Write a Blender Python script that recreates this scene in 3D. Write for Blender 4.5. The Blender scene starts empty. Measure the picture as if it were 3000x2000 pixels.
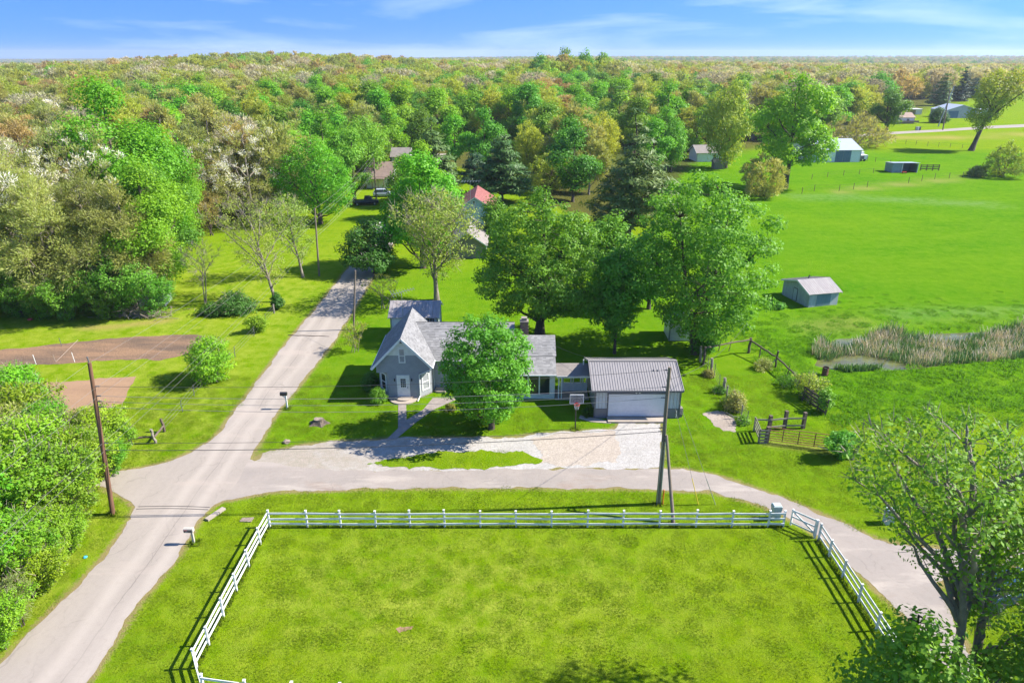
import bpy, bmesh, math, random
import numpy as np
from mathutils import Vector, Matrix, Euler
from mathutils.geometry import tessellate_polygon

# ------------------------------------------------------------------ camera, sky, sun, exposure
SC = bpy.context.scene
COL = SC.collection
FOC, CAMH = 2050.0, 30.0
PITCH = math.atan(840.0 / FOC)
SP, CP = math.sin(PITCH), math.cos(PITCH)
cam = bpy.data.cameras.new('camera')
cam.sensor_width = 36.0
cam.lens = 36.0 * FOC / 3000.0
cam.clip_start, cam.clip_end = 0.5, 20000.0
camo = bpy.data.objects.new('camera', cam)
COL.objects.link(camo)
camo.location = (0, 0, CAMH)
camo.rotation_euler = (math.pi / 2 - PITCH, 0, 0)
SC.camera = camo

SUN_EL, SUN_AZ = 41.0, 4.0          # degrees; azimuth measured from +X towards +Y (the sun stands to the right)
W = bpy.data.worlds.new('World'); SC.world = W; W.use_nodes = True
nt = W.node_tree; nt.nodes.clear()
wo = nt.nodes.new('ShaderNodeOutputWorld'); bg = nt.nodes.new('ShaderNodeBackground')
sky = nt.nodes.new('ShaderNodeTexSky'); sky.sky_type = 'NISHITA'; sky.sun_disc = False
sky.sun_elevation = math.radians(SUN_EL); sky.sun_rotation = math.radians(90.0 - SUN_AZ)
sky.air_density = 1.0; sky.dust_density = 0.3; sky.ozone_density = 3.0
tc = nt.nodes.new('ShaderNodeTexCoord')
# clear deep-blue sky: look up the sky a little higher than the true elevation
sep = nt.nodes.new('ShaderNodeSeparateXYZ'); nt.links.new(tc.outputs['Generated'], sep.inputs[0])
zz = nt.nodes.new('ShaderNodeMath'); zz.operation = 'MULTIPLY_ADD'
nt.links.new(sep.outputs['Z'], zz.inputs[0]); zz.inputs[1].default_value = 0.75; zz.inputs[2].default_value = 0.33
cmb = nt.nodes.new('ShaderNodeCombineXYZ')
nt.links.new(sep.outputs['X'], cmb.inputs[0]); nt.links.new(sep.outputs['Y'], cmb.inputs[1]); nt.links.new(zz.outputs[0], cmb.inputs[2])
nrm = nt.nodes.new('ShaderNodeVectorMath'); nrm.operation = 'NORMALIZE'
nt.links.new(cmb.outputs[0], nrm.inputs[0]); nt.links.new(nrm.outputs[0], sky.inputs['Vector'])
tintn = nt.nodes.new('ShaderNodeMix'); tintn.data_type = 'RGBA'; tintn.blend_type = 'MULTIPLY'
tintn.inputs[0].default_value = 1.0
nt.links.new(sky.outputs[0], tintn.inputs[6]); tintn.inputs[7].default_value = (0.44, 0.73, 1.12, 1)
# wispy clouds
mp = nt.nodes.new('ShaderNodeMapping'); mp.inputs['Scale'].default_value = (3.2, 3.2, 20.0); mp.inputs['Location'].default_value = (6.6, 3.3, 0.7)
nt.links.new(tc.outputs['Generated'], mp.inputs[0])
cn = nt.nodes.new('ShaderNodeTexNoise'); cn.inputs['Scale'].default_value = 1.0; cn.inputs['Detail'].default_value = 7.0; cn.inputs['Roughness'].default_value = 0.55
cn.inputs['Distortion'].default_value = 0.5
nt.links.new(mp.outputs[0], cn.inputs['Vector'])
cr = nt.nodes.new('ShaderNodeMapRange'); cr.inputs[1].default_value = 0.50; cr.inputs[2].default_value = 0.80
nt.links.new(cn.outputs[0], cr.inputs[0])
cm = nt.nodes.new('ShaderNodeMix'); cm.data_type = 'RGBA'
cmul = nt.nodes.new('ShaderNodeMath'); cmul.operation = 'MULTIPLY'; cmul.inputs[1].default_value = 0.42
nt.links.new(cr.outputs[0], cmul.inputs[0])
nt.links.new(cmul.outputs[0], cm.inputs[0]); nt.links.new(tintn.outputs[2], cm.inputs[6]); cm.inputs[7].default_value = (5.6, 6.2, 7.0, 1)
nt.links.new(cm.outputs[2], bg.inputs[0]); bg.inputs[1].default_value = 0.105
nt.links.new(bg.outputs[0], wo.inputs[0])

sl = bpy.data.lights.new('sun', 'SUN'); sl.energy = 4.8; sl.angle = math.radians(0.5); sl.color = (1.0, 0.95, 0.86)
so = bpy.data.objects.new('sun', sl); COL.objects.link(so)
_sd = Vector((math.cos(math.radians(SUN_EL)) * math.cos(math.radians(SUN_AZ)), math.cos(math.radians(SUN_EL)) * math.sin(math.radians(SUN_AZ)), math.sin(math.radians(SUN_EL))))
so.rotation_euler = _sd.to_track_quat('Z', 'Y').to_euler(); so.location = (60, 0, 80)
SC.view_settings.view_transform = 'Standard'; SC.view_settings.look = 'None'
SC.view_settings.exposure = 1.3; SC.view_settings.gamma = 1.0
SC.view_settings.use_curve_mapping = False
SC.render.engine = 'CYCLES'
SC.cycles.max_bounces = 7; SC.cycles.diffuse_bounces = 4; SC.cycles.transmission_bounces = 4; SC.cycles.volume_bounces = 0
SC.cycles.caustics_reflective = False; SC.cycles.caustics_refractive = False

# ------------------------------------------------------------------ measuring the place: a sighting from the drone gives ground metres
def spot(u, v, z=0.0):
    x = (u - 1500) / FOC; y = (v - 1000) / FOC; d = (CAMH - z) / (SP + y * CP)
    return (x * d, (CP - y * SP) * d)
def sight(X, Y, Z=0.0):
    h = CAMH - Z; zc = Y * CP + h * SP
    return 1500 + FOC * X / zc, 1000 + FOC * (h * CP - Y * SP) / zc
def tall(u, v, vt):
    X, Y = spot(u, v); y = (vt - 1000) / FOC
    return CAMH - (y * Y * CP + Y * SP) / (CP - y * SP)
def slant(Y):
    return Y * CP + CAMH * SP
def V3(p, z=0.0):
    return Vector((p[0], p[1], z))

def sstep(a, b, x):
    t = np.clip((x - a) / (b - a), 0, 1); return t * t * (3 - 2 * t)
# gentle lie of the land
POND = [spot(*p) for p in ((2375, 1068), (2400, 1020), (2440, 985), (2600, 975), (2800, 965), (3050, 955), (3200, 990), (3150, 1040), (2900, 1062), (2700, 1080), (2480, 1088))]
def in_poly(x, y, poly):
    x = np.asarray(x, float); y = np.asarray(y, float); r = np.zeros(x.shape, bool); n = len(poly)
    for i in range(n):
        x1, y1 = poly[i]; x2, y2 = poly[(i + 1) % n]
        c = ((y1 > y) != (y2 > y)); 
        with np.errstate(divide='ignore', invalid='ignore'):
            xi = (x2 - x1) * (y - y1) / ((y2 - y1) if y2 != y1 else 1e-9) + x1
        r ^= c & (x < xi)
    return r
def seg_dist(x, y, pts, closed=False):
    x = np.asarray(x, float); y = np.asarray(y, float); d = np.full(x.shape, 1e9); n = len(pts)
    for i in range(n if closed else n - 1):
        ax, ay = pts[i]; bx, by = pts[(i + 1) % n]; dx, dy = bx - ax, by - ay; L = dx * dx + dy * dy + 1e-9
        t = np.clip(((x - ax) * dx + (y - ay) * dy) / L, 0, 1)
        d = np.minimum(d, np.hypot(x - ax - t * dx, y - ay - t * dy))
    return d
def gz(x, y):
    x = np.asarray(x, float); y = np.asarray(y, float)
    z = 3.5 * sstep(330, 800, y) * np.exp(-((x + 60) / 420.0) ** 2)
    z = z + 10.5 * np.exp(-((x - 42) / 48.0) ** 2 - ((y - 520) / 90.0) ** 2) + 9.5 * np.exp(-((x + 215) / 150.0) ** 2 - ((y - 700) / 150.0) ** 2)
    z = z + 2.0 * sstep(300, 700, y) * np.sin(x / 130.0 + 1) * np.cos(y / 170.0)
    z = z - 17 * sstep(650, 2200, y) * sstep(-0.12, -0.30, x / np.maximum(y, 1)) + sstep(1500, 4200, y) * (8 * sstep(-0.05, 0.25, x / np.maximum(y, 1)) + 3 * np.sin(x / 420.0 + 0.6))
    d = seg_dist(x, y, POND, True); ins = in_poly(x, y, POND)
    z = z - 0.55 * np.where(ins, sstep(-0.4, 1.4, d), sstep(0.4, -1.4, d) * 0.0)
    berm = [spot(2420, 1118), spot(2700, 1098), spot(3000, 1070), spot(3300, 1050)]
    z = z + 0.22 * np.exp(-(seg_dist(x, y, berm) / 2.4) ** 2) * sstep(40, 45, x)
    bank = [spot(2500, 935), spot(2700, 925), spot(3000, 925), spot(3400, 925)]
    z = z + 0.6 * np.exp(-(seg_dist(x, y, bank) / 4.0) ** 2)
    return z
def gzf(x, y):
    return float(gz(np.array([x]), np.array([y]))[0])

# ------------------------------------------------------------------ materials
def nodes(m):
    m.use_nodes = True; t = m.node_tree; t.nodes.clear(); o = t.nodes.new('ShaderNodeOutputMaterial'); return t, o
def N(t, typ, **k):
    n = t.nodes.new(typ)
    for a, b in k.items(): setattr(n, a, b)
    return n
def mixc(t, fac, a, b, blend='MIX'):
    n = N(t, 'ShaderNodeMix', data_type='RGBA', blend_type=blend)
    for s, val in ((0, fac), (6, a), (7, b)):
        if hasattr(val, 'is_linked') or hasattr(val, 'links'): t.links.new(val, n.inputs[s])
        elif s == 0: n.inputs[0].default_value = val
        else: n.inputs[s].default_value = (*val[:3], 1)
    return n.outputs[2]
def noise(t, scale, detail=4, rough=0.55, coord=None, stretch=None):
    if coord is None: coord = N(t, 'ShaderNodeTexCoord').outputs['Object']
    if stretch:
        m = N(t, 'ShaderNodeMapping'); m.inputs['Scale'].default_value = stretch; t.links.new(coord, m.inputs[0]); coord = m.outputs[0]
    n = N(t, 'ShaderNodeTexNoise'); n.inputs['Scale'].default_value = scale; n.inputs['Detail'].default_value = detail; n.inputs['Roughness'].default_value = rough
    t.links.new(coord, n.inputs['Vector']); return n.outputs['Fac']
def ramp(t, val, lo, hi, a=0.0, b=1.0):
    r = N(t, 'ShaderNodeMapRange'); r.inputs[1].default_value = lo; r.inputs[2].default_value = hi; r.inputs[3].default_value = a; r.inputs[4].default_value = b
    t.links.new(val, r.inputs[0]); return r.outputs[0]
def math2(t, op, a, b):
    n = N(t, 'ShaderNodeMath', operation=op)
    for i, val in enumerate((a, b)):
        if hasattr(val, 'links'): t.links.new(val, n.inputs[i])
        else: n.inputs[i].default_value = val
    return n.outputs[0]
def attr(t, name):
    n = N(t, 'ShaderNodeAttribute', attribute_name=name); return n.outputs['Fac']
def bump(t, h, dist, strength=1.0):
    n = N(t, 'ShaderNodeBump'); n.inputs['Distance'].default_value = dist; n.inputs['Strength'].default_value = strength
    t.links.new(h, n.inputs['Height']); return n.outputs[0]
def bsdf(t, o, col, rough=0.7, metal=0.0, normal=None, spec=0.5):
    b = N(t, 'ShaderNodeBsdfPrincipled')
    if hasattr(col, 'links'): t.links.new(col, b.inputs['Base Color'])
    else: b.inputs['Base Color'].default_value = (*col[:3], 1)
    if hasattr(rough, 'links'): t.links.new(rough, b.inputs['Roughness'])
    else: b.inputs['Roughness'].default_value = rough
    b.inputs['Metallic'].default_value = metal
    b.inputs['Specular IOR Level'].default_value = spec
    if normal is not None: t.links.new(normal, b.inputs['Normal'])
    t.links.new(b.outputs[0], o.inputs['Surface']); return b
MATS = {}
def plain(name, a, b=None, scale=6.0, rough=0.7, metal=0.0, stretch=None, lo=0.35, hi=0.65, bmp=0.0, tint=0.0, fine=None):
    """two-colour worn material: noise mottling, optional per-piece tint and relief"""
    if name in MATS: return MATS[name]
    m = bpy.data.materials.new(name); t, o = nodes(m)
    b = b or tuple(c * 0.75 for c in a)
    n1 = noise(t, scale, 5, 0.6, stretch=stretch)
    col = mixc(t, ramp(t, n1, lo, hi), a, b)
    n2 = noise(t, scale * 7, 3, 0.6)
    col = mixc(t, ramp(t, n2, 0.3, 0.7, 0.0, 0.35), col, tuple(c * 0.7 for c in a))
    if tint:
        col = mixc(t, math2(t, 'MULTIPLY', attr(t, 'tint'), tint), col, tuple(c * 0.35 for c in a))
    bsdf(t, o, col, rough, metal, bump(t, n2, bmp) if bmp else None)
    MATS[name] = m; return m

def leafmat(name, a, b, trans=0.3, vary=0.25, hue=0.02, rough=0.55):
    if name in MATS: return MATS[name]
    m = bpy.data.materials.new(name); t, o = nodes(m)
    col = mixc(t, attr(t, 'tint'), a, b)
    oi = N(t, 'ShaderNodeObjectInfo')
    h = N(t, 'ShaderNodeHueSaturation'); t.links.new(col, h.inputs['Color'])
    t.links.new(ramp(t, oi.outputs['Random'], 0, 1, 0.5 - hue, 0.5 + hue), h.inputs['Hue'])
    r2 = math2(t, 'FRACT', math2(t, 'MULTIPLY', oi.outputs['Random'], 7.31), 0.0)
    t.links.new(ramp(t, r2, 0, 1, 1 - vary, 1 + vary), h.inputs['Value'])
    d = N(t, 'ShaderNodeBsdfPrincipled'); t.links.new(h.outputs[0], d.inputs['Base Color']); d.inputs['Roughness'].default_value = rough
    d.inputs['Specular IOR Level'].default_value = 0.35
    tr = N(t, 'ShaderNodeBsdfTranslucent'); t.links.new(mixc(t, 1.0, h.outputs[0], (1.25, 1.15, 0.6), 'MULTIPLY'), tr.inputs['Color'])
    mx = N(t, 'ShaderNodeMixShader'); mx.inputs[0].default_value = trans
    t.links.new(d.outputs[0], mx.inputs[1]); t.links.new(tr.outputs[0], mx.inputs[2]); t.links.new(mx.outputs[0], o.inputs['Surface'])
    MATS[name] = m; return m

L_MAPLE = leafmat('leaf_maple', (0.070, 0.245, 0.012), (0.190, 0.450, 0.034), 0.47, 0.08)
L_APPLE = leafmat('leaf_apple', (0.080, 0.250, 0.010), (0.220, 0.450, 0.028), 0.44, 0.08)
L_BRIGHT = leafmat('leaf_bright', (0.110, 0.310, 0.008), (0.260, 0.500, 0.020), 0.46, 0.14, 0.02)
L_GREEN = leafmat('leaf_green', (0.085, 0.240, 0.014), (0.220, 0.420, 0.032), 0.46, 0.25, 0.025)
L_SCRUB = leafmat('leaf_scrub', (0.115, 0.300, 0.008), (0.290, 0.490, 0.020), 0.46, 0.16, 0.035)
L_YELLOW = leafmat('leaf_yellow', (0.300, 0.370, 0.030), (0.420, 0.470, 0.060), 0.48, 0.15, 0.02)
L_OLIVE = leafmat('leaf_olive', (0.250, 0.305, 0.058), (0.430, 0.445, 0.125), 0.48, 0.18, 0.025)
L_RUST = leafmat('leaf_rust', (0.370, 0.275, 0.085), (0.510, 0.385, 0.140), 0.44, 0.15, 0.015)
L_TAN = leafmat('leaf_tan', (0.400, 0.365, 0.215), (0.560, 0.520, 0.340), 0.45, 0.15, 0.02)
L_PINE = leafmat('leaf_pine', (0.048, 0.125, 0.022), (0.155, 0.255, 0.044), 0.22, 0.12, 0.02)
L_SPRUCE = leafmat('leaf_spruce', (0.026, 0.072, 0.026), (0.050, 0.110, 0.034), 0.15, 0.2, 0.02)
L_WHITE = leafmat('leaf_blossom', (0.80, 0.77, 0.68), (0.88, 0.87, 0.82), 0.45, 0.05, 0.01)
L_DARK = leafmat('leaf_dark', (0.050, 0.150, 0.014), (0.100, 0.230, 0.022), 0.36, 0.2, 0.02)
L_TWIG = leafmat('twig', (0.200, 0.165, 0.120), (0.300, 0.255, 0.195), 0.0, 0.12, 0.01, 0.8)
BARK = plain('bark', (0.115, 0.085, 0.06), (0.055, 0.042, 0.03), 5, 0.9, stretch=(1, 1, 0.2), bmp=0.03)
BARKG = plain('bark_grey', (0.28, 0.24, 0.195), (0.155, 0.125, 0.095), 5, 0.9, stretch=(1, 1, 0.25), bmp=0.03)

WHITE = plain('white_paint', (0.78, 0.78, 0.76), (0.66, 0.66, 0.64), 3, 0.5)
FENCEW = plain('white_fence_paint', (0.78, 0.78, 0.76), (0.50, 0.49, 0.44), 1.3, 0.6, lo=0.45, hi=0.75)
SIDING = plain('grey_siding', (0.22, 0.235, 0.25), (0.19, 0.20, 0.215), 2.0, 0.55)
SIDEB = plain('taupe_siding', (0.32, 0.33, 0.35), (0.28, 0.29, 0.31), 2.0, 0.55)
SHING = plain('grey_shingle', (0.315, 0.303, 0.290), (0.235, 0.226, 0.217), 0.8, 0.85, tint=0.6, bmp=0.01)
SHING2 = plain('pale_shingle', (0.255, 0.25, 0.25), (0.20, 0.195, 0.195), 0.8, 0.85, tint=0.6, bmp=0.01)
ASPHR = plain('dark_roofing', (0.14, 0.135, 0.13), (0.10, 0.10, 0.10), 1.5, 0.85, bmp=0.01)
GROOF = plain('grey_steel_roof', (0.300, 0.275, 0.262), (0.268, 0.247, 0.236), 1.2, 0.42, 0.0)
GRIB = plain('grey_steel_rib', (0.205, 0.185, 0.177), (0.185, 0.168, 0.16), 1.2, 0.45)
GWALL = plain('pale_steel_wall', (0.50, 0.52, 0.54), (0.45, 0.47, 0.49), 1.2, 0.5)
GWAIN = plain('slate_steel_wainscot', (0.17, 0.16, 0.18), (0.14, 0.135, 0.15), 1.2, 0.5)
GTRIM = plain('slate_trim', (0.12, 0.12, 0.13), (0.10, 0.10, 0.11), 1.2, 0.5)
GDOOR = plain('garage_door_white', (0.66, 0.66, 0.67), (0.60, 0.60, 0.62), 1.0, 0.45)
RUSTM = plain('old_tin_roof', (0.40, 0.36, 0.335), (0.29, 0.245, 0.22), 1.6, 0.5, stretch=(3, 0.6, 1), lo=0.4, hi=0.7, tint=0.3)
WASHB = plain('weathered_white_board', (0.50, 0.54, 0.55), (0.32, 0.35, 0.36), 4, 0.8, stretch=(3, 3, 0.4), tint=0.35)
BLUEB = plain('weathered_teal_board', (0.16, 0.25, 0.29), (0.11, 0.18, 0.21), 4, 0.8, stretch=(3, 3, 0.4), tint=0.35)
REDR = plain('red_steel_roof', (0.42, 0.17, 0.145), (0.35, 0.135, 0.115), 1.5, 0.5)
BLUES = plain('pale_blue_siding', (0.36, 0.47, 0.58), (0.30, 0.40, 0.50), 1.5, 0.6)
BROWNR = plain('brown_shingle', (0.27, 0.19, 0.15), (0.20, 0.14, 0.11), 1.5, 0.85)
TAUPER = plain('taupe_shingle', (0.26, 0.225, 0.20), (0.20, 0.175, 0.155), 1.0, 0.85)
BARNR = plain('barn_steel_roof', (0.42, 0.45, 0.50), (0.38, 0.41, 0.46), 0.6, 0.4)
BARNB = plain('blue_barn_door', (0.085, 0.16, 0.26), (0.07, 0.13, 0.22), 1.0, 0.6)
GLASS = bpy.data.materials.new('window_glass'); _t, _o = nodes(GLASS); bsdf(_t, _o, (0.03, 0.035, 0.04), 0.06, 0.0, None, 0.8)
CURT = plain('curtain_behind_glass', (0.36, 0.37, 0.38), (0.26, 0.27, 0.28), 5, 0.15)
DARK = plain('dark_interior', (0.02, 0.02, 0.02), (0.015, 0.015, 0.015), 3, 0.8)
BLACKM = plain('black_metal', (0.02, 0.02, 0.022), (0.03, 0.03, 0.03), 6, 0.45)
GALV = plain('galvanised_steel', (0.42, 0.43, 0.44), (0.33, 0.34, 0.35), 6, 0.4, 0.6)
POLEW = plain('pole_wood_brown', (0.20, 0.095, 0.05), (0.12, 0.06, 0.035), 4, 0.85, stretch=(3, 3, 0.25))
POLEG = plain('pole_wood_grey', (0.24, 0.19, 0.145), (0.15, 0.115, 0.085), 4, 0.85, stretch=(3, 3, 0.25))
WOODG = plain('weathered_fence_wood', (0.30, 0.26, 0.21), (0.19, 0.16, 0.13), 5, 0.9, stretch=(2, 2, 0.6), tint=0.3)
WOODD = plain('dark_fence_wood', (0.15, 0.11, 0.08), (0.085, 0.06, 0.045), 5, 0.9)
RUST = plain('rusty_gate_paint', (0.33, 0.12, 0.06), (0.22, 0.08, 0.045), 5, 0.7)
ORANGE = plain('orange_plastic', (0.75, 0.20, 0.02), (0.65, 0.17, 0.02), 5, 0.5)
YELLOW = plain('yellow_plastic', (0.75, 0.55, 0.05), (0.65, 0.48, 0.05), 5, 0.5)
PEDG = plain('pale_green_cabinet', (0.46, 0.53, 0.50), (0.40, 0.47, 0.44), 3, 0.5)
BEIGE = plain('beige_mailbox_plastic', (0.50, 0.45, 0.38), (0.43, 0.39, 0.33), 5, 0.6)
BROWNP = plain('brown_mailbox_plastic', (0.15, 0.125, 0.115), (0.12, 0.10, 0.09), 5, 0.6)
REDP = plain('red_paint', (0.55, 0.06, 0.05), (0.45, 0.05, 0.04), 5, 0.5)
CONC = plain('old_concrete', (0.40, 0.335, 0.27), (0.30, 0.25, 0.20), 1.5, 0.9, bmp=0.01)
CONCD = plain('weathered_walk_concrete', (0.30, 0.255, 0.225), (0.22, 0.185, 0.16), 1.8, 0.9, bmp=0.01)
STONE = plain('foundation_stone', (0.32, 0.28, 0.25), (0.20, 0.17, 0.15), 3, 0.9, tint=0.4, bmp=0.02)
BRICK = plain('chimney_brick', (0.24, 0.15, 0.12), (0.17, 0.11, 0.09), 4, 0.9, tint=0.5)
STUMPW = plain('old_stump_wood', (0.34, 0.27, 0.21), (0.16, 0.12, 0.09), 6, 0.95, bmp=0.03)
WIRE = plain('wire_cable', (0.06, 0.055, 0.05), (0.05, 0.045, 0.04), 6, 0.6)
WIREL = plain('bright_wire_cable', (0.22, 0.21, 0.20), (0.18, 0.17, 0.16), 6, 0.6, 0.0)
BLUET = plain('blue_plastic', (0.05, 0.38, 0.60), (0.04, 0.32, 0.5), 6, 0.5)
CARB = plain('silver_blue_car_paint', (0.42, 0.48, 0.56), (0.40, 0.46, 0.54), 2, 0.25)
CARK = plain('black_car_paint', (0.02, 0.02, 0.024), (0.018, 0.018, 0.02), 2, 0.25)
CARU = plain('blue_car_paint', (0.015, 0.05, 0.10), (0.014, 0.045, 0.09), 2, 0.3)
TYRE = plain('tyre_rubber', (0.025, 0.025, 0.025), (0.03, 0.03, 0.03), 4, 0.9)
BARREL = plain('rusty_barrel_steel', (0.20, 0.075, 0.045), (0.10, 0.045, 0.03), 5, 0.8)
SOILSTICK = plain('grey_stick', (0.33, 0.26, 0.20), (0.22, 0.17, 0.13), 5, 0.9)

# ------------------------------------------------------------------ object helpers
def props(o, label=None, cat=None, group=None, kind=None):
    if label: o['label'] = label
    if cat: o['category'] = cat
    if group: o['group'] = group
    if kind: o['kind'] = kind
    return o
def thing(name, label, cat, loc=(0, 0, 0), rz=0.0, group=None):
    o = bpy.data.objects.new(name, None); COL.objects.link(o)
    o.empty_display_size = 0.2; o.location = loc; o.rotation_euler = (0, 0, rz)
    return props(o, label, cat, group)
def link(name, me, parent=None, loc=None):
    o = bpy.data.objects.new(name, me); COL.objects.link(o)
    if parent is not None: o.parent = parent
    if loc is not None: o.location = loc
    return o
class MB:
    """collects shapes; build() links them as one mesh object"""
    def __init__(s): s.v = []; s.f = []; s.m = []; s.t = []
    def add(s, vs, fs, m=0, t=0.0):
        b = len(s.v); s.v += [tuple(p) for p in vs]
        for f in fs: s.f.append(tuple(b + i for i in f)); s.m.append(m); s.t.append(t)
        return s
    def box(s, c, d, rz=0.0, m=0, t=0.0, tilt=None):
        R = Matrix.Rotation(rz, 3, 'Z')
        if tilt: R = R @ Matrix.Rotation(tilt[1], 3, tilt[0])
        vs = [Vector(c) + R @ Vector((a * d[0] / 2, b * d[1] / 2, e * d[2] / 2)) for a in (-1, 1) for b in (-1, 1) for e in (-1, 1)]
        return s.add(vs, [(0, 1, 3, 2), (4, 6, 7, 5), (0, 4, 5, 1), (2, 3, 7, 6), (0, 2, 6, 4), (1, 5, 7, 3)], m, t)
    def span(s, x0, x1, y0, y1, z0, z1, m=0, t=0.0):
        return s.box(((x0 + x1) / 2, (y0 + y1) / 2, (z0 + z1) / 2), (x1 - x0, y1 - y0, z1 - z0), 0, m, t)
    def bar(s, p, q, w, h, m=0, t=0.0, up=(0, 0, 1)):
        p, q = Vector(p), Vector(q); d = (q - p).normalized(); u = Vector(up)
        a = d.cross(u)
        if a.length < 1e-4: a = d.cross(Vector((0, 1, 0)))
        a.normalize(); b = a.cross(d)
        vs = []
        for e in (p, q):
            for i, j in ((-1, -1), (1, -1), (1, 1), (-1, 1)): vs.append(e + a * (i * w / 2) + b * (j * h / 2))
        return s.add(vs, [(3, 2, 1, 0), (4, 5, 6, 7), (0, 1, 5, 4), (1, 2, 6, 5), (2, 3, 7, 6), (3, 0, 4, 7)], m, t)
    def tube(s, pts, rad, n=8, m=0, t=0.0, cap=True):
        pts = [Vector(p) for p in pts]; k = len(pts)
        if not hasattr(rad, '__len__'): rad = [rad] * k
        b = len(s.v); ref = None
        for i, p in enumerate(pts):
            d = (pts[min(i + 1, k - 1)] - pts[max(i - 1, 0)]).normalized()
            if ref is None: ref = d.orthogonal().normalized()
            ref = (ref - d * ref.dot(d)); ref = ref.normalized() if ref.length > 1e-5 else d.orthogonal().normalized()
            o = d.cross(ref)
            for j in range(n):
                a = 2 * math.pi * j / n; s.v.append(tuple(p + (ref * math.cos(a) + o * math.sin(a)) * rad[i]))
        for i in range(k - 1):
            for j in range(n):
                s.f.append((b + i * n + j, b + i * n + (j + 1) % n, b + (i + 1) * n + (j + 1) % n, b + (i + 1) * n + j)); s.m.append(m); s.t.append(t)
        if cap:
            s.f.append(tuple(b + j for j in reversed(range(n)))); s.f.append(tuple(b + (k - 1) * n + j for j in range(n))); s.m += [m, m]; s.t += [t, t]
        return s
    def poly(s, pts, z0, z1, m=0, t=0.0):
        """prism over a ground outline"""
        n = len(pts); lo = [(p[0], p[1], z0) for p in pts]; hi = [(p[0], p[1], z1) for p in pts]
        tri = tessellate_polygon([[Vector(p) for p in hi]])
        a = sum(pts[i][0] * pts[(i + 1) % n][1] - pts[(i + 1) % n][0] * pts[i][1] for i in range(n))
        fs = [tuple(n + i for i in (f if True else f)) for f in tri]
        fs += [(i, (i + 1) % n, n + (i + 1) % n, n + i) if a > 0 else (i, n + i, n + (i + 1) % n, (i + 1) % n) for i in range(n)]
        return s.add(lo + hi, fs, m, t)
    def build(s, name, mats, parent=None, smooth=False, kind=None, label=None, local=False):
        off = parent.location if parent is not None and parent.parent is None else Vector((0, 0, 0))
        if parent is not None and parent.parent is not None: off = parent.parent.location + parent.location
        if local: off = Vector((0, 0, 0))
        me = bpy.data.meshes.new(name)
        me.from_pydata([(a - off[0], b - off[1], c - off[2]) for a, b, c in s.v], [], s.f)
        for m in (mats if isinstance(mats, (list, tuple)) else [mats]): me.materials.append(m)
        me.polygons.foreach_set('material_index', s.m)
        if any(s.t):
            me.attributes.new('tint', 'FLOAT', 'FACE').data.foreach_set('value', s.t)
        if smooth: me.polygons.foreach_set('use_smooth', [True] * len(s.f))
        me.update()
        o = link(name, me, parent)
        if kind: o['kind'] = kind
        if label: o['label'] = label
        return o
def copy_tree(o, parent=None):
    c = o.copy(); COL.objects.link(c)
    if parent is not None: c.parent = parent
    for ch in o.children: copy_tree(ch, c)
    return c

# ------------------------------------------------------------------ ground outlines (from the drone sighting, in metres)
def pp(*l): return [spot(*p) for p in l]
LANE = [(-30.2, -40), (-30.2, 10), (-28.6, 22), spot(0, 1945), spot(300, 1640), spot(385, 1520), spot(400, 1480), spot(640, 1270), spot(842, 1000), spot(925, 905), (-24.9, 105), (-25.2, 160), (-26, 235),
        (-21.4, 235), (-20.6, 160), (-20.3, 105), spot(1040, 900), spot(978, 1000), spot(800, 1225), spot(742, 1330), spot(665, 1455), spot(617, 1486), spot(590, 1518), spot(570, 1542), spot(522, 1628), spot(402, 1769), spot(262, 1985), (-22.6, 22), (-24.2, 10), (-24.2, -40)]
STUB = pp((600, 1300), (560, 1325), (500, 1350), (410, 1372), (320, 1384)) + [(-50, 52), (-50, 47)] + pp((300, 1425), (345, 1446), (385, 1468), (405, 1500), (470, 1480), (600, 1400))
DRIVE = pp((720, 1340), (860, 1368), (1100, 1380), (1330, 1376), (1700, 1372), (2000, 1374), (2120, 1398), (2300, 1462), (2440, 1520), (2560, 1578), (2650, 1598), (2760, 1606), (3000, 1600), (3400, 1590),
           (3400, 1660), (3000, 1655), (2820, 1660), (2740, 1720), (2800, 1830), (2860, 1950)) + [(27, 22), (30, 5), (25, 5)] + pp((2760, 1960), (2690, 1850), (2620, 1775), (2530, 1690), (2440, 1600), (2340, 1532), (2220, 1475), (2090, 1440), (1900, 1431), (1500, 1428), (1100, 1430), (800, 1440), (680, 1462), (620, 1470))
GRAVEL = pp((700, 1375), (770, 1330), (880, 1304), (1000, 1292), (1150, 1284), (1300, 1282), (1480, 1283), (1580, 1270), (1680, 1262), (1800, 1258), (1815, 1240), (1935, 1240), (1940, 1290), (1942, 1340), (1925, 1371), (1700, 1372), (1400, 1380), (1100, 1384), (900, 1378))
ISLAND = pp((1075, 1362), (1130, 1345), (1230, 1330), (1400, 1320), (1540, 1322), (1582, 1345), (1568, 1362), (1400, 1370), (1200, 1372))
PAD = pp((1556, 1290), (1650, 1264), (1800, 1262), (1812, 1300), (1812, 1356), (1700, 1361), (1590, 1356))
BED1 = pp((-220, 1050), (0, 1025), (110, 1015), (200, 1004), (400, 985), (560, 980), (598, 984), (575, 1010), (545, 1040), (470, 1056), (400, 1052), (250, 1060), (0, 1078), (-220, 1100))
BED2 = pp((90, 1130), (130, 1121), (290, 1110), (397, 1103), (385, 1130), (357, 1182), (310, 1200), (245, 1212), (150, 1230), (60, 1200))
PATHV = pp((1167, 1185), (1190, 1185), (1191, 1230), (1240, 1200), (1268, 1166), (1345, 1166), (1270, 1200), (1215, 1240), (1160, 1286), (1134, 1286), (1166, 1255))
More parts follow.
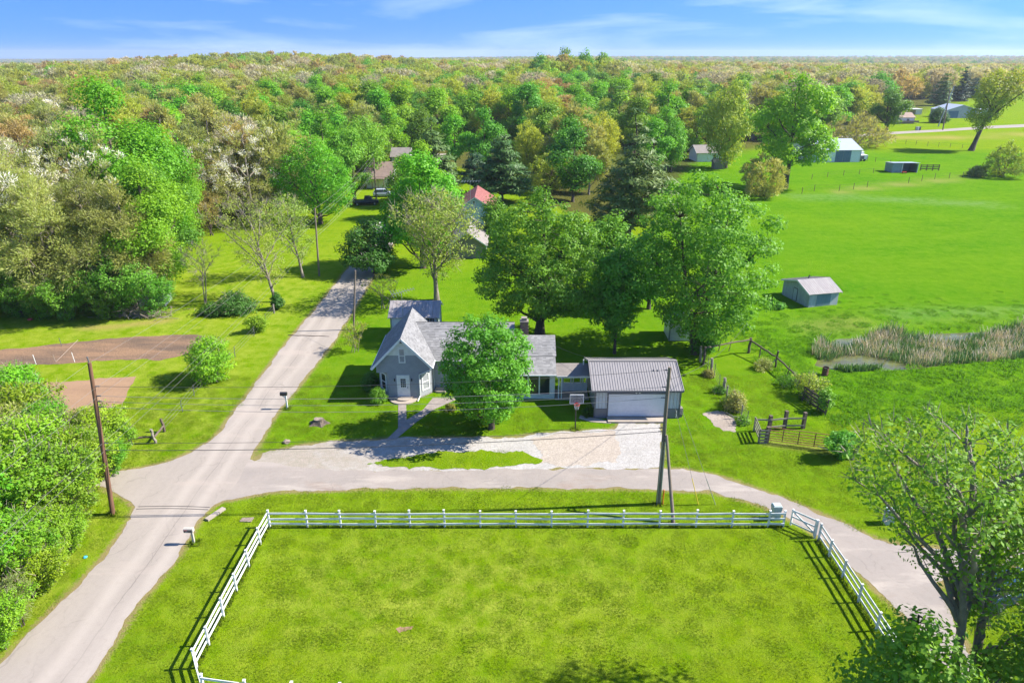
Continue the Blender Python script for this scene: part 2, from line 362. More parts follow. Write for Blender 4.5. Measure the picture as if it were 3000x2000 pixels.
FARROAD = pp((2380, 405), (2590, 388), (2760, 379), (2900, 369), (3100, 360), (3400, 352), (3400, 360), (3100, 369), (2900, 377), (2760, 386), (2590, 395), (2400, 412))
PATCHG = pp((2056, 1208), (2100, 1205), (2160, 1225), (2156, 1262), (2120, 1262), (2085, 1240))
TREELINE = np.array([(-400, 940), (0, 905), (330, 905), (430, 880), (545, 720), (640, 655), (760, 640), (860, 600), (1000, 560), (1080, 520), (1200, 495), (1300, 495), (1480, 500), (1570, 560), (1680, 640), (1920, 645), (2000, 510), (2050, 468), (2200, 440), (2400, 412), (2560, 372), (2800, 300), (3000, 280), (3600, 270)], float)
def woods_v(x, y):
    u, v = sight(x, np.maximum(y, 5.0)); return np.interp(u, TREELINE[:, 0], TREELINE[:, 1]), v, u

# ------------------------------------------------------------------ setting: the ground
def axis(a, b, step, lo, hi, grow):
    c = list(np.arange(a, b, step)); s = step
    while c[-1] < hi: s *= grow; c.append(c[-1] + s)
    s = step
    while c[0] > lo: s *= grow; c.insert(0, c[0] - s)
    return np.array(c)
rngG = np.random.default_rng(5)
xs = axis(-34, 62, 0.55, -7000, 7000, 1.07); ys = axis(22, 92, 0.55, -500, 9000, 1.06)
GX, GY = np.meshgrid(xs, ys); gx = GX.ravel(); gy = GY.ravel(); gzv = gz(gx, gy)
def grid_mesh(name, x, y, z, nx, ny):
    me = bpy.data.meshes.new(name); n = nx * ny
    co = np.stack([x, y, z], 1).astype(np.float32)
    i, j = np.meshgrid(np.arange(nx - 1), np.arange(ny - 1)); a = (j * nx + i).ravel()
    q = np.stack([a, a + 1, a + nx + 1, a + nx], 1).astype(np.int32)
    return np_mesh(me, co, q)
def np_mesh(me, co, q, mi=None, tint=None, smooth=False):
    k = q.shape[1]
    me.vertices.add(len(co)); me.vertices.foreach_set('co', np.ascontiguousarray(co, np.float32).ravel())
    me.loops.add(q.size); me.loops.foreach_set('vertex_index', np.ascontiguousarray(q, np.int32).ravel())
    me.polygons.add(len(q)); me.polygons.foreach_set('loop_start', np.arange(0, q.size, k, dtype=np.int32)); 
    if mi is not None: me.polygons.foreach_set('material_index', np.ascontiguousarray(mi, np.int32))
    if tint is not None: me.attributes.new('tint', 'FLOAT', 'FACE').data.foreach_set('value', np.ascontiguousarray(tint, np.float32))
    me.update(calc_edges=True)
    me.polygons.foreach_set('use_smooth', np.full(len(q), smooth))
    return me
gme = grid_mesh('ground', gx, gy, gzv, len(xs), len(ys)); gme.polygons.foreach_set('use_smooth', np.ones(len(gme.polygons), bool))
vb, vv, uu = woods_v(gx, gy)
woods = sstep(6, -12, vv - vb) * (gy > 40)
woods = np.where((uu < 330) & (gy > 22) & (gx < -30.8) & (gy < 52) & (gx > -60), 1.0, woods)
d_lane = np.where(in_poly(gx, gy, LANE), 0, seg_dist(gx, gy, LANE, True))
d_drive = np.where(in_poly(gx, gy, DRIVE) | in_poly(gx, gy, GRAVEL) | in_poly(gx, gy, STUB), 0, np.minimum(np.minimum(seg_dist(gx, gy, DRIVE, True), seg_dist(gx, gy, GRAVEL, True)), seg_dist(gx, gy, STUB, True)))
verge = np.exp(-np.minimum(d_lane, d_drive) / 0.45)
lush_shade = sstep(25, 30, gx) * sstep(52, 60, gy) * sstep(250, 235, gy)
shadelawn = np.exp(-((gx - 6) / 30) ** 4 - ((gy - 76) / 30) ** 4) * 0.75  # greener, deeper yard lawn: tree shade is put into the ground colour here
lush_shade = np.maximum(lush_shade, shadelawn)
dry = 0.75 * np.exp(-((gx + 3) / 15) ** 2 - ((gy - 33) / 6) ** 2) + 0.65 * sstep(-22, -30, gx) * sstep(20, 35, gy) * sstep(130, 90, gy)
dry = np.maximum(dry, 0.8 * np.exp(-(seg_dist(gx, gy, pp((555, 1330), (640, 1180), (700, 1060), (790, 960), (860, 900))) / 0.7) ** 2))
straw = 1.0 * np.exp(-(seg_dist(gx, gy, pp((2590, 400), (2700, 407), (2800, 402))) / 5.0) ** 2) + 0.8 * np.exp(-(seg_dist(gx, gy, pp((2880, 400), (3100, 390))) / 5.0) ** 2)
straw = np.maximum(straw, 0.9 * np.exp(-(seg_dist(gx, gy, pp((2455, 562), (2560, 548), (2700, 535), (2840, 520))) / 2.0) ** 2))
straw = np.maximum(straw, 0.9 * np.exp(-(seg_dist(gx, gy, pp((250, 960), (330, 958), (400, 948), (490, 940))) / 1.0) ** 2))
straw = np.maximum(straw, 0.5 * np.exp(-(seg_dist(gx, gy, pp((2380, 960), (2500, 955))) / 2.5) ** 2))
straw = np.maximum(straw, 0.9 * np.exp(-(seg_dist(gx, gy, pp((460, 1370), (560, 1330))) / 0.5) ** 2))
straw = np.maximum(straw, 0.8 * np.exp(-(seg_dist(gx, gy, pp((2250, 1298), (2420, 1320))) / 0.5) ** 2))
grey = 0.9 * np.exp(-(seg_dist(gx, gy, pp((2340, 578), (2500, 578), (2620, 585), (2760, 592), (2900, 600))) / 3.0) ** 2) + 0.5 * np.exp(-(seg_dist(gx, gy, pp((2620, 930), (2800, 925), (3000, 925))) / 2.5) ** 2)
for nm, a in (('woods', woods), ('verge', verge), ('lush_shade', lush_shade), ('dry', dry), ('straw', np.clip(straw, 0, 1)), ('grey', np.clip(grey, 0, 1))):
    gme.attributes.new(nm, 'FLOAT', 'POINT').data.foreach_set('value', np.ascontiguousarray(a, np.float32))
GRASS = bpy.data.materials.new('grass_ground'); t, o = nodes(GRASS)
co = N(t, 'ShaderNodeTexCoord').outputs['Object']
nA = noise(t, 0.09, 5, 0.6, co); nB = noise(t, 0.7, 5, 0.65, co); nC = noise(t, 5.0, 4, 0.7, co); nD = noise(t, 13.0, 4, 0.8, co)
base = mixc(t, ramp(t, nA, 0.35, 0.65), (0.118, 0.235, 0.002), (0.172, 0.262, 0.004))
base = mixc(t, attr(t, 'lush_shade'), base, mixc(t, ramp(t, nA, 0.3, 0.7), (0.064, 0.192, 0.002), (0.122, 0.240, 0.004)))
nF = noise(t, 0.028, 4, 0.6, co, (0.6, 1.5, 1)); base = mixc(t, ramp(t, nF, 0.40, 0.66, 0.0, 0.55), base, (0.165, 0.255, 0.006)); nG = noise(t, 0.30, 6, 0.7, co, (0.45, 1.3, 1)); base = mixc(t, ramp(t, nG, 0.50, 0.68, 0.0, 0.5), base, (0.062, 0.175, 0.003)); base = mixc(t, ramp(t, nG, 0.47, 0.33, 0.0, 0.35), base, (0.21, 0.275, 0.02))
sxg = N(t, 'ShaderNodeSeparateXYZ'); t.links.new(co, sxg.inputs[0]); mow = math2(t, 'SINE', math2(t, 'ADD', math2(t, 'MULTIPLY', sxg.outputs['X'], 5.2), math2(t, 'MULTIPLY', nB, 1.5)), 0.0); base = mixc(t, math2(t, 'MULTIPLY', ramp(t, mow, -0.2, 0.9, 0.0, 0.22), math2(t, 'SUBTRACT', 1.0, attr(t, 'lush_shade'))), base, (0.20, 0.285, 0.01))
base = mixc(t, ramp(t, nB, 0.48, 0.74, 0.0, 0.35), base, (0.080, 0.200, 0.002))
dryf = math2(t, 'MULTIPLY', ramp(t, nB, 0.38, 0.62), ramp(t, nC, 0.25, 0.6))
dryf = math2(t, 'MULTIPLY', dryf, math2(t, 'ADD', attr(t, 'dry'), 0.22))
base = mixc(t, dryf, base, (0.33, 0.37, 0.06))
sf = math2(t, 'MULTIPLY', attr(t, 'straw'), ramp(t, nC, 0.25, 0.55))
base = mixc(t, sf, base, (0.36, 0.275, 0.12))
base = mixc(t, math2(t, 'MULTIPLY', attr(t, 'grey'), ramp(t, nB, 0.3, 0.6)), base, (0.20, 0.27, 0.12))
vf = ramp(t, math2(t, 'ADD', attr(t, 'verge'), math2(t, 'MULTIPLY', math2(t, 'SUBTRACT', nC, 0.5), 1.2)), 0.35, 0.75)
base = mixc(t, vf, base, (0.28, 0.215, 0.125))
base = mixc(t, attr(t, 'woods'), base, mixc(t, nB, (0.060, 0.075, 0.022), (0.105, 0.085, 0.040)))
nE = noise(t, 1.6, 6, 0.75, co, (1.0, 0.55, 1.0)); base = mixc(t, ramp(t, nE, 0.52, 0.74, 0.0, 0.28), base, mixc(t, 0.5, base, (0.05, 0.13, 0.002))); base = mixc(t, ramp(t, nE, 0.48, 0.32, 0.0, 0.4), base, mixc(t, 0.7, base, (0.31, 0.33, 0.03)))
base = mixc(t, ramp(t, nC, 0.48, 0.75, 0.0, 0.25), base, mixc(t, 0.5, base, (0.04, 0.11, 0.002)))
base = mixc(t, ramp(t, nD, 0.52, 0.7, 0.0, 0.6), base, mixc(t, 0.6, base, (0.30, 0.36, 0.04)))
base = mixc(t, 1.0, base, mixc(t, attr(t, 'lush_shade'), (0.93, 0.93, 0.7), (0.72, 0.90, 0.6)), 'MULTIPLY')
hgt = math2(t, 'ADD', math2(t, 'MULTIPLY', nC, 0.6), nD)
bsdf(t, o, base, 0.85, 0, bump(t, hgt, 0.14, 0.8), 0.0)
gme.materials.append(GRASS)
ground = link('ground', gme); ground['kind'] = 'structure'

# ------------------------------------------------------------------ setting: road, drives, beds, pond
def sheet(name, poly, z, mat, jit=0.0, step=0.4, seed=1, kind='structure'):
    r = random.Random(seed); pts = []; n = len(poly)
    for i in range(n):
        a = Vector(poly[i]); b = Vector(poly[(i + 1) % n]); L = (b - a).length; k = max(1, min(200, int(L / step))); d = (b - a) / max(L, 1e-6); nn = Vector((-d.y, d.x))
        for j in range(k):
            p = a + (b - a) * (j / k)
            if jit: 
                s = (j + i * 37) * 0.45 * step
                w = math.sin(s * 2.1 + seed) * 0.45 + math.sin(s * 5.3 + 2 * seed) * 0.3 + r.uniform(-0.5, 0.5) * 0.6
                p = p + nn * jit * w
            pts.append(p)
    bm = bmesh.new(); vs = [bm.verts.new((p.x, p.y, z)) for p in pts]
    f = bm.faces.new(vs); bm.normal_update()
    if f.normal.z < 0: f.normal_flip()
    bmesh.ops.triangulate(bm, faces=[f])
    me = bpy.data.meshes.new(name); bm.to_mesh(me); bm.free(); me.materials.append(mat)
    ob = link(name, me); ob['kind'] = kind; return ob
def pavement(name, a, b, dark, crack=True, stone=False, stretch=None, fade=None, patch=None, track=None):
    m = bpy.data.materials.new(name); t, o = nodes(m); c = N(t, 'ShaderNodeTexCoord').outputs['Object']
    n1 = noise(t, 0.35, 6, 0.6, c, stretch); n2 = noise(t, 3.0, 5, 0.65, c); n3 = noise(t, 40.0, 3, 0.7, c)
    col = mixc(t, ramp(t, n1, 0.35, 0.65), a, b)
    col = mixc(t, ramp(t, n2, 0.48, 0.75, 0, 0.5), col, dark)
    col = mixc(t, ramp(t, n3, 0.35, 0.75, 0, 0.5), col, tuple(x * 1.3 for x in a) if stone else tuple(x * 0.75 for x in a))
    if stone:
        v = N(t, 'ShaderNodeTexVoronoi'); v.inputs['Scale'].default_value = 9.0; t.links.new(c, v.inputs['Vector'])
        col = mixc(t, ramp(t, v.outputs['Color'], 0.2, 0.9, 0, 0.45), col, tuple(x * 0.45 for x in a))
        n3 = v.outputs['Distance']
    if fade:
        sx = N(t, 'ShaderNodeSeparateXYZ'); t.links.new(c, sx.inputs[0]); ff = math2(t, 'ADD', ramp(t, sx.outputs['X'], fade[0], fade[1], 1, 0), math2(t, 'MULTIPLY', math2(t, 'SUBTRACT', noise(t, 0.8, 5, 0.65, c), 0.5), 1.6))
        col = mixc(t, ramp(t, ff, 0.3, 0.9), col, mixc(t, ramp(t, n2, 0.35, 0.65), fade[2], fade[3]))
    if track:                                       # wheel tracks and the old paving seam along one axis
        sx = N(t, 'ShaderNodeSeparateXYZ'); t.links.new(c, sx.inputs[0]); wob = math2(t, 'MULTIPLY', math2(t, 'SUBTRACT', noise(t, 0.12, 3, 0.5, c), 0.5), 1.6)
        dx = math2(t, 'ADD', math2(t, 'SUBTRACT', sx.outputs[track[0]], track[1]), wob); ax = math2(t, 'ABSOLUTE', dx, 0.0)
        tr = math2(t, 'ABSOLUTE', math2(t, 'SUBTRACT', ax, 0.95), 0.0); col = mixc(t, math2(t, 'MULTIPLY', ramp(t, tr, 0.15, 0.6, 1, 0), ramp(t, n2, 0.3, 0.6, .25, .6)), col, tuple(x * 1.16 for x in a))
        col = mixc(t, math2(t, 'MULTIPLY', ramp(t, ax, 0.015, 0.05, 1, 0), ramp(t, n1, 0.35, 0.6, .15, .55)), col, tuple(x * .6 for x in dark))
        if track[2]: col = mixc(t, math2(t, 'MULTIPLY', ramp(t, dx, .3, 1.0), ramp(t, n2, 0.3, 0.55, .3, .9)), col, track[2])
    if patch:
        pn = noise(t, patch[0], 5, 0.6, c, (.5, 1.4, 1)); col = mixc(t, ramp(t, pn, patch[1], patch[1] + .1, 0, .75), col, patch[2])
        pn2 = noise(t, patch[0] * 1.7, 6, 0.65, c, (.35, 1.6, 1)); col = mixc(t, ramp(t, pn2, .54, .68, 0, .7), col, patch[3])
    if crack:
        dn = N(t, 'ShaderNodeVectorMath', operation='MULTIPLY_ADD'); nz = N(t, 'ShaderNodeTexNoise'); nz.inputs['Scale'].default_value = 0.9; t.links.new(c, nz.inputs['Vector'])
        t.links.new(nz.outputs['Color'], dn.inputs[0]); dn.inputs[1].default_value = (1.6, 1.6, 0); t.links.new(c, dn.inputs[2])
        mpn = N(t, 'ShaderNodeMapping'); mpn.inputs['Scale'].default_value = (1.0, 0.3, 1); t.links.new(dn.outputs[0], mpn.inputs[0])
        v = N(t, 'ShaderNodeTexVoronoi', feature='DISTANCE_TO_EDGE'); v.inputs['Scale'].default_value = 0.42; t.links.new(mpn.outputs[0], v.inputs['Vector'])
        cf = math2(t, 'MULTIPLY', ramp(t, v.outputs['Distance'], 0.003, 0.012, 1, 0), ramp(t, n1, 0.42, 0.62))
        col = mixc(t, math2(t, 'MULTIPLY', cf, 0.3), col, tuple(x * 0.5 for x in dark))
    bsdf(t, o, col, 0.9, 0, bump(t, n3, 0.02, 0.6), 0.2); return m
ROADM = pavement('worn_chipseal', (0.335, 0.288, 0.243), (0.295, 0.253, 0.213), (0.25, 0.205, 0.175), stretch=(2.2, 0.35, 1), patch=(.16, .66, (0.27, 0.222, 0.185), (0.365, 0.305, 0.255)), track=('X', -23.3, None))
DRIVEM = pavement('worn_drive_asphalt', (0.318, 0.272, 0.232), (0.262, 0.228, 0.198), (0.24, 0.19, 0.16), patch=(.22, .60, (0.235, 0.165, 0.12), (0.40, 0.345, 0.29)), track=('Y', 48.6, (0.39, 0.335, 0.28)))
GRAVM = pavement('white_gravel', (0.40, 0.375, 0.345), (0.33, 0.305, 0.27), (0.28, 0.235, 0.18), False, True, fade=(-19.0, 4.0, (0.315, 0.265, 0.215), (0.255, 0.225, 0.17)))
PADM = pavement('tan_crushed_stone', (0.395, 0.335, 0.275), (0.335, 0.28, 0.222), (0.29, 0.235, 0.175), False, True)
SOILM = bpy.data.materials.new('tilled_soil'); t, o = nodes(SOILM); c = N(t, 'ShaderNodeTexCoord').outputs['Object']
n1 = noise(t, 0.25, 5, 0.6, c, (0.5, 2.2, 1)); n2 = noise(t, 4.0, 5, 0.7, c)
col = mixc(t, ramp(t, n1, 0.4, 0.62), (0.27, 0.165, 0.098), (0.140, 0.098, 0.070)); col = mixc(t, ramp(t, n2, 0.45, 0.7, 0, 0.5), col, (0.10, 0.07, 0.05))
bsdf(t, o, col, 0.95, 0, bump(t, n2, 0.15, 0.8), 0.1)
MURK = bpy.data.materials.new('murky_water'); t, o = nodes(MURK); n1 = noise(t, 0.6, 5, 0.6)
bsdf(t, o, mixc(t, ramp(t, n1, 0.4, 0.62), (0.085, 0.080, 0.03), (0.13, 0.14, 0.04)), 0.18, 0, bump(t, noise(t, 5, 3), 0.02, 0.3))
sheet('gravel_drive', GRAVEL, 0.004, GRAVM, 0.34, 0.3, 3)
sheet('lane', DRIVE, 0.008, DRIVEM, 0.24, 0.3, 4)
sheet('side_road', STUB, 0.012, ROADM, 0.08, 0.4, 5)
sheet('road', LANE, 0.016, ROADM, 0.17, 0.3, 6)
sheet('parking_pad', PAD, 0.012, PADM, 0.45, 0.25, 7)
ISL = bpy.data.materials.get('grass_ground')
sheet('grass_island', ISLAND, 0.02, GRASS, 0.4, 0.25, 8)
sheet('vegetable_bed', BED1, 0.01, SOILM, 0.25, 0.5, 9)
PLOTM = pavement('raked_bare_soil', (0.32, 0.20, 0.118), (0.27, 0.165, 0.098), (0.20, 0.128, 0.083), False, stretch=(.4, 2.0, 1))
sheet('bare_plot', BED2, 0.01, PLOTM, 0.3, 0.5, 10)
sheet('far_road', FARROAD, 0.03, ROADM, 0.1, 2.0, 11)
sheet('bare_patch', pp((1160, 1842), (1180, 1834), (1208, 1832), (1200, 1846), (1172, 1852)), 0.008, PLOTM, 0.1, 0.1, 14)
OLDGR = pavement('brown_tan_gravel', (0.34, 0.285, 0.235), (0.24, 0.19, 0.15), (0.20, 0.155, 0.115), False, True)  # tan gravel mottled with darker browns
sheet('gravel_patch', PATCHG, 0.01, OLDGR, 0.35, 0.25, 12)
mb = MB(); mb.poly(PATHV, 0.0, 0.03); mb.build('garden_path', CONCD)['kind'] = 'structure'
_c = np.mean(np.array(POND), 0)
sheet('pond', [( _c[0] + (p[0] - _c[0]) * 1.02, _c[1] + (p[1] - _c[1]) * 1.06) for p in POND], -0.2, MURK, 0.0, 2.0, 13)
mb = MB()
for (ua, va, ub, vb_) in ((405, 1484, 615, 1486),):
    a, b = spot(ua, va), spot(ub, vb_)
    pts = [(a[0] + (b[0] - a[0]) * i / 12, a[1] + (b[1] - a[1]) * i / 12 + 0.1 * math.sin(i / 3.8), 0.022) for i in range(13)]
    for d in (0, 0.28): mb.tube([(x, y - d, z) for x, y, z in pts], 0.022, 5)
mb.build('road_hose', WIRE)
bpy.data.objects['road_hose'].name = 'traffic_counter_hose'
props(bpy.data.objects['traffic_counter_hose'], 'thin dark pair of hoses laid straight across the road at the junction', 'hose')

# ------------------------------------------------------------------ buildings
def onwall(u, v, Y):
    y = (v - 1000) / FOC; h = (y * Y * CP + Y * SP) / (CP - y * SP); zc = Y * CP + h * SP
    return ((u - 1500) / FOC * zc, Y, CAMH - h)
def lap_siding(mb, a, b, z0, z1, clip=None, course=0.125, out=0.014, m=0):
    """clapboards on the wall from a to b (outward side on the right hand when going a -> b)"""
    a, b = Vector((a[0], a[1])), Vector((b[0], b[1])); d = (b - a); L = d.length; d /= L; n = Vector((d.y, -d.x)); z = z0
    while z < z1 - 1e-3:
        zt = min(z + course, z1)
        s0, s1 = (0, L) if clip is None else clip(z)
        t0, t1 = (0, L) if clip is None else clip(zt)
        if s1 - s0 > 0.05 and t1 - t0 > 0.02:
            p = [a + d * s0 + n * out, a + d * s1 + n * out, a + d * t1 + n * 0.002, a + d * t0 + n * 0.002]
            q0 = a + d * s0; q1 = a + d * s1
            mb.add([(p[0].x, p[0].y, z), (p[1].x, p[1].y, z), (p[2].x, p[2].y, zt), (p[3].x, p[3].y, zt), (q0.x, q0.y, z), (q1.x, q1.y, z)], [(0, 1, 2, 3), (4, 5, 1, 0)], m)
        z += course
def shingles(mb, o, u, v, ul, vl, lo=None, hi=None, row=0.17, wid=0.30, seed=0, th=0.018):
    """overlapping shingles on the slope at o: u along the eave, v up the slope; lo/hi(t) clip along u"""
    r = random.Random(seed); o, u, v = Vector(o), Vector(u).normalized(), Vector(v).normalized(); n = u.cross(v).normalized()
    if n.z < 0: n = -n
    t = 0.0; k = 0
    while t < vl - 0.02:
        a = lo(t) if lo else 0.0; b = hi(t) if hi else ul; s = a - r.random() * wid; t1 = min(t + row * 1.12, vl)
        while s < b:
            w = wid * r.uniform(0.75, 1.25); s0, s1 = max(s, a), min(s + w - 0.008, b)
            if s1 - s0 > 0.03:
                h = th * r.uniform(0.7, 1.3); tt = r.random() ** 1.6
                p = [o + u * s0 + v * t, o + u * s1 + v * t, o + u * s1 + v * t1, o + u * s0 + v * t1]
                mb.add([p[0] + n * h, p[1] + n * h, p[2] + n * 0.003, p[3] + n * 0.003, p[0], p[1]], [(0, 1, 2, 3), (4, 5, 1, 0)], 0, tt)
            s += w
        t += row; k += 1
def window(parent, c, w, h, out, up=(0, 0, 1), name='window', panes=2, glass=None, frame=None, fw=0.09, proj=0.05, grid=None):
    """window with its own frame bars and panes; c = centre on the wall, out = outward direction"""
    c = Vector(c); out = Vector(out).normalized(); s = Vector((-out.y, out.x, 0)); z = Vector((0, 0, 1)); frame = frame or WHITE; glass = glass or GLASS
    mb = MB()
    for a, b in (((-w / 2, -h / 2), (-w / 2, h / 2)), ((w / 2, -h / 2), (w / 2, h / 2))):
        mb.bar(c + s * a[0] + z * (a[1] - fw / 2) + out * proj / 2, c + s * b[0] + z * (b[1] + fw / 2) + out * proj / 2, fw, proj + 0.02, up=out)
    for q in ((-h / 2, h / 2) if panes == 1 else (-h / 2, 0, h / 2)):
        mb.bar(c - s * (w / 2 - fw / 2) + z * q + out * (proj / 2 - 0.004), c + s * (w / 2 - fw / 2) + z * q + out * (proj / 2 - 0.004), fw * (0.6 if q == 0 else 1), proj + 0.01, up=out)
    if grid:
        for i in range(1, grid[0]): 
            q = -w / 2 + w * i / grid[0]; mb.bar(c + s * q - z * (h / 2) + out * 0.03, c + s * q + z * (h / 2) + out * 0.03, 0.03, 0.03, up=out)
        for i in range(1, grid[1]):
            q = -h / 2 + h * i / grid[1]; mb.bar(c - s * (w / 2) + z * q + out * 0.026, c + s * (w / 2) + z * q + out * 0.026, 0.03, 0.03, up=out)
    f = mb.build(name, frame, parent)
    rows = [(-h / 4, h / 2)] + [(h / 4, h / 2)] if panes == 2 else [(0, h)]
    for q, hh in rows:
        g = MB(); g.bar(c - s * (w / 2) + z * q + out * 0.018, c + s * (w / 2) + z * q + out * 0.018, 0.004, hh, up=z); g.build('pane', glass, f)
    return f
def slab(mb, p0, p1, q1, q0, th=0.1, m=0):
    """roof slab: p0-p1 along the eave, q0-q1 along the ridge"""
    p = [Vector(x) for x in (p0, p1, q1, q0)]; n = (p[1] - p[0]).cross(p[3] - p[0]).normalized()
    if n.z < 0: n = -n
    lo = [x - n * th for x in p]; mb.add(p + lo, [(0, 1, 2, 3), (7, 6, 5, 4), (0, 4, 5, 1), (1, 5, 6, 2), (2, 6, 7, 3), (3, 7, 4, 0)], m)

# ---- the house
house = thing('house', 'grey clapboard farmhouse with a steep front gable, corner windows, white door and long low wing', 'house', (-5.0, 62.0, 0.0))
XL, XR, YF, YB = -12.6, -7.65, 59.1, 66.8; XP, ZP, SL = -10.12, 6.22, 1.04
roofz = lambda x: ZP - abs(x - XP) * SL
mb = MB()
lowpoly = [(-11.55, YF), (-8.68, YF), (XR, 60.25), (XR, YB), (XL, YB), (XL, 60.3)]
mb.poly(lowpoly, 0.12, 2.66)
prof = [(XL, 2.66), (XR, 2.66), (XR, roofz(XR) - 0.14), (XP, ZP - 0.14), (XL, roofz(XL) - 0.14)]
n = len(prof)
mb.add([(x, YF, z) for x, z in prof] + [(x, YB, z) for x, z in prof], [tuple(range(n)), tuple(reversed(range(n, 2 * n)))] + [(i, n + i, n + (i + 1) % n, (i + 1) % n) for i in range(n)])
mb.span(XR, 0.0, 60.95, 68.3, 0.12, 3.32); mb.span(0.0, 4.05, 61.0, 66.2, 0.12, 3.3)
mb.add([(0.0, 60.95, 3.32), (0.0, 68.3, 3.32), (0.0, 64.7, 5.45)], [(0, 1, 2)])
mb.add([(4.04, 61.0, 3.3), (4.04, 66.2, 3.0), (4.04, 63.4, 4.55)], [(0, 1, 2)])
mb.build('wall', SIDEB, house)
mb = MB(); mb.poly([(x * 1.002 + 0.02, y) for x, y in lowpoly], 0.0, 0.12, 0, 0.3); mb.span(XR + 0.02, 4.0, 60.97, 68.2, 0.0, 0.12, 0, 0.5)
mb.build('foundation', STONE, house)
mb = MB()
lap_siding(mb, (-11.55, YF), (-8.68, YF), 0.14, 2.66)
wl = XR - XL
gclip = lambda z: (max(0.0, (XP - XL) - (ZP - 0.16 - z) / SL), min(wl, (XP - XL) + (ZP - 0.16 - z) / SL))
lap_siding(mb, (XL, YF - 0.006), (XR, YF - 0.006), 2.66, 4.39, gclip)
lap_siding(mb, (-8.68, YF), (XR, 60.25), 0.14, 2.66); lap_siding(mb, (XL, 60.3), (-11.55, YF), 0.14, 2.66)
lap_siding(mb, (XR, 60.25), (XR, 60.95), 0.14, 3.5); lap_siding(mb, (XR, 60.95), (0.0, 60.95), 0.14, 3.3); lap_siding(mb, (XL, YB), (XL, 60.3), 0.14, 3.5)
mb.build('siding', SIDEB, house, kind='stuff')
mb = MB(); zs = 4.40; a0, a1 = gclip(zs)
mb.add([(XL + a0, YF - 0.03, zs), (XL + a1, YF - 0.03, zs), (XP, YF - 0.03, ZP - 0.16), (XL + a0, YF, zs), (XL + a1, YF, zs), (XP, YF, ZP - 0.16)], [(0, 1, 2), (3, 0, 2, 5), (4, 5, 2, 1), (0, 3, 4, 1)])
mb.build('gable_panel', WHITE, house)
mb = MB()                                           # corner boards
for (x, y) in ((-11.55, YF - 0.02), (-8.68, YF - 0.02), (XR + 0.02, 60.27)): mb = MB(); mb.span(x - 0.06, x + 0.06, y - 0.03, y + 0.03, 0.14, 2.66); mb.build('corner_board', SIDEB, house)
# roofs
roof = MB(); E0, E1 = -12.98, -7.34
for xe in (E0, E1): slab(roof, (xe, 58.7, roofz(xe)), (xe, 67.1, roofz(xe)), (XP, 67.1, ZP), (XP, 58.7, ZP), 0.11)
wz = lambda y: 5.58 - abs(y - 64.7) * 0.58
slab(roof, (-9.8, 60.65, wz(60.65)), (0.25, 60.65, wz(60.65)), (0.25, 64.7, wz(64.7)), (-9.8, 64.7, wz(64.7)), 0.11)
slab(roof, (-9.8, 68.7, wz(68.7)), (0.25, 68.7, wz(68.7)), (0.25, 64.7, wz(64.7)), (-9.8, 64.7, wz(64.7)), 0.11)
slab(roof, (0.26, 61.0, 3.50), (4.2, 61.0, 3.50), (4.2, 63.4, 4.70), (0.26, 63.4, 4.70), 0.1)
slab(roof, (-2.0, 58.62, 2.68), (4.12, 58.62, 2.68), (4.12, 61.06, 3.47), (-2.0, 61.06, 3.47), 0.1)
slab(roof, (0.26, 66.6, 3.1), (4.2, 66.6, 3.1), (4.2, 63.4, 4.70), (0.26, 63.4, 4.70), 0.1)
roofo = roof.build('roof', SHING, house)
sg = MB(); hyp = math.hypot(1, SL)
shingles(sg, (E1, 58.7, roofz(E1)), (0, 1, 0), (XP - E1, 0, ZP - roofz(E1)), 8.4, abs(XP - E1) * hyp, seed=1)
shingles(sg, (E0, 58.7, roofz(E0)), (0, 1, 0), (XP - E0, 0, ZP - roofz(E0)), 8.4, abs(XP - E0) * hyp, seed=2)
sg.build('shingle', SHING2, roofo, kind='stuff')
sg = MB(); hw = math.hypot(1, 0.58)
shingles(sg, (-9.8, 60.65, wz(60.65)), (1, 0, 0), (0, 1, 0.58), 10.05, 4.05 * hw, lo=lambda t: max(0.0, (-9.8 - -9.8) + ((E1 + 9.8) - (wz(60.65) + t * 0.58 / hw - roofz(E1)) / SL)) , seed=3, row=0.2, wid=0.34, th=0.024)
shingles(sg, (-9.8, 68.7, wz(68.7)), (1, 0, 0), (0, -1, 0.58), 10.05, 4.05 * hw, seed=4, row=0.2, wid=0.34)
shingles(sg, (0.26, 61.0, 3.50), (1, 0, 0), (0, 2.4, 1.2), 3.94, math.hypot(2.4, 1.2), seed=5, row=0.2, wid=0.34, th=0.024)
shingles(sg, (0.26, 66.6, 3.1), (1, 0, 0), (0, -3.2, 1.6), 3.94, math.hypot(3.2, 1.6), seed=6, row=0.2, wid=0.34)
shingles(sg, (-2.0, 58.62, 2.68), (1, 0, 0), (0, 2.44, 0.79), 6.12, math.hypot(2.44, 0.79), seed=7, row=0.2, wid=0.34, th=0.024)
sg.build('shingle', SHING, roofo, kind='stuff')
mb = MB()
for xe in (E0, E1): mb.bar((xe, 58.66, roofz(xe) - 0.1), (XP, 58.66, ZP - 0.1), 0.05, 0.2, up=(0, 1, 0) if False else (0, 0, 1))
mb.build('fascia', WHITE, house)
for ga_, gb_ in (((E0 - 0.03, 58.7, roofz(E0) - 0.07), (E0 - 0.03, 67.1, roofz(E0) - 0.07)), ((E1 + 0.05, 58.7, roofz(E1) - 0.07), (E1 + 0.05, 60.6, roofz(E1) - 0.07)), ((-7.3, 60.6, wz(60.65) - 0.08), (0.2, 60.6, wz(60.65) - 0.08)), ((-2.0, 58.56, 2.6), (4.12, 58.56, 2.6))):
    mb = MB(); mb.bar(ga_, gb_, 0.085, 0.1); mb.build('gutter', WHITE, house)
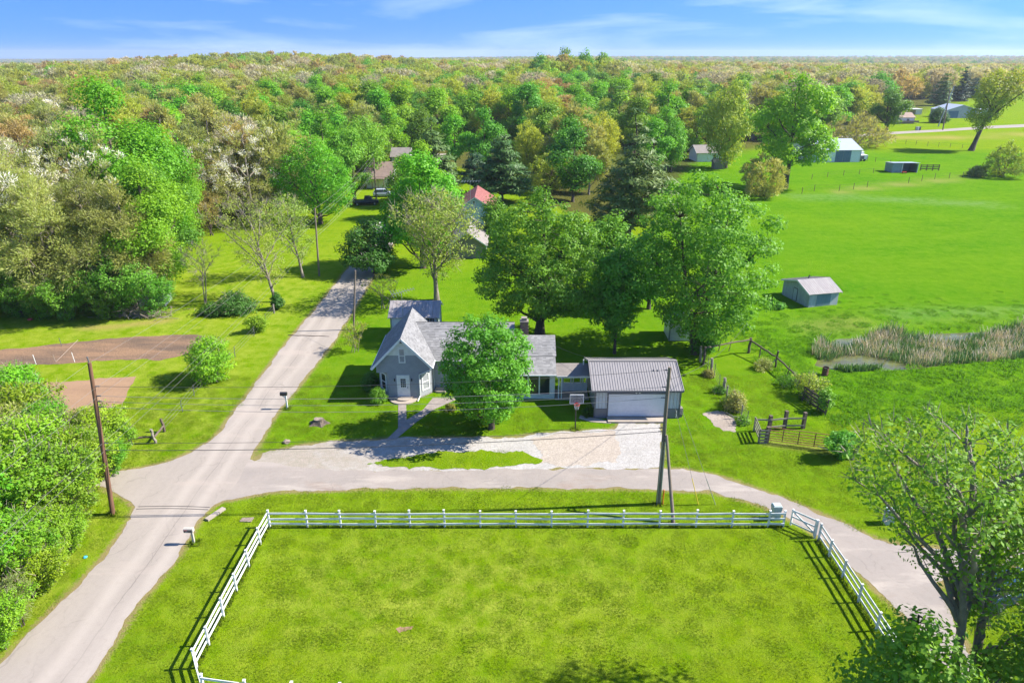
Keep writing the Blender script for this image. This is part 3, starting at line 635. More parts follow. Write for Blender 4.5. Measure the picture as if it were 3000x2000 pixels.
mb = MB(); mb.tube([(-7.42, 58.9, 3.1), (-7.6, 58.95, 2.95), (-8.62, 58.95, 2.5), (-8.62, 58.95, 0.35), (-8.8, 58.35, 0.06)], 0.055, 8)
mb.build('downspout', WHITE, house)
mb = MB(); mb.tube([(-7.42, 60.75, 3.0), (-7.5, 60.85, 2.7), (-7.5, 60.85, 0.1)], 0.05, 8); mb.build('downspout', WHITE, house)
mb = MB(); mb.box((-9.0, 65.1, roofz(-9.0) + 0.06), (0.3, 0.35, 0.14), 0, tilt=('Y', 0.8)); mb.build('roof_vent', BLACKM, house)
mb = MB(); mb.box((XP, YF - 0.04, 5.74), (0.3, 0.04, 0.26)); mb.build('attic_vent', GTRIM, house)
# windows and doors
window(house, (-10.14, YF - 0.012, 4.38), 0.52, 1.36, (0, -1, 0), frame=WHITE, glass=CURT, fw=0.1)
dR = Vector((60.25 - YF, -(XR + 8.68), 0)); window(house, (-8.165, 59.675, 1.5), 0.82, 1.62, (dR.x, dR.y, 0), glass=CURT, fw=0.12)
dL = Vector((-(60.3 - YF), -(-11.55 - XL), 0)); window(house, (-12.075, 59.7, 1.5), 0.82, 1.62, (dL.x, dL.y, 0), fw=0.12)
door = MB(); door.span(-10.64, -9.68, YF - 0.045, YF, 0.24, 2.3); door = door.build('door', WHITE, house)
mb = MB()
for x in (-10.7, -9.62): mb.span(x - 0.06, x + 0.06, YF - 0.07, YF, 0.2, 2.42)
mb.span(-10.64, -9.68, YF - 0.068, YF, 2.3, 2.41); mb.build('door_frame', WHITE, door)
for i in range(3):
    for j in range(4):
        mb = MB(); x = -10.4 + i * 0.165; z = 1.18 + j * 0.225; mb.span(x, x + 0.135, YF - 0.052, YF - 0.04, z, z + 0.19); mb.build('pane', GLASS, door)
mb = MB(); mb.tube([(-9.76, YF - 0.045, 1.1), (-9.76, YF - 0.1, 1.1), (-9.76, YF - 0.1, 1.28)], 0.02, 6); mb.build('handle', BLACKM, door)
for x in (-10.95, -9.36):
    mb = MB(); mb.tube([(x, YF - 0.1, 1.82), (x, YF - 0.1, 2.0), (x, YF - 0.1, 2.12)], [0.05, 0.075, 0.02], 8); mb.bar((x, YF - 0.1, 1.95), (x, YF, 1.95), 0.04, 0.12); mb.build('wall_lantern', BLACKM, house)
def halfdisc(c, r, z0, z1, a0=math.pi, a1=2 * math.pi, k=18, sq=1.0):
    return [(c[0] + r * math.cos(a0 + (a1 - a0) * i / k), c[1] + sq * r * math.sin(a0 + (a1 - a0) * i / k)) for i in range(k + 1)]
mb = MB(); mb.poly(halfdisc((-10.2, YF - 0.02), 1.36, 0, 0), 0.0, 0.11); mb.build('step', CONC, house)
mb = MB(); mb.poly(halfdisc((-10.18, YF - 0.02), 0.86, 0, 0), 0.11, 0.23); mb.build('step', CONC, house)
mb = MB(); mb.poly([(-7.45, 60.9)] + halfdisc((-6.85, 60.5), 0.62, 0, 0, sq=0.55) + [(-6.2, 60.9)], 0.0, 0.17); mb.build('step', CONC, house)
mb = MB(); mb.poly([(-7.4, 60.92)] + halfdisc((-6.85, 60.72), 0.52, 0, 0, sq=0.4) + [(-6.3, 60.92)], 0.17, 0.36); mb.build('step', CONC, house)
window(house, (-4.2, 60.936, 1.6), 1.1, 1.4, (0, -1, 0)); window(house, (XL - 0.014, 63.4, 1.6), 0.9, 1.5, (-1, 0, 0))
# glazed porch front
mb = MB(); mb.span(-1.9, 4.0, 59.0, 59.08, 0.0, 0.42); mb.span(-1.9, 4.0, 59.0, 59.08, 2.36, 2.6)
for x in (-1.85, -0.6, 0.45, 1.5, 2.55, 3.62, 3.95): mb.span(x - 0.06, x + 0.06, 58.97, 59.1, 0.42, 2.36)
mb.span(-1.9, 4.0, 58.95, 59.12, 0.40, 0.47); mb.span(3.52, 3.9, 59.0, 59.06, 0.47, 2.36)
mb.build('porch_frame', WHITE, house)
for x0, x1 in ((-1.79, -0.66), (-0.54, 0.39), (0.51, 1.44), (1.56, 2.49), (2.61, 3.5)):
    mb = MB(); mb.span(x0, x1, 59.03, 59.05, 0.47, 2.36); mb.build('pane', GLASS, house)
mb = MB(); mb.span(4.05, 7.2, 58.7, 60.7, 0.0, 0.16); mb.build('breezeway_floor', CONC, house)
mb = MB(); slab(mb, (4.14, 58.5, 2.58), (7.25, 58.5, 2.58), (7.25, 60.55, 2.98), (4.14, 60.55, 2.98), 0.12); bz = mb.build('breezeway_roof', ASPHR, house)
sg = MB(); shingles(sg, (4.14, 58.5, 2.58), (1, 0, 0), (0, 2.05, 0.4), 3.1, 2.09, seed=9, row=0.2, wid=0.34); sg.build('shingle', TAUPER, bz, kind='stuff')
mb = MB(); mb.bar((4.14, 58.46, 2.5), (7.25, 58.46, 2.5), 0.05, 0.16); mb.build('fascia', WHITE, house)
for x, y in ((4.35, 58.75), (4.62, 58.75), (4.85, 60.35), (5.62, 60.35), (5.85, 60.35), (6.55, 60.35), (6.75, 60.35), (7.12, 60.35)):
    mb = MB(); mb.span(x - 0.055, x + 0.055, y - 0.055, y + 0.055, 0.16, 2.5 if y < 60 else 2.8); mb.build('post', WHITE, house)
mb = MB(); mb.span(4.62, 7.2, 60.32, 60.4, 0.16, 0.95); mb.span(4.62, 7.2, 60.27, 60.45, 0.95, 1.02); mb.build('knee_wall', WHITE, house)
mb = MB(); mb.tube([(6.75, 60.3, 2.9), (6.75, 60.3, 3.45)], 0.06, 8); mb.build('vent_pipe', WHITE, house)
# chimney
ch = MB(); cx, cy = 1.2, 64.2
for k in range(12):
    z = 4.1 + k * 0.15
    for j, (dx, dy, w, d) in enumerate(((-0.2, -0.32, 0.36, 0.1), (0.2, -0.32, 0.36, 0.1), (-0.2, 0.32, 0.36, 0.1), (0.2, 0.32, 0.36, 0.1), (-0.34, 0.0, 0.1, 0.5), (0.34, 0.0, 0.1, 0.5))):
        ch.box((cx + dx + (0.04 if k % 2 else -0.04) * (abs(dy) > 0.1), cy + dy, z), (w, d, 0.135), 0, 0, random.Random(k * 7 + j).random())
chim = ch.build('chimney', BRICK, roofo)
mb = MB(); mb.span(cx - 0.42, cx + 0.42, cy - 0.4, cy + 0.4, 5.84, 5.93); mb.span(cx - 0.24, cx + 0.24, cy - 0.22, cy + 0.22, 5.93, 6.2); mb.span(cx - 0.28, cx + 0.28, cy - 0.26, cy + 0.26, 6.2, 6.25); mb.build('chimney_cap', CONCD, roofo)

# barn star on the wing wall
sx, sy, sz = onwall(1300, 1086, 60.9); st = MB(); pts = []
for k in range(10):
    a = math.pi / 2 + k * math.pi / 5; r = 0.36 if k % 2 == 0 else 0.14; pts.append((sx + r * math.cos(a), 60.91, sz + r * math.sin(a)))
st.add(pts + [(sx, 60.81, sz)], [(k, (k + 1) % 10, 10) for k in range(10)])
props(st.build('barn_star', plain('dull_red_star', (0.20, 0.06, 0.045), None, 6, 0.6)), 'dull red five-pointed metal star hung on the house wall beside the front tree', 'wall star')

# ---- the garage
gar = thing('garage', 'grey steel garage with ribbed metal roof and a wide white overhead door', 'garage', (11.1, 58.4, 0.0))
GX0, GX1, GY0, GY1 = 7.36, 14.82, 55.2, 61.7; rz_ = lambda y: 4.17 - abs(y - 58.45) * 0.352
mb = MB(); mb.span(GX0, GX1, GY0, GY1, 0.1, 2.9)
for x in (GX0 + 0.001, GX1 - 0.001): mb.add([(x, GY0, 2.9), (x, GY1, 2.9), (x, 58.45, 4.05)], [(0, 1, 2)])
mb.build('wall', GWALL, gar)
mb = MB(); x = GX0
while x < GX1 + 0.01:
    if not 8.4 < x < 13.6: mb.span(x - 0.012, x + 0.012, GY0 - 0.018, GY0, 0.95, 2.85)
    mb.span(x - 0.012, x + 0.012, GY1, GY1 + 0.018, 0.1, 2.85); x += 0.3
y = GY0 + 0.3
while y < GY1: mb.span(GX0 - 0.018, GX0, y - 0.012, y + 0.012, 0.1, 2.9); mb.span(GX1, GX1 + 0.018, y - 0.012, y + 0.012, 0.95, 2.9); y += 0.3
mb.build('wall_rib', GRIB, gar, kind='stuff')
for q in ((GX0 - 0.012, 8.46, GY0 - 0.025, GY0), (13.56, GX1 + 0.012, GY0 - 0.025, GY0), (GX1, GX1 + 0.025, GY0, GY1)): mb = MB(); mb.span(*q, 0.0, 0.92); mb.build('wainscot', GWAIN, gar)
mb = MB()
for x in (GX0 - 0.02, GX1 + 0.02): mb.span(x - 0.07, x + 0.07, GY0 - 0.05, GY0 + 0.05, 0.0, 2.88)
mb.span(8.40, 8.52, GY0 - 0.05, GY0, 0.2, 2.46); mb.span(13.5, 13.62, GY0 - 0.05, GY0, 0.2, 2.46); mb.span(8.40, 13.62, GY0 - 0.052, GY0, 2.4, 2.5); mb.span(GX0, 8.40, GY0 - 0.035, GY0, 0.9, 0.96); mb.span(13.62, GX1, GY0 - 0.035, GY0, 0.9, 0.96)
mb.build('trim', GTRIM, gar)
gd = MB(); gd.span(8.52, 13.5, GY0 - 0.012, GY0, 0.2, 2.4); gd = gd.build('garage_door', GDOOR, gar)
for k in range(4): mb = MB(); mb.span(8.53, 13.49, GY0 - 0.03, GY0 - 0.012, 0.215 + k * 0.545, 0.215 + k * 0.545 + 0.535); mb.build('panel', GDOOR, gd)
mb = MB(); mb.span(8.53, 13.49, GY0 - 0.034, GY0 - 0.01, 0.16, 0.21); mb.build('seal', BLACKM, gd)
rf = MB(); slab(rf, (6.98, 54.83, rz_(54.83)), (15.0, 54.83, rz_(54.83)), (15.0, 58.45, 4.17), (6.98, 58.45, 4.17), 0.06); slab(rf, (6.98, 62.07, rz_(62.07)), (15.0, 62.07, rz_(62.07)), (15.0, 58.45, 4.17), (6.98, 58.45, 4.17), 0.06)
rfo = rf.build('roof', GROOF, gar)
mb = MB(); x = 7.06
while x < 14.98:
    for ye in (54.83, 62.07): mb.bar((x, ye, rz_(ye) + 0.012), (x, 58.45, 4.182), 0.035, 0.03)
    x += 0.229
mb.build('roof_rib', GRIB, rfo, kind='stuff')
mb = MB()
for x in (6.98, 15.0):
    for ye in (54.82, 62.08): mb.bar((x, ye, rz_(ye) - 0.03), (x, 58.45, 4.16), 0.06, 0.15)
mb.bar((6.95, 58.45, 4.195), (15.03, 58.45, 4.195), 0.3, 0.03); mb.build('ridge_trim', GROOF, rfo)
for yq in (54.8, 62.1): mb = MB(); mb.bar((6.98, yq, rz_(54.83) - 0.09), (15.0, yq, rz_(54.83) - 0.09), 0.04, 0.16); mb.build('fascia', GTRIM, gar)
mb = MB(); mb.box((11.05, GY0 - 0.1, 2.68), (0.1, 0.12, 0.1)); mb.tube([(10.97, GY0 - 0.1, 2.66), (10.88, GY0 - 0.24, 2.6)], [0.04, 0.075], 8); mb.tube([(11.13, GY0 - 0.1, 2.66), (11.22, GY0 - 0.24, 2.6)], [0.04, 0.075], 8); mb.build('floodlight', WHITE, gar)
mb = MB(); mb.tube([(14.6, GY0 - 0.06, 0.1), (14.6, GY0 - 0.06, 0.8)], 0.025, 6); mb.build('vent_pipe', WHITE, gar)
mb = MB(); mb.poly([(8.45, 54.25), (13.62, 54.25), (13.62, 55.19), (8.45, 55.19)], 0.0, 0.16); mb.build('garage_apron', CONC)['kind'] = 'structure'
mb = MB(); mb.poly(pp((1700, 1217), (1745, 1226), (1790, 1235), (1790, 1241), (1730, 1236), (1696, 1226)), 0.0, 0.05); mb.build('garage_walk', CONC)['kind'] = 'structure'
stk = thing('block_stack', 'small stack of pale blocks against the right corner of the grey garage', 'blocks', (15.05, 55.6, 0)); r = random.Random(3)
for k in range(5): mb = MB(); mb.box((15.05 + r.uniform(-.03, .03), 55.6 + r.uniform(-.05, .05), 0.09 + k * 0.17), (0.36, 0.5, 0.16), r.uniform(-.1, .1), 0, r.random()); mb.build('block', STONE, stk)

# ---- smaller buildings: a gabled building in its own frame, front wall along x at y = 0
def gabled(name, label, cat, loc, rz, w, d, eave, ridge, ov, wallm, roofm, along='x', seam=None, seamm=None, ridge_at=0.5, wins=(), doors=(), board=None, eave2=None):
    t = thing(name, label, cat, loc, rz); e2 = eave if eave2 is None else eave2
    mb = MB()
    if along == 'x':
        ry = d * ridge_at; P = [(0, 0), (0, 0), (0, 0)]
        pr = [(0, 0), (d, 0), (d, e2), (ry, ridge), (0, eave)]
        mb.add([(0, y, z) for y, z in pr] + [(w, y, z) for y, z in pr], [tuple(range(5)), tuple(reversed(range(5, 10)))] + [(i, 5 + i, 5 + (i + 1) % 5, (i + 1) % 5) for i in range(5)])
    else:
        rx = w * ridge_at; pr = [(0, 0), (w, 0), (w, e2), (rx, ridge), (0, eave)]
        mb.add([(x, 0, z) for x, z in pr] + [(x, d, z) for x, z in pr], [tuple(range(5)), tuple(reversed(range(5, 10)))] + [(i, 5 + i, 5 + (i + 1) % 5, (i + 1) % 5) for i in range(5)])
    mb.build('wall', wallm, t, local=True)
    if board:                                        # upright boards with gaps, front and left and right
        r = random.Random(len(label)); bm_, bw = board
        def hz(s): 
            if along != 'x': return eave
            return eave + (ridge - eave) * s / (d * ridge_at) if s < d * ridge_at else ridge + (e2 - ridge) * (s - d * ridge_at) / (d * (1 - ridge_at))
        s = 0.0
        while s < w: 
            mb = MB(); b2 = min(bw, w - s); mb.span(s + 0.006, s + b2 - 0.006, -0.03, 0, 0.05 + r.uniform(0, .06), eave - 0.02, 0, r.random()); mb.build('board', bm_, t, local=True); s += bw
        s = 0.0
        while s < d:
            b2 = min(bw, d - s); h = min(hz(s), hz(s + b2)) - 0.02
            for x0 in (-0.03, w): mb = MB(); mb.span(x0, x0 + 0.03, s + 0.006, s + b2 - 0.006, 0.05 + r.uniform(0, .06), h, 0, r.random()); mb.build('board', bm_, t, local=True)
            s += bw
    if not board:
        for q in ((-.02, -.02, eave), (w + .02, -.02, eave if along == 'x' else e2), (w + .02, d + .02, e2)): mb = MB(); mb.box((q[0], q[1], q[2] / 2), (.14, .14, q[2])); mb.build('corner_board', WHITE if wallm is not WHITE else GALV, t, local=True)
    ro = MB(); th = 0.07
    if along == 'x':
        ry = d * ridge_at; s1 = (ridge - eave) / ry; s2 = (ridge - e2) / (d - ry); za = eave - ov * s1 + th; zb = e2 - ov * s2 + th; R = ridge + th
        slopes = [((-ov, -ov, za), (w + ov, -ov, za), (w + ov, ry, R), (-ov, ry, R)), ((-ov, d + ov, zb), (w + ov, d + ov, zb), (w + ov, ry, R), (-ov, ry, R))]
    else:
        rx = w * ridge_at; s1 = (ridge - eave) / rx; s2 = (ridge - e2) / (w - rx); za = eave - ov * s1 + th; zb = e2 - ov * s2 + th; R = ridge + th
        slopes = [((-ov, -ov, za), (-ov, d + ov, za), (rx, d + ov, R), (rx, -ov, R)), ((w + ov, -ov, zb), (w + ov, d + ov, zb), (rx, d + ov, R), (rx, -ov, R))]
    for s in slopes: slab(ro, *s, th=th)
    roo = ro.build('roof', roofm, t, local=True)
    for q in slopes:
        for e0, e1 in ((q[0], q[3]), (q[1], q[2])): mb = MB(); mb.bar(Vector(e0) - Vector((0, 0, .1)), Vector(e1) - Vector((0, 0, .1)), .05, .16); mb.build('fascia', WHITE, roo, local=True)
    if seam:
        pitch, big = seam; r = random.Random(int(w * 100))
        for s in slopes:
            a, b, c, e = [Vector(q) for q in s]; L = (b - a).length; k = max(1, round(L / pitch)); nn = (b - a).cross(e - a).normalized(); nn = nn if nn.z > 0 else -nn
            if big:                                  # loose tin sheets, each its own piece
                for i in range(k):
                    mb = MB(); f0, f1 = i / k, (i + 1) / k - 0.02 / L; h = 0.012 + 0.012 * (i % 2)
                    q = [a + (b - a) * f0, a + (b - a) * f1, e + (c - e) * f1, e + (c - e) * f0]
                    q[0] += (a - e).normalized() * r.uniform(0, .06); q[1] += (a - e).normalized() * r.uniform(0, .06)
                    mb.add([x + nn * h for x in q] + [x + nn * 0.002 for x in q], [(0, 1, 2, 3), (0, 4, 5, 1), (1, 5, 6, 2), (3, 7, 4, 0)], 0, r.random())
                    mb.bar(q[1] + nn * (h + .012), q[2] + nn * (h + .012), 0.03, 0.03); mb.build('roof_sheet', roofm, roo, local=True)
            else:
                mb = MB()
                for i in range(k + 1): p = a + (b - a) * i / k; q = e + (c - e) * i / k; mb.bar(p + nn * .015, q + nn * .015, 0.04, 0.03)
                mb.build('roof_rib', seamm or roofm, roo, local=True, kind='stuff')
    for face, s, z, ww, hh in wins:
        c, out = {'f': ((s, -0.012, z), (0, -1, 0)), 'r': ((w + 0.012, s, z), (1, 0, 0)), 'l': ((-0.012, s, z), (-1, 0, 0))}[face]
        loc0 = t.location.copy(); c = Vector(c) + loc0; window(t, c, ww, hh, out, fw=0.1)
    for face, s, z0, ww, hh, dm in doors:
        mb = MB()
        if face == 'f': mb.span(s - ww / 2, s + ww / 2, -0.06, 0.0, z0, z0 + hh)
        elif face == 'l': mb.span(-0.06, 0.0, s - ww / 2, s + ww / 2, z0, z0 + hh)
        else: mb.span(w, w + 0.06, s - ww / 2, s + ww / 2, z0, z0 + hh)
        mb.build('door', dm, t, local=True)
    return t

barn = gabled('shed', 'small white outbuilding with a seamed tin roof directly behind the house gable', 'shed', (-13.55, 73.4, 0), 0, 5.15, 4.1, 2.95, 4.05, 0.28, WHITE, RUSTM, seam=(0.42, True), wins=(('l', 2.0, 1.6, 0.8, 0.9),))
w_ = window(barn, (-9.15, 73.388, 2.35), 0.95, 0.8, (0, -1, 0), panes=1, glass=DARK, fw=0.06, grid=(5, 1)); 
fs_rz = math.atan2(1.0, 4.15)
fshed = gabled('field_shed', 'white boarded animal shed with rusty tin roof alone in the green pasture', 'shed', (37.85, 84.45, 0), fs_rz, 4.2, 5.7, 1.95, 2.95, 0.3, WASHB, RUSTM, seam=(0.3, True), ridge_at=0.45, board=(WASHB, 0.28), eave2=2.1, doors=(('l', 2.9, 0.1, 0.9, 1.7, BLACKM),))
mb = MB(); mb.span(-0.085, -0.06, 2.55, 3.25, 0.15, 1.7); mb.build('door_leaf', WASHB, fshed, local=True)
mb = MB(); mb.bar((1.6, 3.0, 2.95), (1.85, 3.1, 3.35), 0.12, 0.12); mb.build('roof_vent', BLACKM, fshed, local=True)
mb = MB(); mb.span(1.05, 3.1, -0.05, -0.031, 0.25, 1.9); mb.build('faded_panel', BLUEB, fshed, local=True)

x, y = spot(1385, 650)
gabled('cottage', 'pale blue cottage with a red metal roof half hidden behind the maples', 'house', (-10.6, 132, 0), 0.0, 7.2, 12, 2.9, 5.2, 0.35, BLUES, REDR, along='y', seam=(0.5, False), wins=(('f', 1.0, 1.3, 1.0, 1.3), ('f', 6.6, 1.3, 0.9, 1.3), ('f', 3.4, 4.2, 0.5, 0.6)))
x, y = spot(1380, 690)
gabled('bungalow', 'low house with a long taupe shingle roof behind the pale budding tree', 'house', (-9.8, 108, 0), 0.0, 5.6, 11, 2.3, 4.2, 0.4, TAUPER, TAUPER, along='y', wins=(('r', 3, 1.3, 1.0, 1.0), ('r', 7, 1.3, 1.0, 1.0)))
fh = gabled('farmhouse', 'white far house with a brown hipped roof at the end of the road', 'house', (-35.2, 171, 0), 0.0, 6.4, 7.0, 3.0, 5.8, 0.4, WHITE, BROWNR, along='x', wins=(('f', 5.5, 1.6, 0.9, 1.4), ('r', 3, 1.6, 0.9, 1.4), ('r', 5.4, 3.6, 0.7, 0.9)))
mb = MB(); mb.span(0.3, 4.6, -2.0, 0.0, 2.5, 2.62); 
for q in (0.4, 1.8, 3.2, 4.5): mb.span(q - .07, q + .07, -1.95, -1.82, 0, 2.5)
mb.build('porch', BROWNR, fh, local=True)
x, y = spot(440, 905)
lsh = gabled('garden_shed', 'white metal garden shed tucked under the edge of the left woods', 'shed', (x - 1.5, y + 0.6, 0), 0.15, 3.0, 2.6, 2.0, 2.5, 0.15, GWALL, GALV, doors=(('f', 1.7, 0.05, 1.0, 1.85, TAUPER),))
x, y = spot(1960, 998)
gabled('utility_shed', 'small white shed in the shade left of the largest maple trunk', 'shed', (x, y, 0), 0.0, 2.6, 3.0, 2.3, 2.9, 0.15, WHITE, GALV)
x, y = spot(2403, 476)
bn = gabled('barn', 'white pole barn with grey roof and blue sliding doors beyond the pasture', 'barn', (x - 3.0, y, 0), 0.06, 15.2, 15, 3.6, 6.0, 0.4, WHITE, BARNR)
for q in (7.5, 9.9): mb = MB(); mb.span(q, q + 2.3, -0.1, 0.0, 0.1, 3.4); mb.build('sliding_door', BARNB, bn, local=True)
mb = MB()
for q in (7.5, 9.9):
    for k in range(9): mb.span(q + 0.12 + k * 0.26, q + 0.15 + k * 0.26, -0.125, -0.1, 0.1, 3.4)
mb.build('door_rib', GALV, bn, local=True, kind='stuff')
def trailer(name, label, px, w, d, h, wallm, dark):
    x, y = spot(*px); t = thing(name, label, 'trailer', (x, y, 0), 0.05)
    mb = MB(); mb.span(0, w, 0, d, 0.5, h); mb.build('body', wallm, t, local=True)
    mb = MB(); mb.span(-.05, w + .05, -.05, d + .05, h, h + 0.08); mb.build('roof', WHITE, t, local=True)
    mb = MB(); mb.span(0.1, w * 0.62, -0.03, 0, 0.6, h - 0.15); mb.build('side_panel', dark, t, local=True)
    for q in (w * 0.3, w * 0.7): mb = MB(); mb.tube([(q, -0.05, 0.35), (q, 0.2, 0.35)], 0.35, 12); mb.build('wheel', TYRE, t, local=True)
trailer('stock_trailer', 'white trailer with dark side parked against the barn wall', (2500, 471), 2.9, 3.5, 2.6, WHITE, GTRIM)
trailer('cargo_trailer', 'lower white trailer parked right of the taller one by the barn', (2513, 473), 2.9, 2.6, 1.75, WHITE, GTRIM)
# run-in shelter
x, y = spot(2612, 506); sh = thing('run_in_shelter', 'open-fronted blue-grey run-in shelter standing in the far paddock', 'shelter', (x, y, 0), 0.0)
SHM = plain('blue_grey_tin', (0.25, 0.31, 0.36), (0.20, 0.25, 0.30), 1.5, 0.5)
mb = MB(); mb.span(0, 2.6, 0, 0.08, 0, 2.5); mb.span(0, 0.08, 0.08, 4.0, 0, 2.3); mb.span(0, 7.0, 4.0, 4.08, 0, 2.2); mb.span(6.92, 7.0, 0.08, 4.0, 0, 2.3); mb.build('wall', SHM, sh, local=True)
mb = MB(); slab(mb, (-0.2, -0.3, 2.66), (7.3, -0.3, 2.66), (7.3, 4.3, 2.3), (-0.2, 4.3, 2.3), 0.07); mb.build('roof', BARNR, sh, local=True)
for q in (2.66, 6.9): mb = MB(); mb.span(q - .08, q + .08, -0.09, 0.07, 0, 2.5); mb.build('post', WHITE, sh, local=True)
x, y = spot(2640, 508); ft = thing('feeder', 'small red feed trough on the grass in front of the open shelter', 'trough', (x + .6, y - .4, 0)); mb = MB(); mb.span(-.6, .6, -.25, .25, .25, .5); mb.span(-.55, -.45, -.2, .2, 0, .25); mb.span(.45, .55, -.2, .2, 0, .25); mb.build('trough', REDP, ft, local=True)
# far right houses
x, y = spot(2632, 362); rh = gabled('ranch_house', 'white house with a tan roof and brown deck past the far road', 'house', (x - 2, y, 0), 0.08, 9.5, 7, 2.8, 4.6, 0.4, WHITE, plain('tan_shingle', (0.36, 0.25, 0.19), None, 1.5, 0.85), wins=(('f', 2.5, 1.5, 1.3, 1.2), ('f', 6.5, 1.5, 1.3, 1.2)))
mb = MB(); mb.span(-1, 10.5, -2.4, 0, 0.5, 0.65); mb.span(-1, 10.5, -2.45, -2.38, 0.65, 1.4); mb.build('deck', BROWNR, rh, local=True)
x, y = spot(2655, 336); cp = thing('carport', 'open white carport roof behind the house with the brown deck', 'carport', (x, y, 0)); mb = MB()
for q in (0, 8):
    for d in (0, 6): mb.span(q - .1, q + .1, d - .1, d + .1, 0, 2.6)
mb.build('post', WHITE, cp, local=True); mb = MB(); mb.span(-.4, 8.4, -.4, 6.4, 2.6, 2.85); mb.span(5, 8.2, 0.2, 6, 0, 2.6); mb.build('roof', WHITE, cp, local=True)
x, y = spot(2768, 347); gabled('machine_shed', 'grey steel machine shed behind the far double utility pole', 'barn', (x, y, 0), 0.1, 17, 12, 4.0, 6.4, 0.3, plain('grey_steel_wall', (0.42, 0.43, 0.47), None, 1, 0.5), BARNR, along='y', doors=(('f', 4.0, 0.1, 5.5, 3.4, BARNB),))
x, y = spot(2868, 337); gabled('cabin', 'tiny white outbuilding right of the far grey machine shed', 'shed', (x, y, 0), 0, 5, 4, 2.5, 3.6, 0.3, WHITE, BARNR)
x, y = spot(2080, 480); gabled('bunkhouse', 'white house with grey roof peeping out left of the yellow willow', 'house', (x - 3, y + 4, 0), 0.1, 8, 7, 2.7, 4.5, 0.4, WHITE, TAUPER, wins=(('f', 5.5, 1.5, 1.0, 1.2),))
x, y = spot(2105, 496); gabled('coop', 'little weathered grey hen house below the yellow willow', 'shed', (x - 1.2, y, 0), 0.1, 3.0, 2.4, 2.0, 2.8, 0.3, WOODG, GALV, board=(WOODG, 0.35))
x, y = spot(2255, 372); gabled('lodge', 'white-roofed house showing between the cottonwood branches', 'house', (x, y, 0), 0, 8, 7, 2.7, 4.6, 0.4, WHITE, WHITE)
x, y = spot(1160, 498); gabled('neighbour_house', 'tan-roofed house in the trees behind the white far house', 'house', (x - 2, y + 6, 0), 0, 5, 6, 3.0, 5.0, 0.4, WHITE, TAUPER)
# ------------------------------------------------------------------ white paddock fence and its gate
wf = thing('paddock_fence', 'white three-rail wooden fence around the front paddock', 'fence', (2.0, 39.65, 0)); rF = random.Random(11)
def wpost(t, x, y, h=1.32, rz=0.0, s=0.11):
    mb = MB(); lx, ly = rF.uniform(-.03, .03), rF.uniform(-.03, .03); h += rF.uniform(-.04, .04); mb.bar((x, y, -.1), (x + lx, y + ly, h), s, s, up=(0, 1, 0)); mb.box((x + lx, y + ly, h + 0.012), (s + 0.03, s + 0.03, 0.05), rz); mb.build('post', FENCEW, t)
def wrails(t, a, b, hs=(1.12, 0.72, 0.3), off=0.0):
    d = (Vector(b) - Vector(a)).normalized(); n = Vector((d.y, -d.x)) * off
    for z in hs:
        mb = MB(); mb.bar((a[0] + n.x, a[1] + n.y, z + rF.uniform(-.035, .035)), (b[0] + n.x, b[1] + n.y, z + rF.uniform(-.035, .035)), 0.035, 0.14, t=0); mb.build('rail', FENCEW, t)
front = [(-16.62, 39.65)] + [(spot(u, 1543)[0], 39.65) for u in (901, 999, 1101, 1202, 1303, 1407, 1512, 1616, 1721, 1825, 1931, 2038, 2143, 2250, 2294)]
west = [(-16.62, 39.65)] + [(-16.65, y) for y in (37.8, 35.6, 33.45, 31.35, 29.25, 27.7)]
near = [(-16.65, 27.7), (-15.6, 26.1), (-13.3, 25.75), (-10.9, 25.62), (-8.5, 25.5), (-6.1, 25.4), (-3.7, 25.3), (-1.3, 25.1), (1.1, 24.9), (3.5, 24.7), (5.9, 24.5), (8.3, 24.3), (10.7, 24.1), (13.1, 23.9), (15.5, 23.7), (17.9, 23.6), (20.5, 23.5)]
east = [(20.45, 38.2), (20.46, 36.57), (20.5, 34.62), (20.5, 32.5), (20.5, 30.3), (20.5, 28.1), (20.5, 25.9), (20.5, 23.5)]
done = set()
for line, off in ((front, 0.07), (west, 0.07), (near, 0.07), (east, -0.07)):
    for p in line:
        if p not in done: done.add(p); wpost(wf, *p)
    for a, b in zip(line, line[1:]): wrails(wf, a, b, off=off)
wpost(wf, 20.3, 38.45, 1.42)
wg = thing('paddock_gate', 'white diagonal-braced gate standing ajar at the corner of the white fence', 'gate', (19.3, 39.4, 0))
ga, gb = Vector((19.15, 39.75)), Vector((20.3, 38.6))
for p in (ga, gb): mb = MB(); mb.box((p.x, p.y, 0.75), (0.1, 0.1, 1.3), -0.78); mb.build('stile', FENCEW, wg)
for z in (1.28, 0.8, 0.3): mb = MB(); mb.bar((ga.x, ga.y, z), (gb.x, gb.y, z), 0.035, 0.12); mb.build('rail', FENCEW, wg)
mb = MB(); mb.bar((ga.x, ga.y - .03, 1.25), (gb.x, gb.y - .03, 0.3), 0.035, 0.11); mb.build('brace', FENCEW, wg)

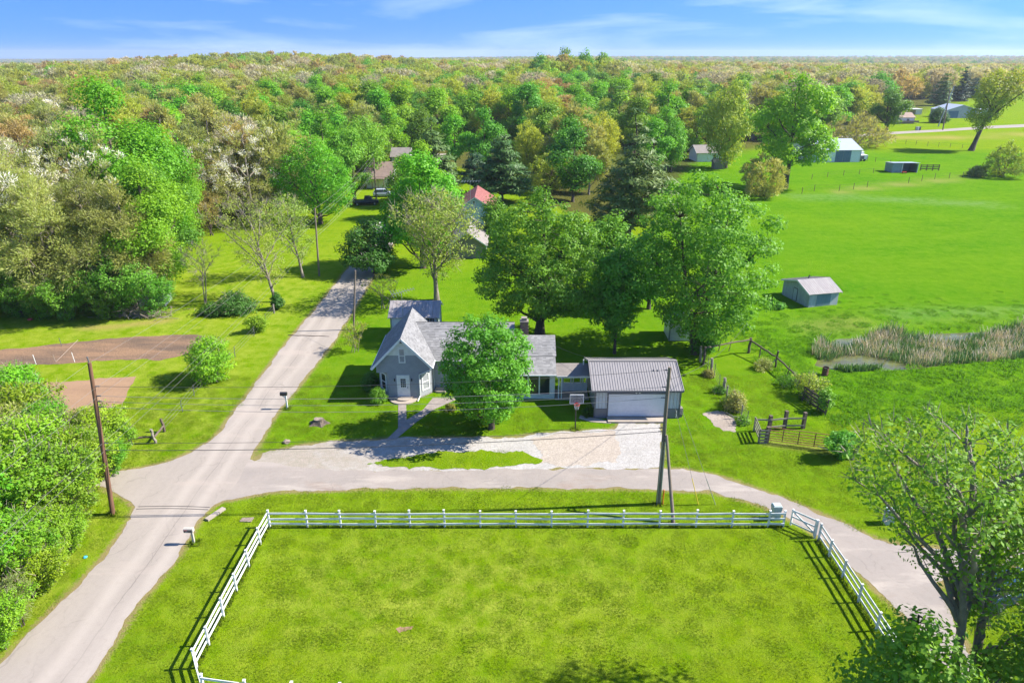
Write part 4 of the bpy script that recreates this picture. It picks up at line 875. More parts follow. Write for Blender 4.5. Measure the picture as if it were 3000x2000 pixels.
# ------------------------------------------------------------------ utility poles and lines
def pole(name, label, base, top, r0, r1, mat, mast=None):
    t = thing(name, label, 'utility pole', (base[0], base[1], 0)); mb = MB(); b = Vector((base[0], base[1], -0.3)); e = Vector(top)
    k = 6; mb.tube([b + (e - b) * (i / k) for i in range(k + 1)], [r0 + (r1 - r0) * i / k for i in range(k + 1)], 12); mb.build('shaft', mat, t, smooth=False); return t, b, e
def onpole(b, e, z): return b + (e - b) * ((z - b.z) / (e.z - b.z))
def insul(t, p, d=(1, 0, 0), n='insulator'):
    mb = MB(); d = Vector(d); mb.tube([p, p + d * 0.12, p + d * 0.2, p + d * 0.3], [0.02, 0.05, 0.03, 0.05], 6); mb.build(n, GTRIM, t)
PL = (-28.2, 41.1); pl, plb, ple = pole('utility_pole', 'brown utility pole rising from the thicket on the left', PL, (-27.16, 41.1, 11.69), 0.17, 0.12, POLEW)
PR = (10.55, 42.33); pr, prb, pre = pole('utility_pole', 'tall grey utility pole standing before the garage inside the lane bend', PR, (10.47, 42.33, 10.82), 0.16, 0.11, POLEG)
mb = MB(); mb.tube([(10.66, 42.2, 0), (10.6, 42.2, 5.6)], 0.05, 8); mb.tube([(10.44, 42.2, 0), (10.42, 42.2, 5.2)], 0.035, 6); mb.build('conduit', GALV, pr)
br, brb, bre = pole('brace_pole', 'shorter grey pole leaning in to prop the tall pole by the fence', (11.18, 39.83), (10.6, 42.0, 5.85), 0.13, 0.09, POLEG)
for z in (5.35, 5.7): mb = MB(); mb.bar((10.5, 42.3, z), (10.65, 41.9, z), 0.06, 0.1); mb.build('bracket', BLACKM, br)
b3 = spot(935, 808); p3_, p3b, p3e = pole('utility_pole', 'thin wooden pole on the mown verge left of the far road', b3, (-27.86, b3[1], 9.93), 0.15, 0.1, POLEG)
b4 = spot(1035, 966); p4_, p4b, p4e = pole('utility_pole', 'slim bare service pole between the road and the small outbuilding', b4, (-17.85, b4[1], 7.26), 0.12, 0.09, POLEG)
b5 = (-30.0, 155.0); p5_, p5b, p5e = pole('utility_pole', 'dark distant pole in front of the white far house', b5, (-29.9, b5[1], 9.2), 0.16, 0.11, POLEG)
b6 = spot(2762, 381); p6_, p6b, p6e = pole('utility_pole', 'tan pole at the far road, right of the pair', b6, (b6[0] - .8, b6[1], 17), 0.28, 0.2, POLEG)
b7 = spot(2748, 371); p7_, p7b, p7e = pole('utility_pole', 'grey pole leaning against its tan neighbour by the far road', b7, (b7[0] + 3.2, b7[1], 17), 0.26, 0.2, GALV)
b0 = (-31.0, -6.0)
def wire(label, a, b, sag, r=0.016, mat=None, name='power_line', k=22):
    a, b = Vector(a), Vector(b); pts = []
    for i in range(k + 1):
        f = i / k; p = a + (b - a) * f; p.z -= sag * 4 * f * (1 - f); pts.append(p)
    mb = MB(); c = (a + b) / 2; mb.tube(pts, r, 5); o = mb.build(name, mat or WIRE); props(o, label, 'wire'); return o
lz = lambda z: onpole(plb, ple, z); rz2 = lambda z: onpole(prb, pre, z)
for z, zr, lab, sag, r, m in ((10.0, 10.6, 'topmost thin wire from the left pole across the house roof to the tall pole', 0.5, 0.013, WIRE),
                       (9.3, 9.35, 'second wire strung over the front lawn between the two poles', 0.5, 0.013, WIREL),
                       (8.9, 8.95, 'third wire strung over the front lawn between the two poles', 0.6, 0.012, WIREL),
                       (8.5, 8.55, 'fourth wire crossing in front of the porch between the two poles', 0.7, 0.013, WIREL),
                       (5.75, 6.25, 'thin lower wire over the driveway between the two poles', 0.35, 0.013, WIRE),
                       (5.2, 5.95, 'thick black lowest cable over the driveway between the two poles', 0.45, 0.022, WIRE)):
    a = lz(z) + Vector((0.18, 0, 0)); b = rz2(zr) + Vector((-0.2, 0, 0)); wire(lab, a, b, sag, r, m)
    insul(pl, lz(z) + Vector((0.1, 0, 0))); insul(pr, rz2(zr) + Vector((-0.1, 0, 0)), (-1, 0, 0))
mb = MB()
for q in (0.9, 1.2): mb.tube([(10.6 - q, 42.3, 10.57), (10.55 - q, 42.3, 10.57)], [0.09, 0.05], 8)
mb.build('string_insulator', GTRIM, pr)
mb = MB(); p = lz(11.6); mb.tube([p, p + Vector((-0.05, 0, 0.5))], [0.03, 0.05], 6); mb.build('top_pin', GTRIM, pl)
for i, (z, dz, dx, lab) in enumerate(((11.6, 9.8, -0.1, 'highest line running up the road from the brown pole'), (9.9, 8.9, 0.15, 'second line running up the road from the brown pole'), (9.2, 8.4, 0.15, 'third line running up the road from the brown pole'), (5.8, 6.4, 0.1, 'upper of the two low lines running up the road'), (5.2, 6.0, 0.15, 'lower of the two low lines running up the road'))):
    wire(lab, lz(z) + Vector((dx, 0.1, 0)), onpole(p3b, p3e, dz) + Vector((dx, 0, 0)), 0.8, 0.007, WIREL)
    wire(lab.replace('running up the road from the brown pole', 'from the brown pole towards the near left corner').replace('running up the road', 'towards the near left corner'), lz(z) + Vector((dx, -0.1, 0)), (b0[0], b0[1], z), 0.6, 0.007, WIREL)
    wire(lab.replace('running up the road from the brown pole', 'from the verge pole on to the far pole').replace('running up the road', 'beyond the verge pole'), onpole(p3b, p3e, dz) + Vector((dx, 0, 0)), onpole(p5b, p5e, dz + 0.5), 0.8, 0.013, WIREL)
wire('service cable from the slim pole to the house ridge', onpole(p4b, p4e, 6.8), (-9.9, 66.9, 5.9), 0.5, 0.014)
wire('service cable from the house to the garage roof', (4.1, 62.0, 4.2), (8.0, 58.6, 4.3), 0.25, 0.014)
wire('cable falling from the tall pole to the right', rz2(9.9), (24.0, 66.0, 5.5), 1.2, 0.014)
gy1 = Vector(V3(spot(2046, 1477))); gy2 = Vector(V3(spot(2096, 1477)))
wire('guy wire with a yellow sleeve beside the tall pole', rz2(9.8), gy1, 0.0, 0.012, WIREL, 'guy_wire', 4); wire('right-hand guy wire with a grey sleeve beside the tall pole', rz2(10.3), gy2, 0.0, 0.012, WIREL, 'guy_wire', 4)
for g, top, m, lab, nm in ((gy1, rz2(9.8), YELLOW, 'yellow plastic guy wire sleeve stuck in the grass strip', 'guy_sleeve'), (gy2, rz2(10.3), GALV, 'grey guy wire sleeve right of the yellow one', 'guy_sleeve')):
    mb = MB(); e = g + (top - g).normalized() * 2.3; mb.tube([g, e], 0.028, 6); props(mb.build(nm, m), lab, 'sleeve')
x, y = spot(1941, 1478); om = thing('marker_post', 'orange cable marker post at the foot of the tall pole', 'marker', (x, y, 0)); mb = MB(); mb.tube([(x, y, 0), (x, y, 1.25)], 0.05, 10); mb.build('post', ORANGE, om); mb = MB(); mb.tube([(x, y, 1.25), (x, y, 1.3)], [0.055, 0.02], 10); mb.build('cap', ORANGE, om)
# transformer pedestals
def pedestal(u, v, lab):
    x, y = spot(u, v); t = thing('cable_pedestal', lab, 'utility box', (x, y, 0))
    mb = MB(); mb.box((x, y, 0.42), (0.55, 0.5, 0.84)); mb.build('body', PEDG, t); mb = MB(); mb.box((x, y, 0.98), (0.6, 0.55, 0.28)); mb.box((x, y, 1.14), (0.5, 0.45, 0.05)); mb.build('cap', PEDG, t)
    mb = MB(); mb.box((x, y - 0.26, 0.5), (0.4, 0.02, 0.5)); mb.build('door', PEDG, t)
pedestal(2270, 1518, 'pale green cable box standing just behind the white fence corner'); pedestal(2601, 1531, 'pale green cable box on the grass beside the big right tree')
# mailboxes
def mbx(name, lab, px, post, box, mat, h):
    x, y = spot(*px); t = thing(name, lab, 'mailbox', (x, y, 0)); mb = MB(); mb.box((x, y, h / 2), (0.13, 0.13, h)); mb.build('post', post, t)
    pts = []; w, hh, L = 0.28, 0.2, 0.55
    pr_ = [(-w / 2, 0), (w / 2, 0), (w / 2, hh)] + [(w / 2 * math.cos(a * math.pi / 6), hh + 0.12 * math.sin(a * math.pi / 6)) for a in range(1, 6)] + [(-w / 2, hh)]
    n = len(pr_); z0 = h - 0.06; vs = [(x - L + 0.08, y + q, z0 + e) for q, e in pr_] + [(x + 0.14, y + q, z0 + e) for q, e in pr_]
    mb = MB(); mb.add(vs, [tuple(range(n)), tuple(reversed(range(n, 2 * n)))] + [(i, n + i, n + (i + 1) % n, (i + 1) % n) for i in range(n)]); mb.build('box', mat, t); return t, x, y, z0
t_, x, y, z0 = mbx('mailbox', 'beige plastic mailbox with brown sides at the near road edge', (569, 1592), BEIGE, BEIGE, BEIGE, 1.05)
mb = MB(); mb.span(x - 0.44, x + 0.08, y - 0.155, y - 0.14, z0 + 0.01, z0 + 0.22); mb.build('side_panel', BROWNP, t_); mb = MB(); mb.span(x - 0.42, x - 0.22, y - 0.165, y - 0.155, z0 + 0.17, z0 + 0.21); mb.build('flag', REDP, t_)
mb = MB(); [mb.span(x - 0.33 + q * .05, x - 0.305 + q * .05, y - 0.165, y - 0.155, z0 + 0.06, z0 + 0.12) for q in range(3)]; mb.build('number_plate', WHITE, t_)
t_, x, y, z0 = mbx('mailbox', 'black mailbox on a white post beside the road in front of the house', (842, 1197), WHITE, BLACKM, BLACKM, 1.45)
mb = MB(); mb.bar((x - .35, y, z0 - .04), (x, y, z0 - .04), .1, .05); mb.bar((x - .3, y, z0 - .05), (x, y, z0 - .35), .07, .05); mb.build('bracket', WHITE, t_)
# basketball hoop
x, y = spot(1685, 1257); hp = thing('basketball_hoop', 'basketball hoop with a grey backboard and red rim beside the gravel pad', 'basketball hoop', (x, y, 0))
mb = MB(); mb.tube([(x, y, 0), (x, y, 2.9)], 0.055, 10); mb.bar((x, y, 2.6), (x, y - .32, 3.0), .05, .06); mb.bar((x, y, 2.9), (x, y - .32, 3.2), .05, .06); mb.build('pole', BLACKM, hp)
BB = plain('clear_backboard', (0.22, 0.23, 0.25), (0.18, 0.19, 0.21), 2, 0.2); yb = y - 0.36
mb = MB(); mb.span(x - .56, x + .56, yb - .02, yb + .02, 2.72, 3.5); mb.build('backboard', BB, hp)
mb = MB()
for a, b in (((-.57, 2.7), (.57, 2.7)), ((-.57, 3.51), (.57, 3.51)), ((-.57, 2.7), (-.57, 3.51)), ((.57, 2.7), (.57, 3.51))): mb.bar((x + a[0], yb, a[1]), (x + b[0], yb, b[1]), .045, .05, up=(0, 1, 0))
mb.build('backboard_frame', WHITE, hp)
mb = MB()
for rr in (0.48, 0.30): mb.tube([(x + rr * math.cos(a * math.pi / 12), yb - .025, 2.84 + rr * 1.1 * math.sin(a * math.pi / 12)) for a in range(13)], 0.016, 4)
mb.bar((x, yb - .025, 2.85), (x, yb - .025, 3.46), .02, .02); mb.build('backboard_lines', BLACKM, hp)
mb = MB(); mb.tube([(x + .23 * math.cos(a * math.pi / 9), yb - .28 + .23 * math.sin(a * math.pi / 9), 2.72) for a in range(19)], 0.022, 5); mb.span(x - .12, x + .12, yb - .1, yb - .02, 2.64, 2.78); mb.build('rim', REDP, hp)
mb = MB()
for a in range(12): mb.tube([(x + .23 * math.cos(a * math.pi / 6), yb - .28 + .23 * math.sin(a * math.pi / 6), 2.71), (x + .15 * math.cos(a * math.pi / 6 + .3), yb - .28 + .15 * math.sin(a * math.pi / 6 + .3), 2.3)], 0.012, 4)
mb.build('net', WHITE, hp)
# stump, small rock plant
x, y = spot(935, 1240); stp = thing('tree_stump', 'wide cut tree stump with flared roots on the front lawn', 'stump', (x, y, 0)); mb = MB(); r = random.Random(4); n = 16; vs = []
for k, (z, s) in enumerate(((0, .86), (0.1, .64), (0.3, .47), (0.46, .43))):
    for i in range(n): q = 2 * math.pi * i / n; rr = s * (1 + (0.28 if k < 2 else 0.1) * math.sin(q * 5 + 1) * (1 if k < 2 else .5) + r.uniform(-.05, .05)); vs.append((x + rr * math.cos(q), y + rr * .8 * math.sin(q), z + (r.uniform(-.05, .08) if k == 3 else 0)))
vs.append((x, y, 0.4)); mb.add(vs, [(k * n + i, k * n + (i + 1) % n, (k + 1) * n + (i + 1) % n, (k + 1) * n + i) for k in range(3) for i in range(n)]); mb.build('trunk_base', plain('stump_bark', (0.17, 0.13, 0.10), (0.09, 0.07, 0.05), 6, .95, bmp=.04), stp)
mb = MB(); mb.add([vs[3 * n + i] for i in range(n)] + [(x, y, 0.42)], [(i, (i + 1) % n, n) for i in range(n)]); mb.build('cut_top', STUMPW, stp)
def rock(name, lab, cat, px, s, mat, seed=1, flat=.6):
    x, y = spot(*px); bm = bmesh.new(); bmesh.ops.create_icosphere(bm, subdivisions=2, radius=1); r = random.Random(seed)
    for v in bm.verts: v.co *= s * (1 + r.uniform(-.18, .18)); v.co.z *= flat
    me = bpy.data.meshes.new(name); bm.to_mesh(me); bm.free(); me.materials.append(mat); o = link(name, me, loc=(x, y, s * flat * .4)); return props(o, lab, cat)
rock('boulder', 'small dark rock lying in the front lawn near the gravel drive', 'rock', (840, 1296), .3, STUMPW, 3)
x, y = spot(634, 1507); cs = MB(); cs.bar((x - .4, y - .7, .06), (x + .3, y + .65, .06), .34, .2); props(cs.build('culvert_slab', CONC), 'pale concrete culvert slab by the road opposite the thicket', 'slab')
mb = MB(); x, y = spot(722, 1523); mb.poly([(x - .4, y - .2), (x + .4, y - .25), (x + .45, y + .25), (x - .35, y + .2)], 0, .07); props(mb.build('flagstone', STUMPW), 'brown flat stone in the grass left of the white fence corner', 'stone')
rock('litter', 'bright blue litter on the verge below the thicket', 'litter', (250, 1632), .12, BLUET, 5)
rock('feed_bag', 'red object lying at the edge of the left woods', 'bag', (89, 937), .3, REDP, 6)
# ------------------------------------------------------------------ TV antenna
x, y = -12.1, 72.9; an = thing('tv_antenna', 'tall television antenna standing at the front of the small outbuilding', 'antenna', (x, y, 0)); ztop = onwall(1187, 856, y)[2]
mb = MB(); mb.tube([(x, y, 0), (x, y, ztop)], 0.03, 6); mb.build('mast', GALV, an)
mb = MB(); mb.bar((x - 1.0, y - .3, ztop - .15), (x + 1.3, y + .5, ztop + .25), .05, .05)
for k in range(9): f = k / 8; p = Vector((x - 1.0 + 2.3 * f, y - .3 + .8 * f, ztop - .15 + .4 * f)); d = Vector((-.33, .94, 0)) * (1.25 - .7 * f); mb.bar(p - d, p + d, .025, .025)
mb.build('boom', GALV, an)
ax2, ay2 = -7.5, 126.5; an2 = thing('tv_antenna', 'rooftop antenna on a thin mast beside the red-roofed cottage', 'antenna', (ax2, ay2, 0)); mb = MB(); mb.tube([(ax2, ay2, 0), (ax2, ay2, 9)], .04, 6); mb.build('mast', GALV, an2)
mb = MB(); mb.bar((ax2 - 1.6, ay2, 9), (ax2 + 2.0, ay2, 9.2), .06, .06); [mb.bar((ax2 - 1.4 + k * .5, ay2 - 1, 9.05), (ax2 - 1.4 + k * .5, ay2 + 1, 9.05), .04, .04) for k in range(7)]; mb.build('boom', GALV, an2)
# ------------------------------------------------------------------ weathered fences on the right
def log(mb, a, b, r0=.07, r1=.06, seed=0, k=5):
    a, b = Vector(a), Vector(b); rr = random.Random(seed); pts = [a + (b - a) * i / k + Vector((rr.uniform(-.04, .04), rr.uniform(-.04, .04), rr.uniform(-.04, .04))) for i in range(k + 1)]; mb.tube(pts, [r0 + (r1 - r0) * i / k for i in range(k + 1)], 7)
def gp(u, v): x, y = spot(u, v); return (x, y, gzf(x, y))
lf = thing('log_fence', 'weathered single-rail log fence bending round the small paddock from the big maple', 'fence', V3(spot(2200, 1035)))
lp = [gp(2060, 1068), gp(2106, 1028), gp(2136, 1030), gp(2193, 1034), gp(2224, 1047), gp(2271, 1076), gp(2306, 1105), gp(2340, 1135)]
for i, (q, h, rr) in enumerate(zip(lp, (2.0, 1.35, 1.5, 1.75, 1.3, 1.9, 1.3, 1.3), (.13, .05, .04, .15, .06, .1, .05, .09))):
    mb = MB(); log(mb, (q[0], q[1], q[2] - .1), (q[0] + .05, q[1], q[2] + h), rr, rr * .9, i); mb.build('post', WOODD, lf)
for i, (a, b, za, zb) in enumerate(((0, 3, 1.9, 1.6), (3, 5, 1.5, 1.15), (5, 7, 1.15, .9))):
    A, B = lp[a], lp[b]; mb = MB(); log(mb, (A[0], A[1], A[2] + za), (B[0], B[1], B[2] + zb), .09, .08, 20 + i, 6); mb.build('rail', WOODD, lf)
mb = MB(); A = gp(2238, 1078); log(mb, A, (lp[5][0], lp[5][1], .9), .06, .05, 7); mb.build('prop', WOODG, lf)
wfen = thing('wire_fence', 'old wire fence with leaning wooden posts between the garage lawn and the small paddock', 'fence', V3(spot(2115, 1150)))
wp = [(2052, 1060, 1.8, .13, 1), (2059, 1066, 1.5, .03, 0), (2073, 1082, 1.5, .03, 0), (2084, 1096, 1.75, .14, 1), (2092, 1108, 1.6, .03, 0), (2106, 1138, 1.5, .03, 0), (2121, 1150, 1.55, .15, 1), (2130, 1166, 1.3, .08, 1), (2163, 1208, 1.4, .07, 1), (2173, 1226, 1.4, .06, 1), (2186, 1246, 1.45, .03, 0)]
wq = []
for i, (u, v, h, rr, w) in enumerate(wp):
    x, y = spot(u, v); mb = MB(); log(mb, (x, y, -.1), (x - .1 * w, y, h), rr, rr * .9, 40 + i); mb.build('post', WOODG if w else GTRIM, wfen); wq.append((x, y, h))
mb = MB()
for a, b in zip(wq, wq[1:]):
    for f in (.25, .5, .75, .95): mb.tube([(a[0], a[1], 1.35 * f), (b[0], b[1], 1.35 * f)], .008, 4)
mb.build('mesh_wire', WIREL, wfen, kind='stuff')
cf = thing('corral_rails', 'weathered plank rails with thick posts behind the rusty gate', 'fence', V3(spot(2300, 1250)))
cpost = {'a': (2252, 1262, 1.5), 'b': (2297, 1256, 1.75), 'c': (2352, 1254, 1.55), 'd': (2208, 1262, 1.35), 'e': (2222, 1297, 1.35), 'f': (2245, 1296, 1.5)}
cpp = {}
for k, (u, v, h) in cpost.items():
    x, y = spot(u, v); cpp[k] = (x, y); mb = MB(); s = .26 if k in 'abcf' else .1; mb.box((x, y, h / 2), (s, s, h), .2); mb.build('post', WOODD if k in 'abcf' else WOODG, cf)
for i, (a, b, zs) in enumerate((('a', 'b', (1.15, .45)), ('b', 'c', (1.1, .4)), ('d', 'a', (1.2,)), ('d', 'e', (1.3, 1.0, .7, .4)), ('e', 'f', (1.25, .95, .65, .35, .1)))):
    for z in zs: A, B = cpp[a], cpp[b]; mb = MB(); mb.bar((A[0], A[1] - .14, z), (B[0], B[1] - .14, z - .05), .04, .14); mb.build('rail', WOODG, cf)
rg = thing('field_gate', 'long rusty red tube gate closing the small paddock', 'gate', V3(spot(2340, 1310))); A, B = Vector(V3(spot(2247, 1294))), Vector(V3(spot(2431, 1319)))
for z in (.22, .42, .64, .88, 1.14, 1.42): mb = MB(); mb.tube([A + Vector((0, 0, z)), B + Vector((0, 0, z))], .03, 7); mb.build('rail', RUST, rg)
for f in (0, .235, .485, .74, 1): p = A + (B - A) * f; mb = MB(); mb.bar(p + Vector((0, -.03, .2)), p + Vector((0, -.03, 1.44)), .06, .035); mb.build('upright', RUST, rg)
gpz = thing('gate_posts', 'dark leaning timber posts smothered in vines at the right end of the rusty gate', 'posts', V3(spot(2460, 1330)))
for i, (u, v, h, m, dx) in enumerate(((2438, 1318, 1.75, WOODD, 0), (2475, 1335, 2.0, WOODD, .1), (2494, 1345, 1.75, WOODG, .5))): x, y = spot(u, v); mb = MB(); log(mb, (x, y, -.1), (x + dx, y, h), .15, .13, 60 + i); mb.build('post', m, gpz)
mb = MB(); a, b = V3(spot(2394, 1316), .35), V3(spot(2490, 1344), .1); log(mb, a, b, .03, .03, 9); props(mb.build('fallen_rail', GALV), 'thin pale rail lying slanted before the right end of the rusty gate', 'rail')
dk = thing('broken_panel', 'dark collapsed board fence panel under the shrub in the small paddock', 'fence panel', V3(spot(2385, 1190)))
A, B = Vector(V3(spot(2350, 1172))), Vector(V3(spot(2417, 1216)))
for z in (.25, .6, .95, 1.3): mb = MB(); mb.bar(A + Vector((0, 0, z + .1)), B + Vector((0, 0, z)), .04, .17); mb.build('board', WOODD, dk)
for f in (0, .33, .66, 1): p = A + (B - A) * f; mb = MB(); mb.bar(p, p + Vector((.1, 0, 1.55)), .1, .1); mb.build('upright', WOODD, dk)
mb = MB(); a, b = V3(spot(2112, 1205), .06), V3(spot(2158, 1226), .12); log(mb, a, b, .05, .05, 4); props(mb.build('fallen_pole', WOODG), 'long bare pole lying across the gravel patch by the wire fence', 'pole')
x, y = spot(2416, 1098); bl = thing('oil_drum', 'rusty open steel drum at the near edge of the cattail pond', 'drum', (x, y, gzf(x, y) - .05)); zb = bl.location.z
mb = MB(); mb.tube([(x, y, zb), (x, y, zb + .3), (x, y, zb + .32), (x, y, zb + .34), (x, y, zb + .9)], [.3, .3, .32, .3, .3], 16, cap=False); mb.build('shell', BARREL, bl); mb = MB(); mb.tube([(x, y, zb + .1), (x, y, zb + .78)], [.28, .28], 14); mb.build('inside', DARK, bl)
# left corner fence, hedge-line posts and stakes
hf = thing('corner_rails', 'three grey split posts with low rails at the corner beside the road', 'fence', V3(spot(455, 1300)))
hq = [spot(385, 1303), spot(456, 1298), spot(483, 1264)]
for i, (q, h, m) in enumerate(zip(hq, (1.2, 1.35, 1.25), (WOODG, WOODG, WOODD))): mb = MB(); log(mb, (q[0], q[1], -.1), (q[0] - .12, q[1], h), .12, .11, 70 + i); mb.build('post', m, hf)
for a, b in ((0, 1), (1, 2)): mb = MB(); log(mb, (*hq[a], .62), (*hq[b], .6), .09, .08, 80 + a); mb.build('rail', WOODD, hf)
hw2 = thing('hedge_fence', 'faint post and wire fence in the rough grass left of the road', 'fence', V3(spot(640, 1150)))
hpost = [spot(u, v) for u, v in ((535, 1206), (570, 1160), (602, 1128), (690, 1045), (745, 985), (780, 945), (804, 918))]
for i, q in enumerate(hpost): mb = MB(); log(mb, (*q, -.1), (q[0], q[1], 1.2), .035 if i < 6 else .1, .03 if i < 6 else .1, 90 + i); mb.build('post', GTRIM if i < 6 else WOODG, hw2)
mb = MB()
for a, b in zip([hq[2]] + hpost, hpost):
    for z in (.35, .7, 1.05): mb.tube([(*a, z), (*b, z)], .008, 4)
mb.build('fence_wire', WIREL, hw2, kind='stuff')
for u, v, h, m, lab in ((106, 1067, 1.1, WHITE, 'white stake at the near edge of the vegetable bed, left one'), (163, 1061, .9, SOILSTICK, 'grey stake in the vegetable bed between two white ones'), (219, 1060, 1.1, WHITE, 'white stake at the near edge of the vegetable bed, right one'), (181, 1013, .95, GTRIM, 'dark steel stake at the far edge of the vegetable bed'), (115, 1124, 1.1, WHITE, 'white stake on the grass above the thicket crown')):
    x, y = spot(u, v); mb = MB(); mb.tube([(x, y, 0), (x - .08, y, h)], .03, 6); props(mb.build('garden_stake', m), lab, 'stake')
mb = MB(); a, b = V3(spot(165, 1060), .05), V3(spot(232, 1010), .6); mb.tube([a, b], .025, 5); props(mb.build('garden_string', SOILSTICK), 'pale slanted pole across the vegetable bed', 'pole')
mb = MB(); q = [V3(spot(845 + i * 15, 982 + (i % 3) * .6 + .4 * i), .05) for i in range(9)]; mb.tube(q, [.045, .05, .05, .045, .04, .04, .03, .03, .02], 6); props(mb.build('fallen_branch', WOODD), 'dark fallen branch lying across the road', 'branch')
# brush pile
x, y = spot(415, 925); bp = thing('brush_pile', 'tangled heap of cut branches before the white shed at the edge of the left woods', 'brush pile', (x, y, 0)); mb = MB(); r = random.Random(8)
for i in range(170):
    c = Vector((x + r.gauss(0, 2.4), y + r.gauss(0, .8), abs(r.gauss(.4, .4)))); d = Vector((r.gauss(0, 1), r.gauss(0, .5), r.gauss(.1, .35))).normalized() * r.uniform(.5, 1.8); mb.tube([c - d * .5, c + Vector((0, 0, r.uniform(0, .2))), c + d * .5], [.04, .03, .012], 4, cap=False)
mb.build('branch', SOILSTICK, bp, kind='stuff')
for i in range(7): mb = MB(); d = Vector((r.uniform(.6, 1.6), r.uniform(-.4, .4), 0)); c = Vector((x - 3.5 + i * 1.1, y - .7 + r.uniform(-.3, .3), .12)); log(mb, c - d * .5, c + d * .5 + Vector((0, 0, r.uniform(0, .3))), .08, .07, i); mb.build('branch', SOILSTICK, bp)
# far wire fences
def wfence(label, pts, h=1.3):
    q = [gp(*p) for p in pts]; t = thing('wire_fence', label, 'fence', q[0]); 
    for i, p in enumerate(q): mb = MB(); mb.tube([(p[0], p[1], p[2] - .1), (p[0], p[1], p[2] + h)], .07, 5); mb.build('post', WOODD, t)
    mb = MB()
    for a, b in zip(q, q[1:]):
        for f in (.5, .95): mb.tube([(a[0], a[1], a[2] + h * f), (b[0], b[1], b[2] + h * f)], .012, 4)
    mb.build('fence_wire', WIRE, t, kind='stuff')
wfence('post and wire fence on the grass below the white barn', ((2378, 525), (2424, 519), (2471, 514), (2517, 511), (2558, 507), (2600, 500)))
wfence('post and wire fence running right from the barn trailers', ((2540, 473), (2564, 475), (2607, 483), (2632, 485)), 1.4)
wfence('post and wire fence passing under the lone leaning tree', ((2590, 412), (2622, 418), (2653, 422), (2683, 425), (2717, 428), (2749, 430), (2783, 433), (2818, 436), (2855, 440)), 1.5)
wfence('post and wire fence along the far edge of the big pasture', ((2349, 568), (2385, 560), (2458, 560), (2500, 555), (2540, 549), (2661, 537), (2700, 530), (2738, 525), (2780, 523), (2820, 520), (2870, 515)), 1.5)
x, y = spot(2705, 500); cz = thing('paddock_rails', 'dark plank rail panel just right of the open shelter', 'fence', (x, y, 0))
for k in range(4): mb = MB(); mb.span(x - 1 + k * 1.7, x - .8 + k * 1.7, y - .1, y + .1, 0, 1.7); mb.build('post', WOODD, cz)
for z in (.5, 1.0, 1.5): mb = MB(); mb.span(x - 1, x + 4.2, y - .16, y - .1, z - .12, z + .12); mb.build('rail', WOODD, cz)
# bins / posts at the far road
for i, (u, lab, m) in enumerate(((2684, 'leftmost of three wheeled bins at the far road', GALV), (2689, 'middle of three wheeled bins at the far road', WHITE), (2693, 'rightmost dark bin of three at the far road', GTRIM))):
    x, y = spot(u, 382); t = thing('bin', lab, 'bin', (x, y, 0)); mb = MB(); mb.box((x, y, .7), (.75, .8, 1.3)); mb.build('body', m, t); mb = MB(); mb.box((x, y, 1.42), (.85, .9, .12)); mb.build('lid', m, t)
